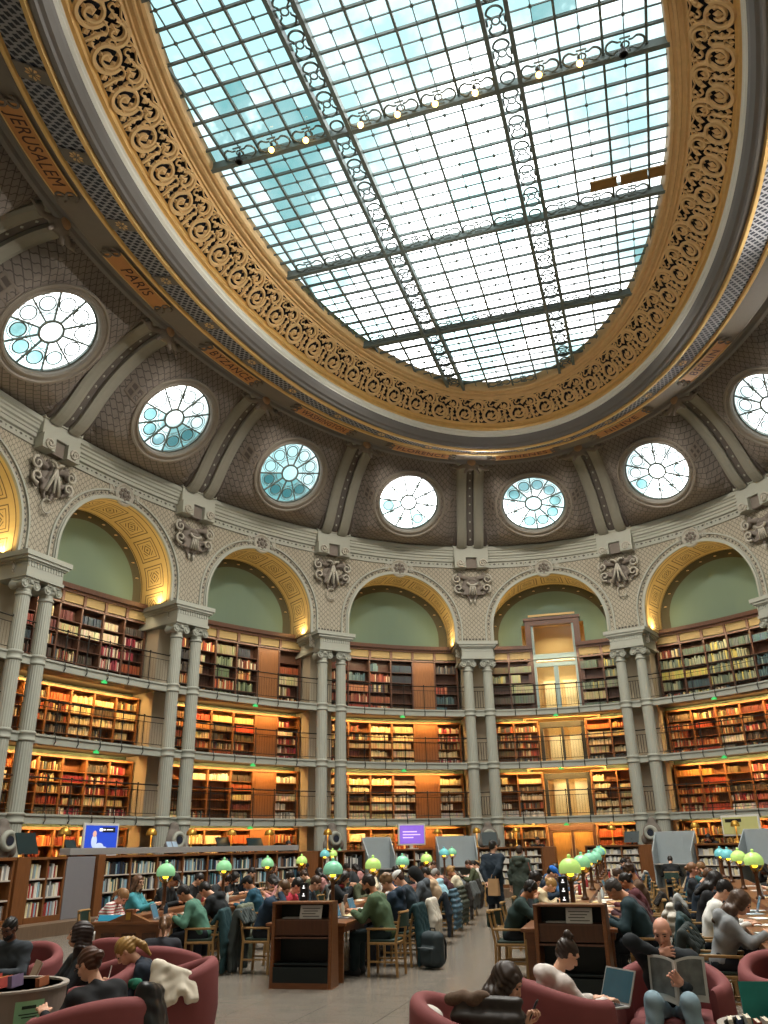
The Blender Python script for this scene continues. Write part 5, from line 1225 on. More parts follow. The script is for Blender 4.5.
# book return cabinets at the table heads
def lectern(p, rz, label, papers):
    t = empty('book_return_cabinet', p, rz, label, 'cabinet', 'open book return cabinets'); H_ = 1.06; W = .44
    BLK = mat('black green cabinet lining', '101c1c', .5)
    for s_ in (-1, 1):
        m = MB(); x = s_*(W-.025); m.add([(x-.025, -.04, 0), (x+.025, -.04, 0), (x+.025, .36, 0), (x-.025, .36, 0), (x-.025, .02, H_), (x+.025, .02, H_), (x+.025, .30, H_), (x-.025, .30, H_)], [(0, 1, 2, 3), (4, 5, 6, 7), (0, 1, 5, 4), (1, 2, 6, 5), (2, 3, 7, 6), (3, 0, 4, 7)]); bevel(m.build('side_panel', WOODT, t), .01)
    m = MB(); m.box(-W, W, .0, .30, H_-.03, H_); bevel(m.build('top', WOODT, t), .008)
    m = MB(); m.box(-W+.05, W-.05, .28, .31, .05, H_-.03); m.build('back_panel', BLK, t)
    m = MB(); m.box(-W+.05, W-.05, -.035, .30, 0, .07); m.build('plinth', WOODT, t)
    for z, mm in ((.30, BLK), (.62, WOODC), (.84, WOODC)): m = MB(); m.box(-W+.05, W-.05, .0 if z < .8 else .03, .29, z-.02, z); m.build('shelf', mm, t)
    m = MB(); m.box(-W+.05, W-.05, -.03, -.01, .07, .26); m.build('lower_board', BLK, t)
    m = MB(); m.box(-W+.05, W-.05, .03, .05, .64, .82); m.build('flap', wood('darker panel wood', '50301b', .4), t)
    t2 = empty('notice_card', tuple(np.array(p)+np.array((.0, 0, 0))), rz, 'white printed notice standing on the shelf of the %s' % papers, 'sign', 'notice cards')
    m = MB(); m.add([(-.05, .05, .845), (.27, .05, .845), (.27, .12, 1.01), (-.05, .12, 1.01)], [(0, 1, 2, 3)]); m.add([(-.05, .056, .845), (.27, .056, .845), (.27, .126, 1.01), (-.05, .126, 1.01)], [(3, 2, 1, 0)]); m.build('card', mat('white card', 'd9dbdb', .6, var=.02), t2)
    m = MB()
    for q in range(4): z = .965-.032*q; y = .05+(z-.845)*.424-.004; m.add([(-.02+.02*(q % 2), y, z), (.24-.03*(q % 3), y, z), (.24-.03*(q % 3), y+.006, z+.012), (-.02+.02*(q % 2), y+.006, z+.012)], [(0, 1, 2, 3)])
    m.build('print_lines', mat('grey print', '6d6f74', .6), t2)
    m = MB(); m.box(-.30, -.06, .07, .22, .845, .86); q = m.build('paper_stack', mat('grey white paper', 'b9bcc0', .7)); q.location = p; q.rotation_euler = (0, 0, rz); tag(q, 'thin stack of papers left of the notice in the %s' % papers, 'papers')
lectern((-1.71, -4.33, 0), math.radians(5), 'wooden book return cabinet left of the centre aisle', 'left book return cabinet')
lectern((2.0, -4.72, 0), math.radians(-3), 'wooden book return cabinet behind the white hooded reader', 'right book return cabinet')
def totem(p, rz, label):
    t = empty('marker_post', p, rz, label, 'post'); m = MB(); m.box(-.06, .06, -.04, .04, 0, .5); bevel(m.build('post', PLAST, t), .006)
    m = MB()
    for k in range(4): z = .09+.11*k; m.box(-.02, .02, -.045, -.04, z, z+.014); m.box(-.008, .01, -.045, -.04, z+.022, z+.045)
    m.build('white_symbols', mat('white print', 'e8e8e8', .5, emit='ffffff', estr=.02), t)
totem(TABS['C'].at(.9, -.08, TH+.07), 0, 'black post with white symbols at the head of the right middle table')
totem(TABS['B'].at(.75, -.25, TH), 0, 'black post with white symbols near the left book return cabinet')
# ---- things on tables
def paper(p, rz, label, c='e6e3dc', w_=.21, h_=.30, z=.004):
    m = MB(); m.box(-w_/2, w_/2, -h_/2, h_/2, 0, z); m.box(-w_/2+.01, w_/2+.015, -h_/2+.01, h_/2-.01, z, z*1.6); o = m.build('paper_sheets', mat('paper '+c, c, .7, var=.03)); o.location = p; o.rotation_euler = (0, 0, rz); tag(o, label, 'papers'); return o
def openbook(p, rz, label, c='d9cfba'):
    t = empty('open_book', p, rz, label, 'book')
    for s_ in (-1, 1):
        m = MB(); G = [[(s_*x, y, .012+.028*math.sin(min(1, x/.06)*PI/2)*(1-x/.24)) for y in (-.12, .12)] for x in (.0, .02, .05, .1, .15)]; m.grid(G); m.box(min(0, s_*.15), max(0, s_*.15), -.12, .12, .003, .012); m.build('pages', mat('page '+c, c, .7, var=.03), t)
    m = MB(); m.box(-.158, .158, -.126, .126, 0, .004); m.build('cover', mat('book cover brown', '5a3b30', .5), t)
def laptop(p, rz, label, scr='3d5f6e', body='9a9ca0', ang=1.92, est=.35):
    t = empty('laptop', p, rz, label, 'laptop'); m = MB(); m.box(-.16, .16, -.11, .11, 0, .014); bevel(m.build('base', mat('laptop '+body, body, .4, metal=.3), t), .004)
    m = MB(); m.box(-.14, .14, -.03, .08, .014, .0165); m.build('keyboard', PLAST, t)
    c_, s_ = math.cos(ang), math.sin(ang); f = lambda x, q, o: (x, .11-c_*q*1-o*s_*1, .014+s_*q-o*c_)
    f = lambda x, q, o: (x, .11+(-c_)*q+o*(-s_), .014+s_*q+o*(-c_))
    m = MB(); m.add([f(x, q, o) for x in (-.16, .16) for q in (0, .22) for o in (0, -.008)], [(0, 1, 3, 2), (4, 6, 7, 5), (0, 4, 5, 1), (2, 3, 7, 6), (0, 2, 6, 4), (1, 5, 7, 3)]); m.build('lid', mat('laptop '+body, body, .4, metal=.3), t)
    m = MB(); m.add([f(x, q, .002) for x, q in ((-.15, .012), (.15, .012), (.15, .21), (-.15, .21))], [(0, 1, 2, 3)]); m.build('display', mat('display '+scr, scr, .25, var=.15, scale=12, emit=scr, estr=est), t)
    return t
def bottle(p, label, c='c8d6da', h=.22):
    t = empty('bottle', p, 0, label, 'bottle'); m = MB(); m.lathe([(.0, 0), (.032, 0), (.034, .01), (.034, h*.65), (.015, h*.85), (.013, h)], 12); m.build('body', mat('bottle '+c, c, .2, var=.03), t, smooth=True); m = MB(); m.lathe([(.016, h*.94), (.016, h+.012), (0, h+.012)], 10); m.build('cap', PLAST, t)
# ================================================================ people
SKIN = {'light': mat('light skin', 'd8a78c', .55, var=.06, scale=20), 'tan': mat('tan skin', 'b98261', .55, var=.06, scale=20), 'dark': mat('dark skin', '6d4836', .5, var=.06, scale=20), 'pink': mat('pink skin', 'd9a08a', .55, var=.06, scale=20)}
EYEM = mat('dark eye', '1c1512', .4, var=0); LIPM = mat('lips', '9a5a50', .5, var=.05)
def rotm(rx=0, ry=0, rz=0):
    cx, sx, cy, sy, cz, sz = math.cos(rx), math.sin(rx), math.cos(ry), math.sin(ry), math.cos(rz), math.sin(rz)
    X = np.array([[1, 0, 0], [0, cx, -sx], [0, sx, cx]]); Y = np.array([[cy, 0, sy], [0, 1, 0], [-sy, 0, cy]]); Z = np.array([[cz, -sz, 0], [sz, cz, 0], [0, 0, 1]])
    return Z @ X @ Y
_hc = {}
def head_mesh(female=False, h=.0085):
    k = ('head', female, h)
    if k in _hc: return _hc[k]
    j = .92 if female else 1.0
    S = SDF(); S.ell((0, -.012, .035), (.074, .094, .084), k=.02); S.ell((0, .02, -.035), (.056*j, .066, .072*j), k=.03); S.ell((0, .052, -.078), (.026*j, .026, .022), k=.025)
    S.cap((0, .083, .022), (0, .104, -.022), .009, .014, k=.014); S.ell((0, .098, -.028), (.019, .014, .011), k=.01)
    S.cap((-.045, .070, .036), (.045, .070, .036), .014, k=.02); S.ell((-.042, .058, -.022), (.024, .022, .022), k=.02); S.ell((.042, .058, -.022), (.024, .022, .022), k=.02)
    S.cap((-.018, .083, -.058), (.018, .083, -.058), .008, k=.01); S.cap((-.014, .080, -.069), (.014, .080, -.069), .009, k=.01)
    for s_ in (-1, 1): S.ell((s_*.074, -.008, -.002), (.010, .020, .030), k=.008); S.ell((s_*.032, .096, .012), (.017, .016, .011), op=-1)
    S.cap((0, -.018, -.05), (0, -.03, -.16), .050*j, .052*j, k=.03)
    V, Q = S.mesh(h); parts = [(V, Q, 0)]
    E_ = MB()
    for s_ in (-1, 1):
        E_.sphere((s_*.032, .0775, .011), (.013, .010, .008), n=5, m=8); E_.tube([(s_*.012, .086, .030), (s_*.032, .091, .036), (s_*.050, .078, .031)], [.003, .0045, .003], 5)
    parts.append((np.array(E_.v), np.array([f for f in E_.f if len(f) == 4]), 1))
    L_ = MB(); L_.tube([(-.022, .082, -.063), (-.008, .0905, -.060), (.008, .0905, -.060), (.022, .082, -.063)], [.003, .0055, .0055, .003], 5); parts.append((np.array(L_.v), np.array([f for f in L_.f if len(f) == 4]), 2))
    _hc[k] = parts; return parts
def hand_mesh(side, curl, h=.0048):
    k = ('hand', side, round(curl, 2), h)
    if k in _hc: return _hc[k]
    S = SDF(); S.cap((0, -.03, 0), (0, .02, 0), .024, .026, k=.02); S.box((0, .055, 0), (.040, .045, .013), .012, k=.02)
    L = (.066, .074, .069, .055); xs = (-.030, -.010, .011, .030)
    for i in range(4):
        x = xs[i]*side; b = np.array((x, .092, 0)); a1 = curl*.9; a2 = curl*1.9; l = L[i]; sp = xs[i]*side*1.3
        p1 = b+np.array((sp*.18, math.cos(a1)*l*.45, -math.sin(a1)*l*.45)); p2 = p1+np.array((sp*.1, math.cos(a2)*l*.33, -math.sin(a2)*l*.33)); a3 = curl*2.5; p3 = p2+np.array((0, math.cos(a3)*l*.24, -math.sin(a3)*l*.24))
        S.cap(b-np.array((0, .02, 0)), p1, .0095, .009, k=.006); S.cap(p1, p2, .009, .0082, k=.004); S.cap(p2, p3, .0082, .007, k=.004)
    t0 = np.array((-.030*side, .012, -.004)); t1 = np.array((-.058*side, .045, -.012-.02*curl)); t2 = np.array((-.062*side+.03*side*curl, .078, -.02-.03*curl))
    S.cap(t0, t1, .013, .0115, k=.012); S.cap(t1, t2, .011, .0085, k=.005)
    V, Q = S.mesh(h); _hc[k] = (V, Q); return V, Q
def ik(S, H, L1, L2, hint):
    S, H, hint = np.array(S, float), np.array(H, float), np.array(hint, float); d = H-S; D = np.linalg.norm(d)
    if D > (L1+L2)*.985: H = S+d/D*(L1+L2)*.985; d = H-S; D = np.linalg.norm(d)
    a = (L1*L1-L2*L2+D*D)/(2*D); hh = math.sqrt(max(L1*L1-a*a, 0)); u = d/D; p = hint-u*(hint@u); p /= np.linalg.norm(p)+1e-9
    return S+u*a+p*hh, H
def basis(y, zhint):
    y = np.array(y, float); y /= np.linalg.norm(y); z = np.array(zhint, float); z = z-y*(z@y); n = np.linalg.norm(z)
    if n < 1e-3: z = np.array((0, 0, 1.)); z = z-y*(z@y); n = np.linalg.norm(z)
    z /= n; x = np.cross(y, z); return np.stack([x, y, z], 1)
DEF = dict(seat=.46, lean=.22, side=0, twist=0, hp=.45, hy=0, hl=(-.20, .44, .80), hr=(.20, .44, .80), knee=(.12, .43, None), ankle=(.12, .44), curl=(.35, .35), stand=False, palm_l=(0, 0, 1), palm_r=(0, 0, 1), elbow=(.55, -.15, -.8), kneeL=None, kneeR=None, ankL=None, ankR=None, elL=None, elR=None, fem=False, fdl=None, fdr=None)
def skeleton(p):
    q = dict(DEF); q.update(p); f = .93 if q['fem'] else 1.0
    pel = np.array((0, 0, (.94*f if q['stand'] else q['seat']+.11))); d = rotm(-q['lean'], q['side'], 0) @ np.array((0, 0, 1.)); Rt = rotm(0, 0, q['twist'])
    J = dict(pel=pel, chest=pel+d*.29*f, neck=pel+d*.49*f, q=q, d=d, f=f)
    sw = .165 if q['fem'] else .19; rt_ = Rt @ np.array((math.cos(q['side']), 0, -math.sin(q['side']))); J['rt'] = rt_
    J['sl'], J['sr'] = J['neck']-d*.055-rt_*sw, J['neck']-d*.055+rt_*sw
    HR = rotm(-(q['lean']*.6+q['hp']), 0, q['hy']+q['twist']*.5); J['HR'] = HR
    nb = J['neck']+rotm(-(q['lean']+q['hp']*.35), 0, 0) @ np.array((0, .005, .055)); J['head'] = nb+HR @ np.array((0, .022, .135)); J['nb'] = nb
    for s_, k in ((-1, 'l'), (1, 'r')):
        e = q['elL' if s_ < 0 else 'elR'] or (q['elbow'][0]*s_, q['elbow'][1], q['elbow'][2])
        J['e'+k], J['h'+k] = ik(J['s'+k], q['h'+k], .285*f, .25*f, e)
        if q['stand']:
            J['k'+k] = np.array((s_*.10, .03, .50*f)); J['a'+k] = np.array((s_*.11, -.02, .09))
        else:
            kn = q['kneeL' if s_ < 0 else 'kneeR'] or (s_*q['knee'][0], q['knee'][1], (q['knee'][2] or .50)); an = q['ankL' if s_ < 0 else 'ankR'] or (s_*q['ankle'][0], q['ankle'][1], .09)
            J['k'+k] = np.array(kn); J['a'+k] = np.array(an if len(an) == 3 else (an[0], an[1], .09))
        J['p'+k] = pel+np.array((s_*.095*f, 0, -.02))
    return J
def torso(S, J, g, low=True):
    f = J['f']; b = .0 if not J['q']['fem'] else -.012; R_t = J['rt']
    for s_ in (-1, 1):
        if low: S.cap(J['pel']+R_t*s_*.06, J['pel']+J['d']*.18+R_t*s_*.05, .115*f+g, .105*f+g+b, k=.06)
        S.cap(J['pel']+J['d']*.16+R_t*s_*.05, J['chest']+R_t*s_*.085, .103*f+g+b, .112*f+g+b, k=.06)
        S.cap(J['chest']+R_t*s_*.085, J['neck']-J['d']*.07+R_t*s_*.10, .112*f+g+b, .072*f+g, k=.06)
    S.cap(J['sl'], J['sr'], .062*f+g, k=.05)
    if J['q']['fem']:
        fw = np.cross(J['d'], R_t); fw = fw if fw[1] > 0 else -fw
        for s_ in (-1, 1): S.ell(J['chest']+R_t*s_*.075+fw*.085+J['d']*.02, (.065+g, .06+g, .065+g), k=.05)
def arms(S, J, g, wrist=1.0, bulk=1.0):
    f = J['f']
    for k in 'lr':
        S.cap(J['s'+k], J['e'+k], (.056*f+g)*bulk, (.043*f+g)*bulk, k=.04); w_ = J['e'+k]+(J['h'+k]-J['e'+k])*wrist; S.cap(J['e'+k], w_, (.043*f+g)*bulk, (.029+g)*bulk, k=.03)
def legs(S, J, g, flare=0.0, to=1.0):
    f = J['f']
    for k in 'lr':
        S.cap(J['p'+k], J['k'+k], .088*f+g, .060*f+g, k=.05); a = J['k'+k]+(J['a'+k]-J['k'+k])*to; S.cap(J['k'+k], a, .060*f+g, .040+g+flare, k=.03)
def wrinkle(amp, fr=34.0, ph=0.0): return lambda x, y, z: (amp*np.sin(fr*x+5*np.sin(fr*.31*z)+ph)*np.sin(fr*.8*z+3*np.sin(fr*.4*y+ph))*np.cos(fr*.5*y)).astype(np.float32)
def hair_mesh(style, h=.011):
    k = ('hair', style, h)
    if k in _hc: return _hc[k]
    S = SDF()
    def cap_(gx=.082, gy=.104, gz=.094, c=(0, -.022, .044)): S.ell(c, (gx, gy, gz), k=.015)
    if style in ('short', 'crop'):
        cap_(); S.ell((0, -.055, -.01), (.072, .06, .06), k=.02)
    elif style == 'curly':
        rr = random.Random(5); cap_(.084, .104, .1)
        for q in range(34):
            a, b = rr.uniform(0, 2*PI), rr.uniform(.0, 1.35); S.ell((.078*math.cos(a)*math.sin(b+.2), -.02+.092*math.sin(a)*math.sin(b+.2), .045+.095*math.cos(b)), (.026, .026, .026), k=.012)
    elif style in ('long', 'halfup'):
        cap_(.086, .106, .096)
        for s_ in (-1, 1):
            S.cap((s_*.062, -.02, .05), (s_*.082, -.03, -.10), .035, .040, k=.03); S.cap((s_*.082, -.03, -.10), (s_*.088, -.01, -.26), .042, .026, k=.03)
            S.cap((s_*.055, .045, .075), (s_*.080, .035, -.04), .022, .022, k=.02)
        S.cap((0, -.07, .03), (0, -.085, -.14), .062, .062, k=.04); [S.cap((q, -.085, -.12), (q*1.25, -.140, -.31), .042, .032, k=.03) for q in (-.06, -.02, .02, .06)]
    elif style in ('bun', 'highbun'):
        cap_(.081, .103, .093); S.ell((0, -.05, -.01), (.070, .06, .055), k=.02)
        c = (0, -.125, .02) if style == 'bun' else (0, -.07, .145); rr = random.Random(2); S.ell(c, (.045, .042, .040), k=.012)
        for q in range(9): S.ell((c[0]+rr.uniform(-.03, .03), c[1]+rr.uniform(-.03, .03), c[2]+rr.uniform(-.02, .03)), (.020, .02, .018), k=.01)
    elif style == 'ponytail':
        cap_(.082, .104, .094); S.ell((0, -.05, -.01), (.070, .06, .055), k=.02); S.ell((0, -.118, .035), (.028, .025, .028)); S.cap((0, -.125, .03), (.02, -.15, -.08), .030, .036, k=.02); S.cap((.02, -.15, -.08), (.03, -.14, -.20), .036, .012, k=.02)
    S.ell((0, .10, -.03), (.064, .075, .082), op=-1); S.ell((0, .115, .012), (.060, .06, .05), op=-1)
    wr = (lambda x, y, z: (.0035*np.sin(90*x+20*np.sin(9*z)+30*y)).astype(np.float32)) if style != 'curly' else None
    V, Q = S.mesh(h, wr); _hc[k] = (V, Q); return V, Q
def cap_mesh(kind):
    k = ('cap', kind)
    if k in _hc: return _hc[k]
    S = SDF()
    if kind == 'cap': S.ell((0, -.015, .065), (.088, .108, .075), k=.01); S.box((0, .125, .062), (.062, .055, .008), .008, rotm(-.25), k=.02)
    elif kind == 'beanie': S.ell((0, -.02, .075), (.09, .110, .090)); S.cap((0, -.02, .035), (0, -.02, .055), .0, .0); 
    elif kind == 'hood': S.ell((0, -.035, .03), (.112, .128, .128)); S.cap((0, -.06, -.05), (0, -.05, -.16), .10, .09, k=.04); S.ell((0, .115, .0), (.072, .10, .105), op=-1)
    V, Q = S.mesh(.012); _hc[k] = (V, Q); return V, Q
pc = [0]
def stripes():
    m = mat('striped cloth', 'd8cfc8', .85, var=0)
    if len(m.node_tree.nodes) < 4:
        nt = m.node_tree; tc = nt.nodes.new('ShaderNodeTexCoord'); wv = nt.nodes.new('ShaderNodeTexWave'); wv.bands_direction = 'Z'; wv.inputs['Scale'].default_value = 7; wv.inputs['Distortion'].default_value = 1.5
        r = nt.nodes.new('ShaderNodeValToRGB'); r.color_ramp.interpolation = 'CONSTANT'; r.color_ramp.elements[0].color = (*lin('dcd5ce'), 1); r.color_ramp.elements[1].position = .62; r.color_ramp.elements[1].color = (*lin('a8444a'), 1)
        nt.links.new(tc.outputs['Object'], wv.inputs[0]); nt.links.new(wv.outputs[1], r.inputs[0]); nt.links.new(r.outputs[0], nt.nodes['Principled BSDF'].inputs['Base Color'])
    return m
def person(loc, rz, pose, label, skin='light', hair=('short', '2a211c'), top=('sweater', '2c3a38'), bottom=('trousers', '1e2730'), lod=0, scale=1.0, extras=(), group=None, shoes='1c1c1e'):
    J = skeleton(pose); q = J['q']; fem = q['fem']; pc[0] += 1
    root = empty('person', loc, rz, label, 'person', group); root.scale = (scale,)*3
    h = (.013, .019, .027)[lod]; ph = pc[0]*1.7
    # body: one continuous figure
    S = SDF(); torso(S, J, 0); arms(S, J, 0); legs(S, J, 0); S.cap(J['neck']-J['d']*.03, J['nb']+J['HR'] @ np.array((0, .0, .05)), .056*J['f'], .05*J['f'], k=.03)
    for k in 'lr': S.cap(J['a'+k]+np.array((0, -.03, -.04)), J['a'+k]+np.array((0, .12, -.055)), .035, .028, k=.03)
    V, Q = S.mesh(max(h, .015)); parts = [(V, Q, 0)]
    for V, Q, mi in head_mesh(fem, .0085 if lod < 1 else .012): parts.append((V @ J['HR'].T+J['head'], Q, mi))
    if lod < 2:
        for k, s_ in (('l', -1), ('r', 1)):
            V, Q = hand_mesh(s_, q['curl'][0 if s_ < 0 else 1], .0048 if lod < 1 else .007); fd = q['fdl' if s_ < 0 else 'fdr']; Bm = basis(fd if fd is not None else J['h'+k]-J['e'+k], q['palm_'+k]); parts.append((V @ Bm.T+J['h'+k]+Bm[:, 1]*.025, Q, 0))
    else:
        for k in 'lr': B3 = SDF(); u = J['h'+k]-J['e'+k]; u /= np.linalg.norm(u); B3.cap(J['h'+k], J['h'+k]+u*.13, .036, .022); V, Q = B3.mesh(.02); parts.append((V, Q, 0))
    link('body', npmesh('body', parts, [SKIN[skin], EYEM, LIPM]), root)
    # clothes
    tn, tcol = top; puffy = tn in ('puffer_jacket', 'coat', 'parka'); g = .030 if puffy else .020
    S = SDF(); torso(S, J, g); arms(S, J, g*.85, .97)
    S.cap(J['neck']-J['d']*.05, J['neck']+J['d']*.012, .070*J['f'], .062*J['f'], k=.03)
    if tn in ('hoodie', 'parka', 'puffer_jacket') or 'hooddown' in extras:
        bkd = -np.array((math.sin(q['twist'])*-1, math.cos(q['twist']), 0)); c = J['neck']+bkd*.105+np.array((0, 0, .015))
        S.cap(c-J['rt']*.085, c+J['rt']*.085, .078, k=.025); S.cap(c+np.array((0, 0, -.10))-J['rt']*.03+bkd*.01, c+np.array((0, 0, -.10))+J['rt']*.03+bkd*.01, .075, k=.03)
        for s_ in (-1, 1): S.cap(c+J['rt']*s_*.085, J['neck']+J['rt']*s_*.075-bkd*.05-np.array((0, 0, .02)), .05, .032, k=.02)
    if tn in ('parka', 'coat') and q['stand']:
        for s_ in (-1, 1): S.cap(J['pel']+J['rt']*s_*.07, np.array((s_*.10, 0, .52)), .125, .115, k=.08)
    w1, w2 = wrinkle(.008 if not puffy else .012, 21 if not puffy else 24, ph), wrinkle(.0045, 47, ph+1.3); wr = lambda x, y, z: w1(x, y, z)+w2(x, y, z)
    V, Q = S.mesh(h, wr); link(tn, npmesh(tn, [(V, Q, 0)], [mat('cloth '+tcol, tcol, .85, var=.22, scale=14, bump=.25) if 'striped' not in tn else stripes()]), root)
    S = SDF(); legs(S, J, .017, .012 if bottom[0] != 'wide_trousers' else .05, .97)
    for s_ in (-1, 1): S.cap(J['pel']+J['rt']*s_*.06, J['pel']+J['d']*.05+J['rt']*s_*.06, .128*J['f'], .122*J['f'], k=.05)
    V, Q = S.mesh(h, wrinkle(.008, 24, ph+2)); link(bottom[0], npmesh(bottom[0], [(V, Q, 0)], [mat('cloth '+bottom[1], bottom[1], .85, var=.16, scale=7)]), root)
    for k in 'lr':
        a = J['a'+k]; S = SDF(); S.cap(a+np.array((0, -.05, -.045)), a+np.array((0, .14, -.055)), .045, .036, k=.02); S.cap(a+np.array((0, -.03, .0)), a+np.array((0, -.02, -.05)), .046, .05, k=.03); V, Q = S.mesh(.016 if lod < 2 else .024); V[:, 2] = np.maximum(V[:, 2], a[2]-.088); link('shoe', npmesh('shoe', [(V, Q, 0)], [mat('shoe '+shoes, shoes, .6)]), root)
    if hair:
        V, Q = hair_mesh(hair[0], .009 if lod < 1 else .014); link('hair', npmesh('hair', [(V @ J['HR'].T+J['head'], Q, 0)], [mat('hair '+hair[1], hair[1], .45, var=.35, scale=40)]), root)
    for e in extras:
        if isinstance(e, tuple) and e[0] in ('cap', 'beanie', 'hood'):
            V, Q = cap_mesh(e[0]); link(e[0], npmesh(e[0], [(V @ J['HR'].T+J['head'], Q, 0)], [mat('cloth '+e[1], e[1], .85, var=.1, scale=9)]), root)
        HT = lambda P: [tuple(J['HR'] @ np.array(p)+J['head']) for p in P]
        if e == 'glasses':
            m = MB()
            for s_ in (-1, 1): m.tube(HT([(s_*.034+.024*math.cos(a), .106-.01*abs(math.cos(a)), .010+.019*math.sin(a)) for a in np.linspace(0, 2*PI, 12)[:-1]]), .0022, 5, closed=True); m.tube(HT([(s_*.058, .098, .014), (s_*.078, .03, .016), (s_*.08, -.01, .012)]), .002, 5)
            m.tube(HT([(-.010, .104, .012), (.010, .104, .012)]), .0022, 5); m.build('glasses', mat('dark spectacle frame', '1d1a18', .3), root)
        if e == 'headphones':
            m = MB(); m.tube(HT([(.095*math.sin(a), -.01, .02+.118*math.cos(a)) for a in np.linspace(-1.6, 1.6, 14)]), .011, 6)
            for s_ in (-1, 1): c = HT([(s_*.09, -.008, .0)])[0]; m.sphere(c, (.028, .034, .038), n=6, m=8)
            m.build('headphones', PLAST, root, smooth=True)
        if e == 'beard':
            S = SDF(); S.ell((0, .03, -.062), (.062, .066, .055), k=.02); S.ell((0, .06, -.095), (.034, .032, .024), k=.02); S.ell((0, .09, -.045), (.03, .02, .008), op=-1); S.ell((0, .06, .03), (.1, .1, .065), op=-1); V, Q = S.mesh(.010); link('beard', npmesh('beard', [(V @ J['HR'].T+J['head'], Q, 0)], [mat('hair '+hair[1], hair[1], .45, var=.35, scale=40)]), root)
        if e == 'scarf':
            m = MB(); m.tube([tuple(J['neck']+np.array((.085*math.cos(a), .085*math.sin(a)+.01, .012*math.sin(3*a)))) for a in np.linspace(0, 2*PI, 16)[:-1]], .034, 8, closed=True); m.build('scarf', mat('cloth 8f2f3a', '8f2f3a', .9), root, smooth=True)
        if e == 'collar':
            m = MB(); m.tube([tuple(J['neck']+J['d']*.012+np.array((.068*math.cos(a), .062*math.sin(a), .004*math.sin(2*a)))) for a in np.linspace(0, 2*PI, 14)[:-1]], .016, 6, closed=True); m.build('shirt_collar', mat('cloth white', 'e2e0da', .8), root, smooth=True)
    return root, J
def wpos(root, p):
    c, s_ = math.cos(root.rotation_euler[2]), math.sin(root.rotation_euler[2]); k = root.scale[0]; x, y, z = p[0]*k, p[1]*k, p[2]*k
    return (root.location[0]+c*x-s_*y, root.location[1]+s_*x+c*y, root.location[2]+z)
# ---- coats hung on chair backs, bags
def hung_coat(p, rz, label, c='243a3a', drop=.60, width=.5, name='coat', puffy=False, group='coats hung on chair backs', floor_gap=.05):
    """cloth falling over both sides of a chair back whose top is at .86 (local -y is behind the chair)"""
    S = SDF(); n = 7; rr = random.Random(sum(ord(ch)*(i+1) for i, ch in enumerate(label)) % 9973)
    for k in range(n):
        x = -width/2+width*k/(n-1); dz = rr.uniform(-.06, .04)-.05*abs(k-3)/3; zb = max(floor_gap, .86-drop+dz); y0 = -.36
        S.cap((x, y0+.02, .86), (x*1.08, y0-.05-rr.uniform(0, .03), .86-drop*.5), .040, .045, k=.035); S.cap((x*1.08, y0-.06, .86-drop*.5), (x*1.12, y0-.03, zb), .045, .034, k=.035)
        S.cap((x, y0+.04, .865), (x*1.02, -.20, .70), .034, .030, k=.03)
    for s_ in (-1, 1): S.cap((s_*width*.46, -.34, .82), (s_*(width*.5+.03), -.40, .86-drop*.7), .05, .042, k=.03)
    if puffy:
        wr = lambda x, y, z: (.012*np.sin(62*z+0*x)).astype(np.float32)
    else: wr = wrinkle(.010, 26, rr.uniform(0, 6))
    o = sdf_obj(name, S, .018, mat('cloth '+c, c, .8 if not puffy else .5, var=.18, scale=6), None, wr); o.location = p; o.rotation_euler = (0, 0, rz); tag(o, label, 'coat', group); return o
def backpack(p, rz, label, c='3b4a4e', k=1.0):
    t = empty('backpack', p, rz, label, 'bag'); t.scale = (k,)*3
    S = SDF(); S.box((0, 0, .27), (.19, .13, .26), .11); S.box((0, -.12, .19), (.14, .06, .13), .05, k=.03); V, Q = S.mesh(.016, wrinkle(.004, 30)); V[:, 2] = np.maximum(V[:, 2], .0); link('body', npmesh('body', [(V, Q, 0)], [mat('bag '+c, c, .7, var=.15)]), t)
    m = MB(); m.tube([(-.05, .02, .52), (-.04, .02, .57), (.04, .02, .57), (.05, .02, .52)], .012, 6); m.build('handle', PLAST, t)
    for s_ in (-1, 1): m = MB(); m.tube([(s_*.11, .12, .48), (s_*.12, .19, .36), (s_*.13, .17, .14), (s_*.12, .12, .06)], .018, 6); m.build('strap', PLAST, t)
    m = MB(); m.tube([(-.15, -.185, .30), (0, -.20, .315), (.15, -.185, .30)], .005, 5); m.build('zip', mat('grey zip', '8a8d8f', .4), t)
# ================================================================ readers at the tables
SHORT = {'A': 'the left table', 'B': 'the left middle table', 'C': 'the right middle table', 'D': 'the right table', 'E': 'the far left table', 'F': 'the far middle table', 'G': 'the far right table'}
HA = 1.0
POSES = dict(
    read=dict(lean=.26, hp=.5), write=dict(lean=.42, hp=.5, hl=(-.18, .42, .80), hr=(.08, .44, .81), curl=(.3, .9)), type=dict(lean=.18, hp=.38, hl=(-.12, .46, .82), hr=(.12, .46, .82), curl=(.5, .5)),
    prop=dict(lean=.34, hp=.42, hr=(.10, .33, 1.10), elR=(.5, .6, -.9), hl=(-.15, .46, .80), curl=(.3, 1.0), palm_r=(1, -.4, 0)), look=dict(lean=.06, hp=.05, hl=(-.16, .42, .80), hr=(.16, .42, .80)),
    hunch=dict(lean=.55, hp=.55, hl=(-.16, .48, .80), hr=(.16, .50, .80)), phone=dict(lean=.22, hp=.5, hl=(-.05, .36, .98), hr=(.06, .38, .98), curl=(1, 1)))
ORD2 = ['first', 'second', 'third', 'fourth', 'fifth', 'sixth', 'seventh', 'eighth', 'ninth', 'tenth', 'eleventh', 'twelfth']
SIDE = {-1: 'left', 1: 'right'}
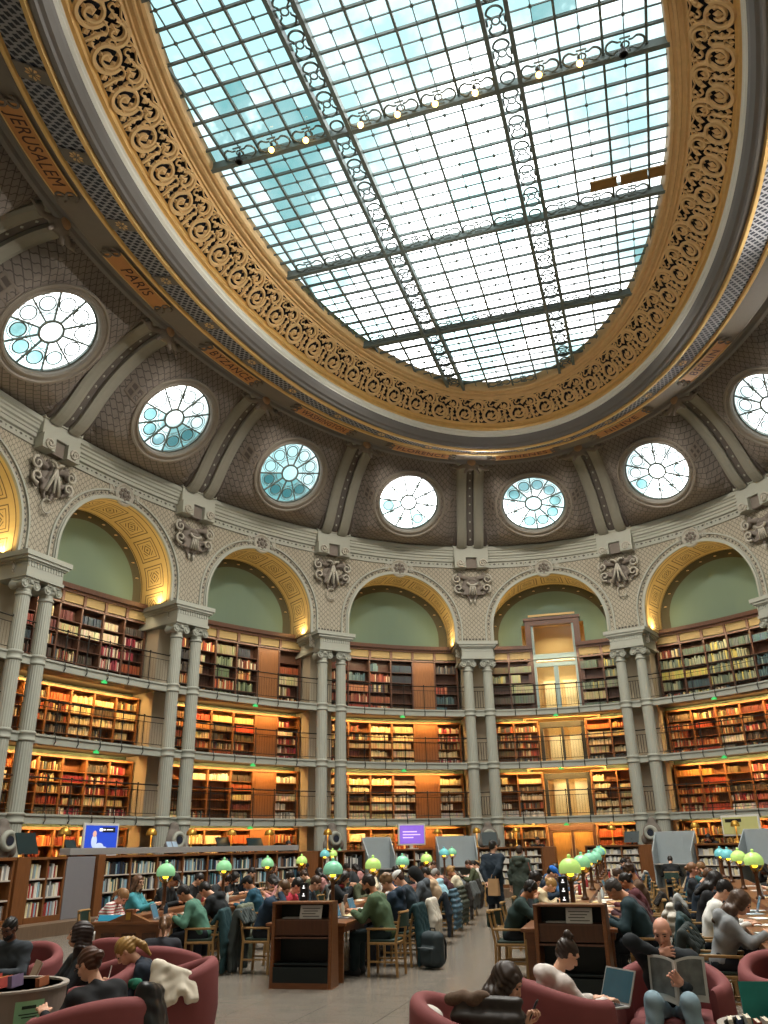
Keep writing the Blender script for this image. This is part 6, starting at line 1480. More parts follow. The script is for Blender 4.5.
COL = dict(black='1a1c1e', navy='1c2836', grey='72767a', green='2e4a3e', white='d5d2cb', teal='2f5c60', beige='b09a7c', maroon='572a30', blue='3d5f86', olive='4b513a', brown='5b4433', red='a8323c', cream='cfc3a8', pink='c08a86', charcoal='34373a')
HC = {'dark': '1d1714', 'brown': '3f2c1f', 'light brown': '7a5a3a', 'grey': '77726c', 'fair': 'a8824e'}
seatno = {}
def sit(tab, s, side, pose, desc, top, hair, skin='light', bottom=('trousers', '20262e'), extras=(), fem=False, coat=None, off=HA, lod=None, with_chair=True, prop=None, hy=None, scale=None):
    T_ = TABS[tab]; seatno[(tab, side)] = seatno.get((tab, side), 0)+1; o = ORD2[seatno[(tab, side)]-1]
    p = T_.at(s, side*off); rz = T_.face(side)+R_.uniform(-.12, .12); P = dict(POSES[pose]) if isinstance(pose, str) else dict(pose); P['fem'] = fem
    if hy is not None: P['hy'] = hy
    lod = lod if lod is not None else (1 if s < 5 and tab in 'ABCD' else 2)
    where = '%s %s seat at %s' % (o, SIDE[side], SHORT[tab])
    root, J = person(p, rz, P, '%s, %s' % (desc, where), skin, hair, top, bottom, lod, scale or R_.uniform(.96, 1.03), extras)
    if with_chair: chair(p, rz, 'oak reading chair, %s' % where)
    if coat:
        q = hung_coat(p, rz, '%s over the %s %s chair at %s' % (coat[0], o, SIDE[side], SHORT[tab]), coat[1], coat[2] if len(coat) > 2 else .55, coat[3] if len(coat) > 3 else .50, coat[4] if len(coat) > 4 else 'coat', 'puffer' in coat[0])
    if prop != 'none':
        k = prop or R_.choice(['paper', 'book', 'laptop', 'paper']); pp = T_.at(s+R_.uniform(-.05, .05), side*.36, TH)
        wl = 'before the %s %s reader at %s' % (o, SIDE[side], SHORT[tab])
        if k == 'paper': paper(pp, rz+R_.uniform(-.3, .3), 'white papers '+wl)
        elif k == 'book': openbook(pp, rz+R_.uniform(-.2, .2), 'open book '+wl)
        elif k == 'laptop': laptop(pp, rz, 'open laptop '+wl)
    if R_.random() < .5: bottle(T_.at(s+.32, side*.25, TH), 'bottle beside the %s %s reader at %s' % (o, SIDE[side], SHORT[tab]), R_.choice(['c8d6da', '9a3b3b', '2f3d4a', 'd8d0c0']))
    if R_.random() < .5: paper(T_.at(s-.34, side*.33, TH), R_.uniform(0, 3), 'loose sheets beside the %s %s reader at %s' % (o, SIDE[side], SHORT[tab]), R_.choice(['d9cfae', 'e6e3dc', 'c9b48a', '9fb0b8']))
    return root, J
FILL = [('black', 'sweater', 'short', 'dark', 0), ('navy', 'hoodie', 'short', 'brown', 0), ('grey', 'sweater', 'long', 'brown', 1), ('white', 'sweater', 'ponytail', 'dark', 1), ('charcoal', 'jacket', 'curly', 'dark', 0), ('beige', 'sweater', 'long', 'light brown', 1), ('maroon', 'sweater', 'bun', 'dark', 1), ('blue', 'hoodie', 'short', 'dark', 0), ('olive', 'jacket', 'short', 'brown', 0), ('black', 'hoodie', 'long', 'dark', 1), ('teal', 'sweater', 'short', 'light brown', 0), ('brown', 'jacket', 'curly', 'brown', 0), ('cream', 'sweater', 'bun', 'fair', 1), ('pink', 'sweater', 'long', 'dark', 1)]
fi = [0]
def fill(tab, s, side):
    c, g, h, hc, fem = FILL[fi[0] % len(FILL)]; fi[0] += 5 if fi[0] % 3 else 4
    coat = None
    if R_.random() < .5: cc, cn = R_.choice([('1f2a2c', 'dark coat'), ('263c3c', 'dark green coat'), ('5a5d5c', 'grey coat'), ('3a4f5a', 'blue grey puffer jacket'), ('2a2622', 'brown coat'), ('bdb6a8', 'pale coat')]); coat = (cn, cc, R_.uniform(.5, .75))
    sit(tab, s, side, R_.choice(['read', 'write', 'type', 'prop', 'hunch', 'read']), 'person in %s %s with %s hair' % (c, g, hc), (g, COL[c]), (h, HC[hc]), R_.choice(['light', 'light', 'tan', 'pink', 'dark']), fem=bool(fem), coat=coat)
# --- left table, far side
sit('A', 1.15, -1, dict(POSES['hunch'], hy=-.5), 'person in red and white striped sweater', ('striped_sweater', 'd8cfc8'), ('ponytail', '8a6440'), 'pink', fem=True, prop='none', lod=1)
sit('A', 2.44, -1, dict(POSES['look'], hy=-.35, hl=(-.14, .40, .84), hr=(.12, .42, .86)), 'person in teal sweater with long brown hair', ('sweater', '3f8a94'), ('long', '5a3d28'), 'light', fem=True, extras=('glasses',), lod=1, prop='book')
sit('A', 3.7, -1, 'read', 'person in black jacket and dark cap', ('jacket', '1c1e20'), ('short', HC['dark']), 'tan', extras=(('cap', '23201e'),), lod=1)
for s in (5.2, 6.5, 7.8): fill('A', s, -1)
sit('A', 9.1, -1, 'read', 'person in navy sweater with short dark hair', ('sweater', '1c2632'), ('short', HC['dark']), 'light', lod=1)
sit('A', 12.0, -1, dict(POSES['look']), 'person in beige jacket with long brown hair', ('jacket', '8c7a66'), ('long', '4a3020'), 'light', fem=True, lod=1)
# --- left table, near side
sit('A', .55, 1, 'write', 'person in muted green sweater bent forward', ('sweater', '4f7a68'), ('short', HC['dark']), 'tan', coat=('long dark teal coat', '1f3e42', .80, .54), lod=1, prop='laptop')
sit('A', 1.75, 1, 'hunch', 'person in black hoodie with dark hair', ('hoodie', '15191c'), ('short', '1c1716'), 'light', coat=('long olive grey parka', '6e7462', .84, .54, 'parka'), lod=1)
sit('A', 3.75, 1, 'read', 'person in blue sweater and dark cap', ('sweater', '1f4a5c'), ('short', '1c1716'), 'tan', extras=(('cap', '15181b'),), coat=('blue coat', '2c5a74', .55), lod=1)
for s in (6.2, 7.6, 9.0, 10.4, 11.8): fill('A', s, 1)
# --- left middle table
sit('B', 1.0, -1, dict(POSES['prop'], lean=.42), 'person in navy sweater and white collar', ('sweater', '1f3448'), ('short', '5a4028'), 'light', extras=('collar',), coat=('long charcoal coat', '3c4442', .80, .5), lod=1, prop='none')
sit('B', 2.0, -1, 'read', 'person in red jacket with short dark hair', ('jacket', 'a82a3c'), ('short', '1a1512'), 'light', lod=1)
sit('B', 3.1, -1, 'read', 'person in dark navy jacket with brown hair', ('jacket', '1d2a33'), ('short', '4a3526'), 'light', lod=1)
sit('B', 5.3, -1, 'phone', 'person in black top and red scarf', ('sweater', '1a1e22'), ('long', '1c1512'), 'light', extras=('scarf',), fem=True, lod=1, prop='paper')
for s in (6.6, 7.9, 9.3, 10.7): fill('B', s, -1)
sit('B', .84, 1, dict(POSES['type'], lean=.30, hp=.35), 'bearded person in olive green sweater', ('sweater', '4a5f44'), ('short', '221a16'), 'tan', bottom=('trousers', '16282c'), extras=('beard', 'collar'), lod=1, prop='laptop')
sit('B', 1.95, 1, dict(POSES['read'], lean=.16), 'person in navy hoodie with curly hair', ('hoodie', '1d2f40'), ('curly', '7a5f44'), 'light', coat=('long dark teal coat', '17363a', .82, .56), lod=1)
sit('B', 3.3, 1, 'read', 'person in dark jacket and white cap', ('jacket', '22303a'), ('short', HC['brown']), 'light', extras=(('cap', 'd6d6d2'),), coat=('cream white jacket', 'c9c2b4', .62, .56, 'jacket'), lod=1)
sit('B', 5.0, 1, 'read', 'person in grey jacket with black hood up', ('hoodie', '4a5056'), ('short', '15120f'), 'light', extras=(('hood', '14171a'),), coat=('dark navy coat', '18222c', .65), lod=1)
sit('B', 6.4, 1, 'read', 'person in tan jacket with short dark hair', ('jacket', 'b59a7c'), ('short', '1f1814'), 'light', coat=('slate blue puffer jacket', '4a6676', .66, .52, 'puffer_jacket'), lod=1)
sit('B', 7.7, 1, 'hunch', 'person in pale blue puffer jacket', ('puffer_jacket', '9cc4d2'), ('short', '3a2a20'), 'light', coat=('dark olive puffer jacket', '3c4238', .66, .52, 'puffer_jacket'), lod=1)
sit('B', 9.1, 1, 'hunch', 'person in maroon jacket and grey beanie', ('jacket', '4a2c30'), ('short', '5a4a40'), 'pink', extras=(('beanie', '9a9894'),), coat=('dark brown coat', '2c2622', .62), lod=1)
fill('B', 10.4, 1); fill('B', 11.7, 1)
# --- right middle table
sit('C', 1.5, -1, dict(POSES['prop'], lean=.40, hr=(.14, .40, 1.02)), 'person in dark green sweater and headphones', ('sweater', '1f3330'), ('short', '1a1614'), 'tan', extras=('headphones',), lod=1, off=.92, prop='none')
sit('C', 3.4, -1, 'read', 'person in black sweater with curly dark hair', ('sweater', '22262a'), ('curly', '211a17'), 'light', lod=1)
sit('C', 4.9, -1, 'hunch', 'person in fluffy cream coat', ('puffer_jacket', 'cbb997'), ('bun', HC['fair']), 'light', fem=True, lod=1)
sit('C', 7.0, -1, 'read', 'person in navy jacket and bright blue cap', ('jacket', '1c2a3a'), ('short', HC['dark']), 'light', extras=(('cap', '1f63b8'),), lod=1)
for s in (8.6, 10.2, 11.6): fill('C', s, -1)
sit('C', .45, 1, 'write', 'person in dark teal sweater', ('sweater', '1b3238'), ('short', '44403e'), 'tan', coat=('long white puffer jacket', 'b9b2a6', .70, .5, 'puffer_jacket'), lod=1, prop='book', off=.95)
sit('C', 2.3, 1, 'hunch', 'person in maroon sweater with curly dark hair', ('sweater', '43262b'), ('curly', '2a1f1a'), 'light', coat=('white quilted puffer jacket', 'c4bfb4', .66, .52, 'puffer_jacket'), lod=1)
for s in (4.0, 5.6, 7.2): fill('C', s, 1)
sit('C', 8.9, 1, 'hunch', 'person in dark jacket leaning forward', ('jacket', '23211f'), ('long', '2a1d17'), 'light', fem=True, lod=1)
fill('C', 10.8, 1)
# --- right table
sit('D', 1.3, -1, dict(POSES['prop'], lean=.36, hr=(.05, .48, .84)), 'person in pale grey hoodie with long brown hair', ('hoodie', '8d9194'), ('long', '4f3a2c'), 'light', fem=True, coat=('long dark grey coat', '2b3433', .84, .92), lod=1, prop='paper')
sit('D', 3.1, -1, 'read', 'person in white shirt with short black hair', ('shirt', 'd9d8d2'), ('short', '181412'), 'light', coat=('dark green coat', '203432', .72, .56), lod=1)
sit('D', 5.2, -1, 'read', 'person in black sweater with long black hair', ('sweater', '1a1b1e'), ('long', '1b1513'), 'light', fem=True, coat=('black coat', '1b1d1f', .6), lod=1)
sit('D', 7.3, -1, 'read', 'person in dark blue sweater with brown hair', ('sweater', '1e2b38'), ('short', '5a3e28'), 'light', coat=('pale grey jacket', '9a9c9a', .62), lod=1)
sit('D', 9.6, -1, 'look', 'person in dark jacket with light brown hair', ('jacket', '23282e'), ('bun', '7a5438'), 'pink', fem=True, lod=1)
for s in (11.6, 13.4, 15.4): fill('D', s, -1)
sit('D', 5.6, 1, 'write', 'person in black dress with pink scarf', ('sweater', '1c191b'), ('long', '191311'), 'light', fem=True, extras=('scarf',), lod=1)
for s in (7.4, 9.2, 11.2, 13.2): fill('D', s, 1)
for tab, S in (('E', (.7, 2.2)), ('F', (.7, 2.0, 3.3)), ('G', (.7, 2.1, 3.5))):
    for s in S: fill(tab, s, -1); fill(tab, s, 1)
# stripes of the sweater
# --- empty chair and bags in the aisles
chair((1.02, -2.75, 0), TABS['C'].face(-1)-.1, 'empty oak chair with green seat pad left of the right book return')
backpack((1.02, -2.68, .49), 1.1, 'black bag standing on the empty oak chair', '15171a', .62)
backpack((-.42, -2.15, 0), -.4, 'grey blue backpack standing on the aisle floor', '2c373b', .98)
backpack((2.95, 4.2, 0), .5, 'dark teal bag on the floor of the right aisle', '1d3a40', .8)
backpack((3.50, -2.75, 0), .8, 'black bag with pale trim under the coats at the right table', '1c2022', .8)
chair((3.62, -4.0, 0), TABS['D'].face(-1), 'oak chair covered by a big dark coat near the bald reader')
hung_coat((3.62, -4.0, 0), TABS['D'].face(-1), 'big dark teal coat over the nearest chair of the right table', '203c40', .84, .86)
# --- standing visitors in the aisle
r, J = person((-.73, 4.99, 0), -.25, dict(stand=True, lean=.02, hp=.05, hy=-.35, hl=(-.10, -.19, .92), hr=(.05, -.22, .95), elbow=(.8, -.5, 0), curl=(1.1, 1.1)), 'person in long navy coat standing with hands behind back in the aisle', 'light', ('short', '1d1815'), ('coat', '17242f'), ('trousers', '141c24'), 1, 1.06, ('collar',))
p = wpos(r, (.10, -.26, .62)); t = empty('paper_bag', p, -.2, 'brown paper bag held behind the back of the standing visitor', 'bag')
m = MB(); m.add([(-.13, -.07, 0), (.13, -.07, 0), (.13, .07, 0), (-.13, .07, 0), (-.12, -.04, .36), (.12, -.04, .36), (.12, .04, .36), (-.12, .04, .36)], [(0, 3, 2, 1), (0, 1, 5, 4), (1, 2, 6, 5), (2, 3, 7, 6), (3, 0, 4, 7)]); m.build('bag_body', mat('kraft paper', 'a9845c', .8, var=.15), t)
m = MB(); m.tube([(-.06, 0, .35), (-.04, .02, .44), (.04, .02, .44), (.06, 0, .35)], .008, 5); m.build('handle', mat('kraft paper', 'a9845c', .8), t)
r, J = person((-.30, 6.3, 0), -.1, dict(stand=True, lean=.02, hp=.15, hl=(-.26, .04, .78), hr=(.27, .06, .82), fem=True), 'person in long dark olive parka standing in the aisle, seen from behind', 'light', ('short', '3a281e'), ('parka', '3c453c'), ('trousers', '2a4652'), 1, 1.05)
p = wpos(r, (.33, -.06, .74)); t = empty('shoulder_bag', p, -.1, 'red brown shoulder bag at the side of the olive parka', 'bag')
S = SDF(); S.box((0, 0, .13), (.09, .15, .13), .04); V, Q = S.mesh(.02); link('bag_body', npmesh('bag_body', [(V, Q, 0)], [mat('red brown leather', '7d4030', .5)]), t)
m = MB(); m.tube([(0, -.12, .22), (-.10, -.06, .55), (-.12, .06, .55), (0, .12, .22)], .013, 6); m.build('strap', mat('red brown leather', '7d4030', .5), t)
# --- staff behind the counters, reader at the far partition desk
A = Arc(12.1, 96.6); person(A(0, 0, .3), A.rz()+PI, dict(stand=True, hp=.4, hl=(-.1, .30, 1.10), hr=(.1, .30, 1.10)), 'person in black behind the periodicals counter left of the door', 'light', ('short', '1d1815'), ('sweater', '17181a'), lod=2)
A = Arc(12.4, 139.0); person(A(0, 0, .3), A.rz()+PI, dict(stand=True, hp=.3, hl=(-.2, .1, .9), hr=(.2, .1, .9)), 'person in black behind the right end of the long left counter', 'tan', ('short', '1d1815'), ('sweater', '17181a'), lod=2)
A = Arc(12.2, 71.5); person(A(0, 0, .3), A.rz()+PI, dict(stand=True, hp=.3, hl=(-.2, .2, .95), hr=(.2, .2, .95), lean=.2), 'person in dark clothes behind the far right grey partition', 'pink', ('short', '3b2b22'), ('sweater', '1e2226'), lod=2)
A = Arc(12.0, 66.0); person(A(0, 0, .3), A.rz()+PI, dict(stand=True, hp=.5, hl=(-.1, .25, 1.0), hr=(.1, .25, 1.0), lean=.3), 'person with black hair behind the bookcase between the right partitions', 'light', ('long', '15110f'), ('sweater', '1e1e20'), lod=2, )
p = (3.35, 13.9, 0); person(p, -.05, dict(POSES['read'], ankle=(.14, .30)), 'person in black with white shoes at the far grey partition desk', 'light', ('short', '1a1512'), ('jacket', '17191b'), ('trousers', '1c2a3c'), 1, 1.0, shoes='dcdad4'); chair(p, -.05, 'oak chair at the far grey partition desk')

for tab, n in (('C', 22), ('B', 12), ('D', 12), ('A', 8)):
    T_ = TABS[tab]
    for k in range(n):
        c, nm = R_.choice([('e8e4da', 'white'), ('d8c79c', 'cream'), ('e6e3dc', 'white'), ('c9a868', 'buff'), ('b9c4c8', 'pale blue')])
        paper(T_.at(R_.uniform(.4, min(9, T_.L-1)), R_.choice((-1, 1))*R_.uniform(.16, .5), TH+.0005*k+.002), R_.uniform(0, 3), 'loose %s sheets scattered on %s' % (nm, SHORT[tab]), c); col.objects[-1]['group'] = 'loose %s sheets on %s' % (nm, SHORT[tab])
# ================================================================ lounge in the foreground
MAROON = mat('maroon upholstery', '7f4343', .8, var=.12, scale=5)
def tub_parts(t, back=.77, arm=.61, m=None):
    m = m or MAROON
    G = []; n = 36; amax = math.radians(128)
    for k in range(n+1):
        a = -amax+2*amax*k/n; q = abs(a)/amax; ht = arm+(back-arm)*(0.5+0.5*math.cos(PI*min(1, q*1.05))); ex, ey = math.sin(a), -math.cos(a); row = []
        th = .062; rx, ry = .44, .42; c = 1.0
        prof = [(-th, .10), (-th, ht-.07)]+[(-th*math.cos(b), ht-.07+.07*math.sin(b)) for b in np.linspace(.3, PI-.3, 7)]+[(th, ht-.07), (th+.015, .35), (th-.02, .10)]
        e_ = 1 if 0 < k < n else .55
        for dr, z in prof: row.append((ex*(rx+dr*e_), ey*(ry+dr*e_), z if e_ == 1 else (z-.02)))
        G.append(row)
    b = MB(); b.grid(G); [b.add(g, [tuple(range(len(g)))]) for g in (G[0], G[-1])]; o = b.build('shell', m, t, smooth=True)
    S = SDF(); S.box((0, .03, .27), (.36, .37, .10), .07); V, Q = S.mesh(.025); link('seat_cushion', npmesh('seat_cushion', [(V, Q, 0)], [m]), t)
    b = MB(); b.lathe([(0, .0), (.36, 0), (.38, .03), (.40, .16), (0, .18)], 28); b.build('base', m, t, smooth=True)
    b = MB(); [b.lathe([(0, -.001), (.02, -.001), (.02, .012), (0, .012)], 8, (.28*math.cos(a), .28*math.sin(a), 0)) for a in (.8, 2.3, 3.9, 5.5)]; b.build('glide', PLAST, t)
tub0 = [None]
def tub(p, d, label):
    rz = math.atan2(d[1], d[0])-PI/2
    if tub0[0] is None: tub0[0] = empty('tub_armchair', p, rz, label, 'armchair', 'maroon tub armchairs'); tub_parts(tub0[0])
    else: dup(tub0[0], p, rz, label)
    return rz
LG_ = dict(seat=.27, lean=.1, knee=(.13, .45, .47), ankle=(.14, .48))
# bald reader
p = (3.12, -7.36, 0); rz = tub(p, (-.06, -1), 'maroon tub armchair holding the bald reader with the big magazine')
bald, J = person((3.12, -7.40, 0), rz, dict(LG_, seat=.27, lean=.02, hp=.42, hy=-.10, hl=(-.13, .36, .64), hr=(.07, .18, .87), elR=(1, -.05, .35), fdr=(-.9, .25, .2), palm_r=(0, 1, .2), kneeL=(-.17, .46, .54), kneeR=(.13, .47, .54), ankL=(-.20, .52, .09), ankR=(.15, .56, .09), curl=(.55, .75), palm_l=(.2, -.9, .3), fdl=(.55, .2, .75)), 'bald person in black sweater and faded jeans reading a large magazine', 'pink', None, ('sweater', '1d2328'), ('jeans', '8ba3b0'), 0, .97, shoes='2a2a2c')
def magazine(root, J):
    p = wpos(root, (-.07, .37, .50)); t = empty('magazine', p, rz-.12, 'large open magazine with dark photographs held by the bald reader', 'magazine')
    CV = mat('magazine photo page', '5c5f5d', .35, var=.95, scale=11); PG = mat('magazine page', 'b9b9b4', .5, var=.08)
    for s_ in (-1, 1):
        f = lambda x, z, o: (s_*x, .02-x*.42-z*.16+o, z+.045*math.sin(x/.23*PI)*.4+x*.10)
        m = MB(); n = 8; m.grid([[f(.235*k/n, z, 0) for z in (0, .16, .33)] for k in range(n+1)]); m.grid([[f(.235*k/n, z, -.006) for z in (0, .16, .33)] for k in range(n+1)]); m.grid([[f(.235*k/n, .33, o) for o in (0, -.006)] for k in range(n+1)]); m.build('page_block', PG, t)
        m = MB(); m.grid([[f(.02+.195*k/n, z, .004) for z in (.05, .2, .31)] for k in range(n+1)]); m.build('cover_photo', CV, t)
magazine(bald, J)
# reader with laptop
p = (2.26, -8.16, 0); rz = tub(p, (.86, .52), 'maroon tub armchair of the reader with bun and laptop')
lw, J = person((2.14, -8.18, 0), rz, dict(LG_, seat=.22, fem=True, lean=.24, hp=.42, hl=(-.10, .46, .56), hr=(.11, .48, .56), curl=(.5, .5), kneeL=(-.10, .46, .44), kneeR=(.10, .46, .44), ankL=(-.12, .50, .09), ankR=(.12, .5, .09)), 'person in white hooded sweater with high bun typing on a laptop', 'light', ('highbun', '2f2119'), ('hoodie', 'd3cac4'), ('trousers', '1a1c20'), 0, .95)
lp = laptop(wpos(lw, (.02, .50, .52)), rz+.18, 'open silver laptop with dark teal screen on the knees of the white hooded reader', '2a4650', 'a9a7a4', 1.95, .12); lp.scale = (1.2, 1.2, 1.2)
# reader with phone
p = (1.80, -9.36, 0); rz = tub(p, (.97, .1), 'maroon tub armchair of the reader with long hair and phone')
pw, J = person((1.76, -9.40, 0), rz-.15, dict(LG_, seat=.20, fem=True, lean=.40, hp=.30, hl=(-.15, .38, .50), hr=(.10, .42, .62), curl=(.8, .95), elR=(.6, -.1, -.8), palm_r=(-.2, -.9, .3), fdr=(.0, .45, .9)), 'person in white top with long dark hair looking at a phone', 'light', ('long', '33251d'), ('sweater', 'd2cbc0'), ('trousers', '1c1c20'), 0, .96)
t = empty('phone', wpos(pw, (.085, .485, .67)), rz-.15, 'black phone held by the long haired reader', 'phone'); m = MB(); m.obox((0, 0, .05), (.036, 0, 0), (0, .004, -.002), (0, .035, .068)); bevel(m.build('phone_case', PLAST, t), .003); m = MB(); m.obox((0, -.005, .052), (.032, 0, 0), (0, .0008, 0), (0, .033, .063)); m.build('phone_screen', mat('phone display', '3a4650', .2, emit='5a6a78', estr=.3), t)
hung_coat((1.98, -9.34, -.10), rz+1.35, 'dark brown padded coat over the chair back behind the long haired reader', '2b2420', .46, .40, 'padded_coat', True, None)
m = SDF(); rr = random.Random(4)
for k in range(9): m.ell((-.26+.24*k/8, -.36+.03*rr.random(), .72+.03*rr.random()), (.045, .045, .04), k=.02)
o = sdf_obj('fur_trim', m, .016, mat('brown fur', '5d4a3c', .95, var=.4, scale=60)); o.location = (1.98, -9.34, .05); o.rotation_euler = (0, 0, rz+1.35); tag(o, 'brown fur trim lying along the padded coat', 'fur trim')
# chairs and readers on the left
p = (-1.60, -7.90, 0); rz = tub(p, (-.88, -.48), 'maroon tub armchair with a cream jacket over its side')
bl, J = person((-1.62, -7.90, 0), rz, dict(LG_, fem=True, lean=.62, hp=.45, hl=(-.16, .50, .52), hr=(.10, .52, .58), curl=(.4, 1.1)), 'person with blonde ponytail in navy top bent over writing', 'light', ('ponytail', 'a07c44'), ('sweater', '182230'), ('jeans', '4a6a86'), 0, .97)
t = empty('notebook', wpos(bl, (-.02, .56, .53)), rz, 'white notebook on the knees of the blonde writer', 'notebook'); m = MB(); m.box(-.13, .13, -.16, .16, 0, .012); m.build('pages', mat('white pages', 'dcd8d0', .7), t); m = MB(); m.box(-.135, .135, -.165, .165, -.006, 0); m.build('cover', mat('violet cover', '8a7a9a', .6), t)
t = empty('pen', wpos(bl, (.10, .58, .60)), rz, 'white pen in the hand of the blonde writer', 'pen'); m = MB(); m.tube([(0, 0, 0), (.02, -.01, .06), (.03, -.02, .13)], [.002, .006, .006], 6); m.build('barrel', mat('white pen', 'e5e5e5', .3), t)
S = SDF()
for k in range(7):
    a = -1.80+.80*k/6; x, y = .44*math.sin(a), -.42*math.cos(a); S.cap((x, y, .76-.022*k), (x*1.22, y*1.22, .50+.05*math.sin(k*2)), .045, .04, k=.04); S.cap((x, y, .765-.022*k), (x*.80, y*.80, .66), .04, .035, k=.04)
o = sdf_obj('jacket', S, .015, mat('cream cloth', 'd6cdbb', .85, var=.08), None, wrinkle(.007, 30)); o.location = p; o.rotation_euler = (0, 0, rz); tag(o, 'cream jacket draped over the side of the maroon armchair', 'jacket')
S = SDF(); S.cap((-.2, .30, .62), (-.05, .36, .60), .05, .045); S.cap((-.05, .36, .6), (.06, .30, .62), .045, .04); o = sdf_obj('scarf', S, .014, mat('emerald cloth', '1f6a52', .85, var=.15), None, wrinkle(.008, 34)); o.location = (-1.50, -8.0, -.02); o.rotation_euler = (0, 0, rz); tag(o, 'emerald green scarf beside the blonde writer', 'scarf')
p = (-2.55, -6.55, 0); rz = tub(p, (-.35, 1), 'maroon tub armchair behind the blonde writer, back to the camera')
person((-2.52, -6.62, 0), rz, dict(LG_, fem=True, lean=.30, hp=.4, hl=(-.15, .4, .62), hr=(.15, .4, .62)), 'person with brown hair and pale hairband behind the blonde writer', 'light', ('ponytail', '6a4a30'), ('sweater', '2a2c33'), lod=1, scale=.95)
tub((-3.55, -5.75, 0), (-.2, 1), 'maroon tub armchair nearest the left reading table end')
p = (-1.07, -9.79, 0); rz = tub(p, (-.80, .60), 'maroon tub armchair at the bottom left with a black leather jacket')
bw, J = person((-1.02, -9.72, 0), rz, dict(LG_, fem=True, lean=.36, hp=.30, hy=.55, side=-.12, hl=(-.38, .34, .62), hr=(.18, .42, .55), curl=(.5, .5), palm_l=(-.4, 0, 1)), 'person in black jacket with brown hair in a bun, seen from behind', 'light', ('bun', '4a2d1f'), ('jacket', '17181b'), ('jeans', '5f8296'), 0, .96, extras=('glasses',))
S = SDF()
for k in range(8):
    a = .55+.95*k/7; x, y = .44*math.sin(a), -.42*math.cos(a); S.cap((x, y, .79-.012*k), (x*1.24, y*1.24, .36+.06*math.sin(k*1.7)), .05, .045, k=.04); S.cap((x, y, .79-.012*k), (x*.80, y*.80, .60), .045, .04, k=.04)
o = sdf_obj('leather_jacket', S, .015, mat('black leather', '1b1c1e', .32, var=.2), None, wrinkle(.010, 28)); o.location = p; o.rotation_euler = (0, 0, rz); tag(o, 'black leather jacket hanging over the bottom left armchair', 'jacket')
p = (-2.28, -8.30, 0); rz = tub((-2.30, -8.22, 0), (-.62, -.78), 'maroon tub armchair of the dark haired reader with a notebook')
dw, J = person((-2.36, -8.25, 0), rz, dict(LG_, fem=True, lean=.08, hp=-.10, hy=-.45, hl=(-.12, .40, .60), hr=(.12, .40, .60), curl=(.7, .7)), 'person in black with long dark hair looking up, holding a notebook', 'light', ('long', '2a1b19'), ('sweater', '15181d'), ('trousers', '18202a'), 0, .97)
t = empty('notebook', wpos(dw, (.02, .46, .60)), rz, 'beige notebook held by the dark haired reader looking up', 'notebook'); m = MB(); m.obox((0, .0, .08), (.11, 0, 0), (0, .006, .004), (0, -.05, .14)); bevel(m.build('cover', mat('beige cover', 'a58c78', .6), t), .003); m = MB(); m.obox((0, -.008, .076), (.105, 0, 0), (0, .004, .003), (0, -.05, .135)); m.build('pages', mat('white pages', 'dcd8d0', .7), t)
p = (-4.12, -7.05, 0); rz = tub(p, (.05, -1), 'maroon tub armchair at the left edge with the bearded reader')
bm, J = person((-4.14, -7.08, 0), rz, dict(LG_, seat=.26, lean=.18, hp=.28, hl=(-.10, .36, .56), hr=(.46, .10, .70), elR=(1, -.2, .3), curl=(1.0, .6), fdr=(.3, .8, -.5), palm_l=(0, -.8, .5)), 'bearded person in dark grey jacket resting an arm on the armchair', 'dark', ('crop', '14100e'), ('jacket', '343a40'), ('trousers', '2b2f34'), 0, .93, extras=('beard', 'glasses'))
t = empty('phone', wpos(bm, (-.10, .46, .56)), rz, 'dark phone in the hand of the bearded reader', 'phone'); m = MB(); m.obox((0, 0, .05), (.036, 0, 0), (0, .004, .002), (0, -.02, .07)); bevel(m.build('phone_case', PLAST, t), .003)
m = MB(); m.obox((0, -.006, .05), (.03, 0, 0), (0, .001, 0), (0, -.018, .06)); m.build('phone_screen', mat('phone display', '3a4650', .2, emit='5a6a78', estr=.3), t)
openbook(wpos(bm, (.04, .36, .44)), rz, 'open white book on the lap of the bearded reader', 'e0ddd6')
tub((4.22, -6.75, 0), (.45, -1), 'maroon tub armchair at the right edge with nobody in it')
# round book bins
BING = mat('grey bin laminate', '8a7c72', .5, var=.05); RIM = mat('pale grey rim', 'a59d94', .4, var=.04)
def bin_(p, r, h, label):
    t = empty('book_bin', p, 0, label, 'bin', 'round book bins'); m = MB(); m.lathe([(r-.02, .0), (r, .03), (r, h-.02), (r+.015, h-.015), (r+.015, h), (r-.03, h), (r-.03, h-.05), (r-.035, .12), (0, .12)], 48); m.build('drum', BING, t, smooth=False); m = MB(); m.lathe([(r+.017, h-.012), (r+.017, h+.004), (r-.032, h+.004), (r-.032, h-.012)], 48); m.build('rim', RIM, t); return t
def loosebook(p, rx, rz, size, c, label, grp=None):
    t = empty('book', p, rz, label, 'book', grp); Rm = rotm(rx); w_, h_, d = size
    m = MB(); m.box(-w_/2, w_/2, -d/2, -d/2+.003, 0, h_); m.box(-w_/2, w_/2, d/2-.003, d/2, 0, h_); m.box(-w_/2-.003, -w_/2, -d/2, d/2, 0, h_); m.build('cover', mat('book cover '+c, c, .45, var=.2, scale=9), t, tf=lambda *q: tuple(Rm @ np.array(q)))
    m = MB(); m.box(-w_/2, w_/2-.006, -d/2+.003, d/2-.003, .004, h_-.004); m.build('pages', mat('page d9cfba', 'd9cfba', .7, var=.03), t, tf=lambda *q: tuple(Rm @ np.array(q)))
pL = (-2.12, -9.55, 0); bin_(pL, .47, .75, 'large round grey book bin with a green notice at the bottom left')
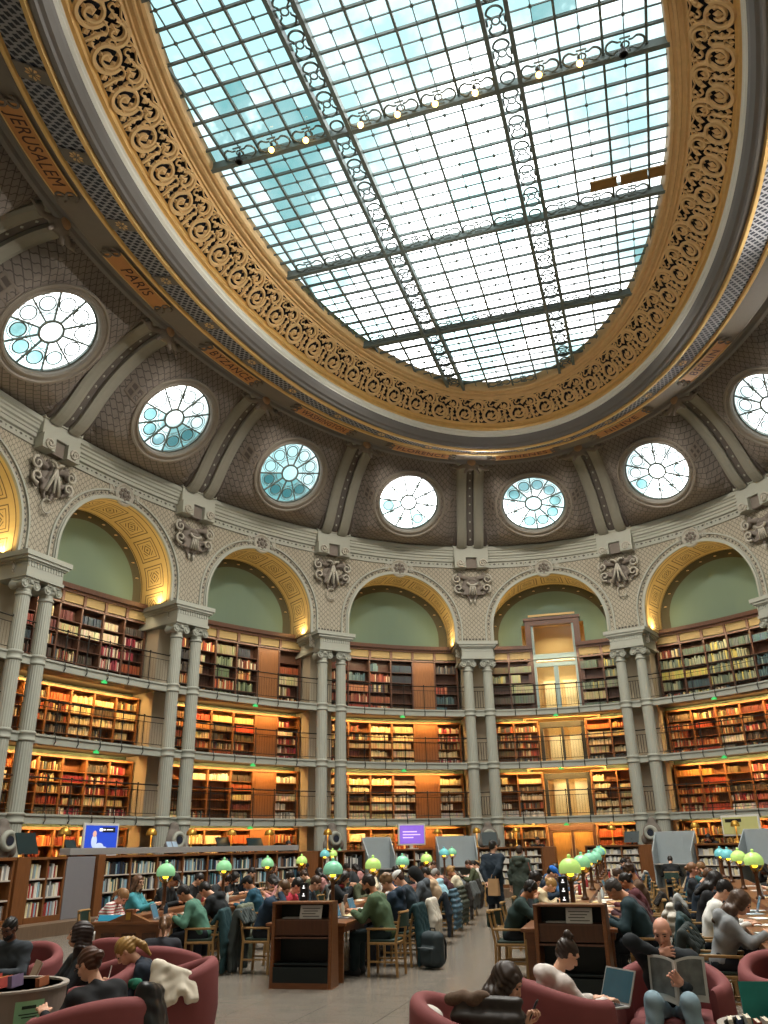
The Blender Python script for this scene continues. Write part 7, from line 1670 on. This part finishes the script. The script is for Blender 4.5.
for k, (x, y, c, nm) in enumerate(((-.22, -.05, 'b8484a', 'red'), (-.16, .02, 'c05a50', 'brick red'), (-.10, -.02, 'b0423e', 'deep red'), (-.04, .03, 'd2a24a', 'ochre'), (.03, -.03, 'c25850', 'light red'), (.10, .02, '7a6a8a', 'violet'), (.30, .1, '9a5a3a', 'brown'), (-.32, -.03, 'd8cfc0', 'cream'))):
    loosebook((pL[0]+x, pL[1]+y, .53), -.12, PI/2+.05*k, (.20, .275+.01*(k % 3), .035), c, '%s book standing in the left round bin' % nm, 'books in the left bin')
t = empty('notice', (pL[0], pL[1], .40), 0, 'pale green printed notice on the left round bin', 'sign'); rr_ = .474
PA = math.atan2(-15.9-pL[1], 3.2-pL[0])+.42
m = MB(); n = 8; m.grid([[(rr_*math.cos(PA+.25*(k/n-.5)*2), rr_*math.sin(PA+.25*(k/n-.5)*2), z) for z in (0, .28)] for k in range(n+1)]); m.build('sheet', mat('pale green paper', '8fc498', .7, var=.03), t)
m = MB()
for (z, a0, a1, hh) in ((.225, -.14, .10, .022), (.185, -.18, .16, .008), (.165, -.13, .13, .008), (.115, -.03, .01, .020), (.115, .04, .14, .014), (.065, -.02, .01, .020), (.065, .04, .12, .014)):
    m.grid([[((rr_+.002)*math.cos(PA+a), (rr_+.002)*math.sin(PA+a), zz) for zz in (z, z+hh)] for a in np.linspace(a0, a1, 5)])
m.build('print_lines', mat('dark green print', '22382c', .7), t)
pR = (3.80, -8.50, 0); bin_(pR, .36, .50, 'round pale grey book bin at the bottom right')
loosebook((pR[0]-.02, pR[1]+.10, .40), -.12, .15, (.30, .36, .018), '1f7f78', 'large teal green picture book standing in the right bin'); 
for k, (x, y, c, nm) in enumerate(((-.26, -.04, 'dcd6c8', 'white'), (-.20, -.08, '3a4a6a', 'blue'), (-.14, -.06, 'd8d2c4', 'ivory'), (-.08, -.1, '9a4a3a', 'rust'), (-.02, -.08, 'e0dcd0', 'pale'), (.05, -.1, 'c8b06a', 'yellow'), (.12, -.08, '5a7a6a', 'sage'), (.19, -.06, 'b0423e', 'crimson'))):
    loosebook((pR[0]+x, pR[1]+y, .31), -.1, PI/2+.04*k, (.17, .235+.01*(k % 3), .03), c, '%s book standing in the right round bin' % nm, 'books in the right bin')
m = MB(); S = SDF(); S.ell((.06, -.012, .13), (.05, .008, .07)); o = sdf_obj('cover_figure', S, .008, mat('navy figure', '1d2f52', .6)); o.location = (pR[0]-.02, pR[1]+.075, .42); tag(o, 'dark blue shape on the cover of the teal picture book', 'picture')
S = SDF(); S.box((0, 0, .34), (.11, .07, .34), .06); S.ell((0, 0, .63), (.10, .07, .08)); o = sdf_obj('tote_bag', S, .016, mat('white canvas', 'ddd8cf', .85, var=.05), None, wrinkle(.004, 30)); V3 = (1.47, -9.50, 0); o.location = V3; tag(o, 'white canvas bag standing on the floor at the bottom edge', 'bag')

t = empty('folder', TABS['A'].at(.28, -.36, TH), TABS['A'].rz, 'bright blue folder at the near left corner of the left table', 'folder')
m = MB(); m.add([(-.20, -.14, .0), (.20, -.14, .0), (.20, .12, .0), (-.20, .12, .0), (-.20, -.10, .085), (.20, -.10, .085), (.20, .12, .06), (-.20, .12, .06)], [(0, 3, 2, 1), (0, 1, 5, 4), (1, 2, 6, 5), (2, 3, 7, 6), (3, 0, 4, 7), (4, 5, 6, 7)]); bevel(m.build('cover', mat('bright blue card', '2f9cc4', .5), t), .006)
S = SDF(); S.box((0, 0, .32), (.06, .14, .20), .05); S.cap((0, -.06, .5), (0, .06, .5), .03); o = sdf_obj('cloth_bag', S, .02, mat('white canvas', 'ddd8cf', .85, var=.05), None, wrinkle(.005, 30)); o.location = TABS['A'].at(.5, -.72, .08); o.rotation_euler = (0, 0, TABS['A'].rz); tag(o, 'white cloth bag hanging at the left corner of the left table', 'bag')
me = bpy.data.meshes.new('shelved_books'); me.from_pydata(bv, [], bf)
at = me.color_attributes.new('spine', 'FLOAT_COLOR', 'CORNER')
cc = np.repeat(np.array([(*c, 1) for c in bookc], dtype=np.float32), 4, axis=0); at.data.foreach_set('color', cc.ravel())
def book_mat():
    m = bpy.data.materials.new('book spines'); m.use_nodes = True; nt = m.node_tree; b = nt.nodes['Principled BSDF']
    a = nt.nodes.new('ShaderNodeVertexColor'); a.layer_name = 'spine'; nt.links.new(a.outputs[0], b.inputs['Base Color']); b.inputs['Roughness'].default_value = .6; return m
me.materials.append(book_mat()); o = link('shelved_books', me)
tag(o, 'thousands of books filling the wall bookcases of every gallery level', 'books', kind='stuff')
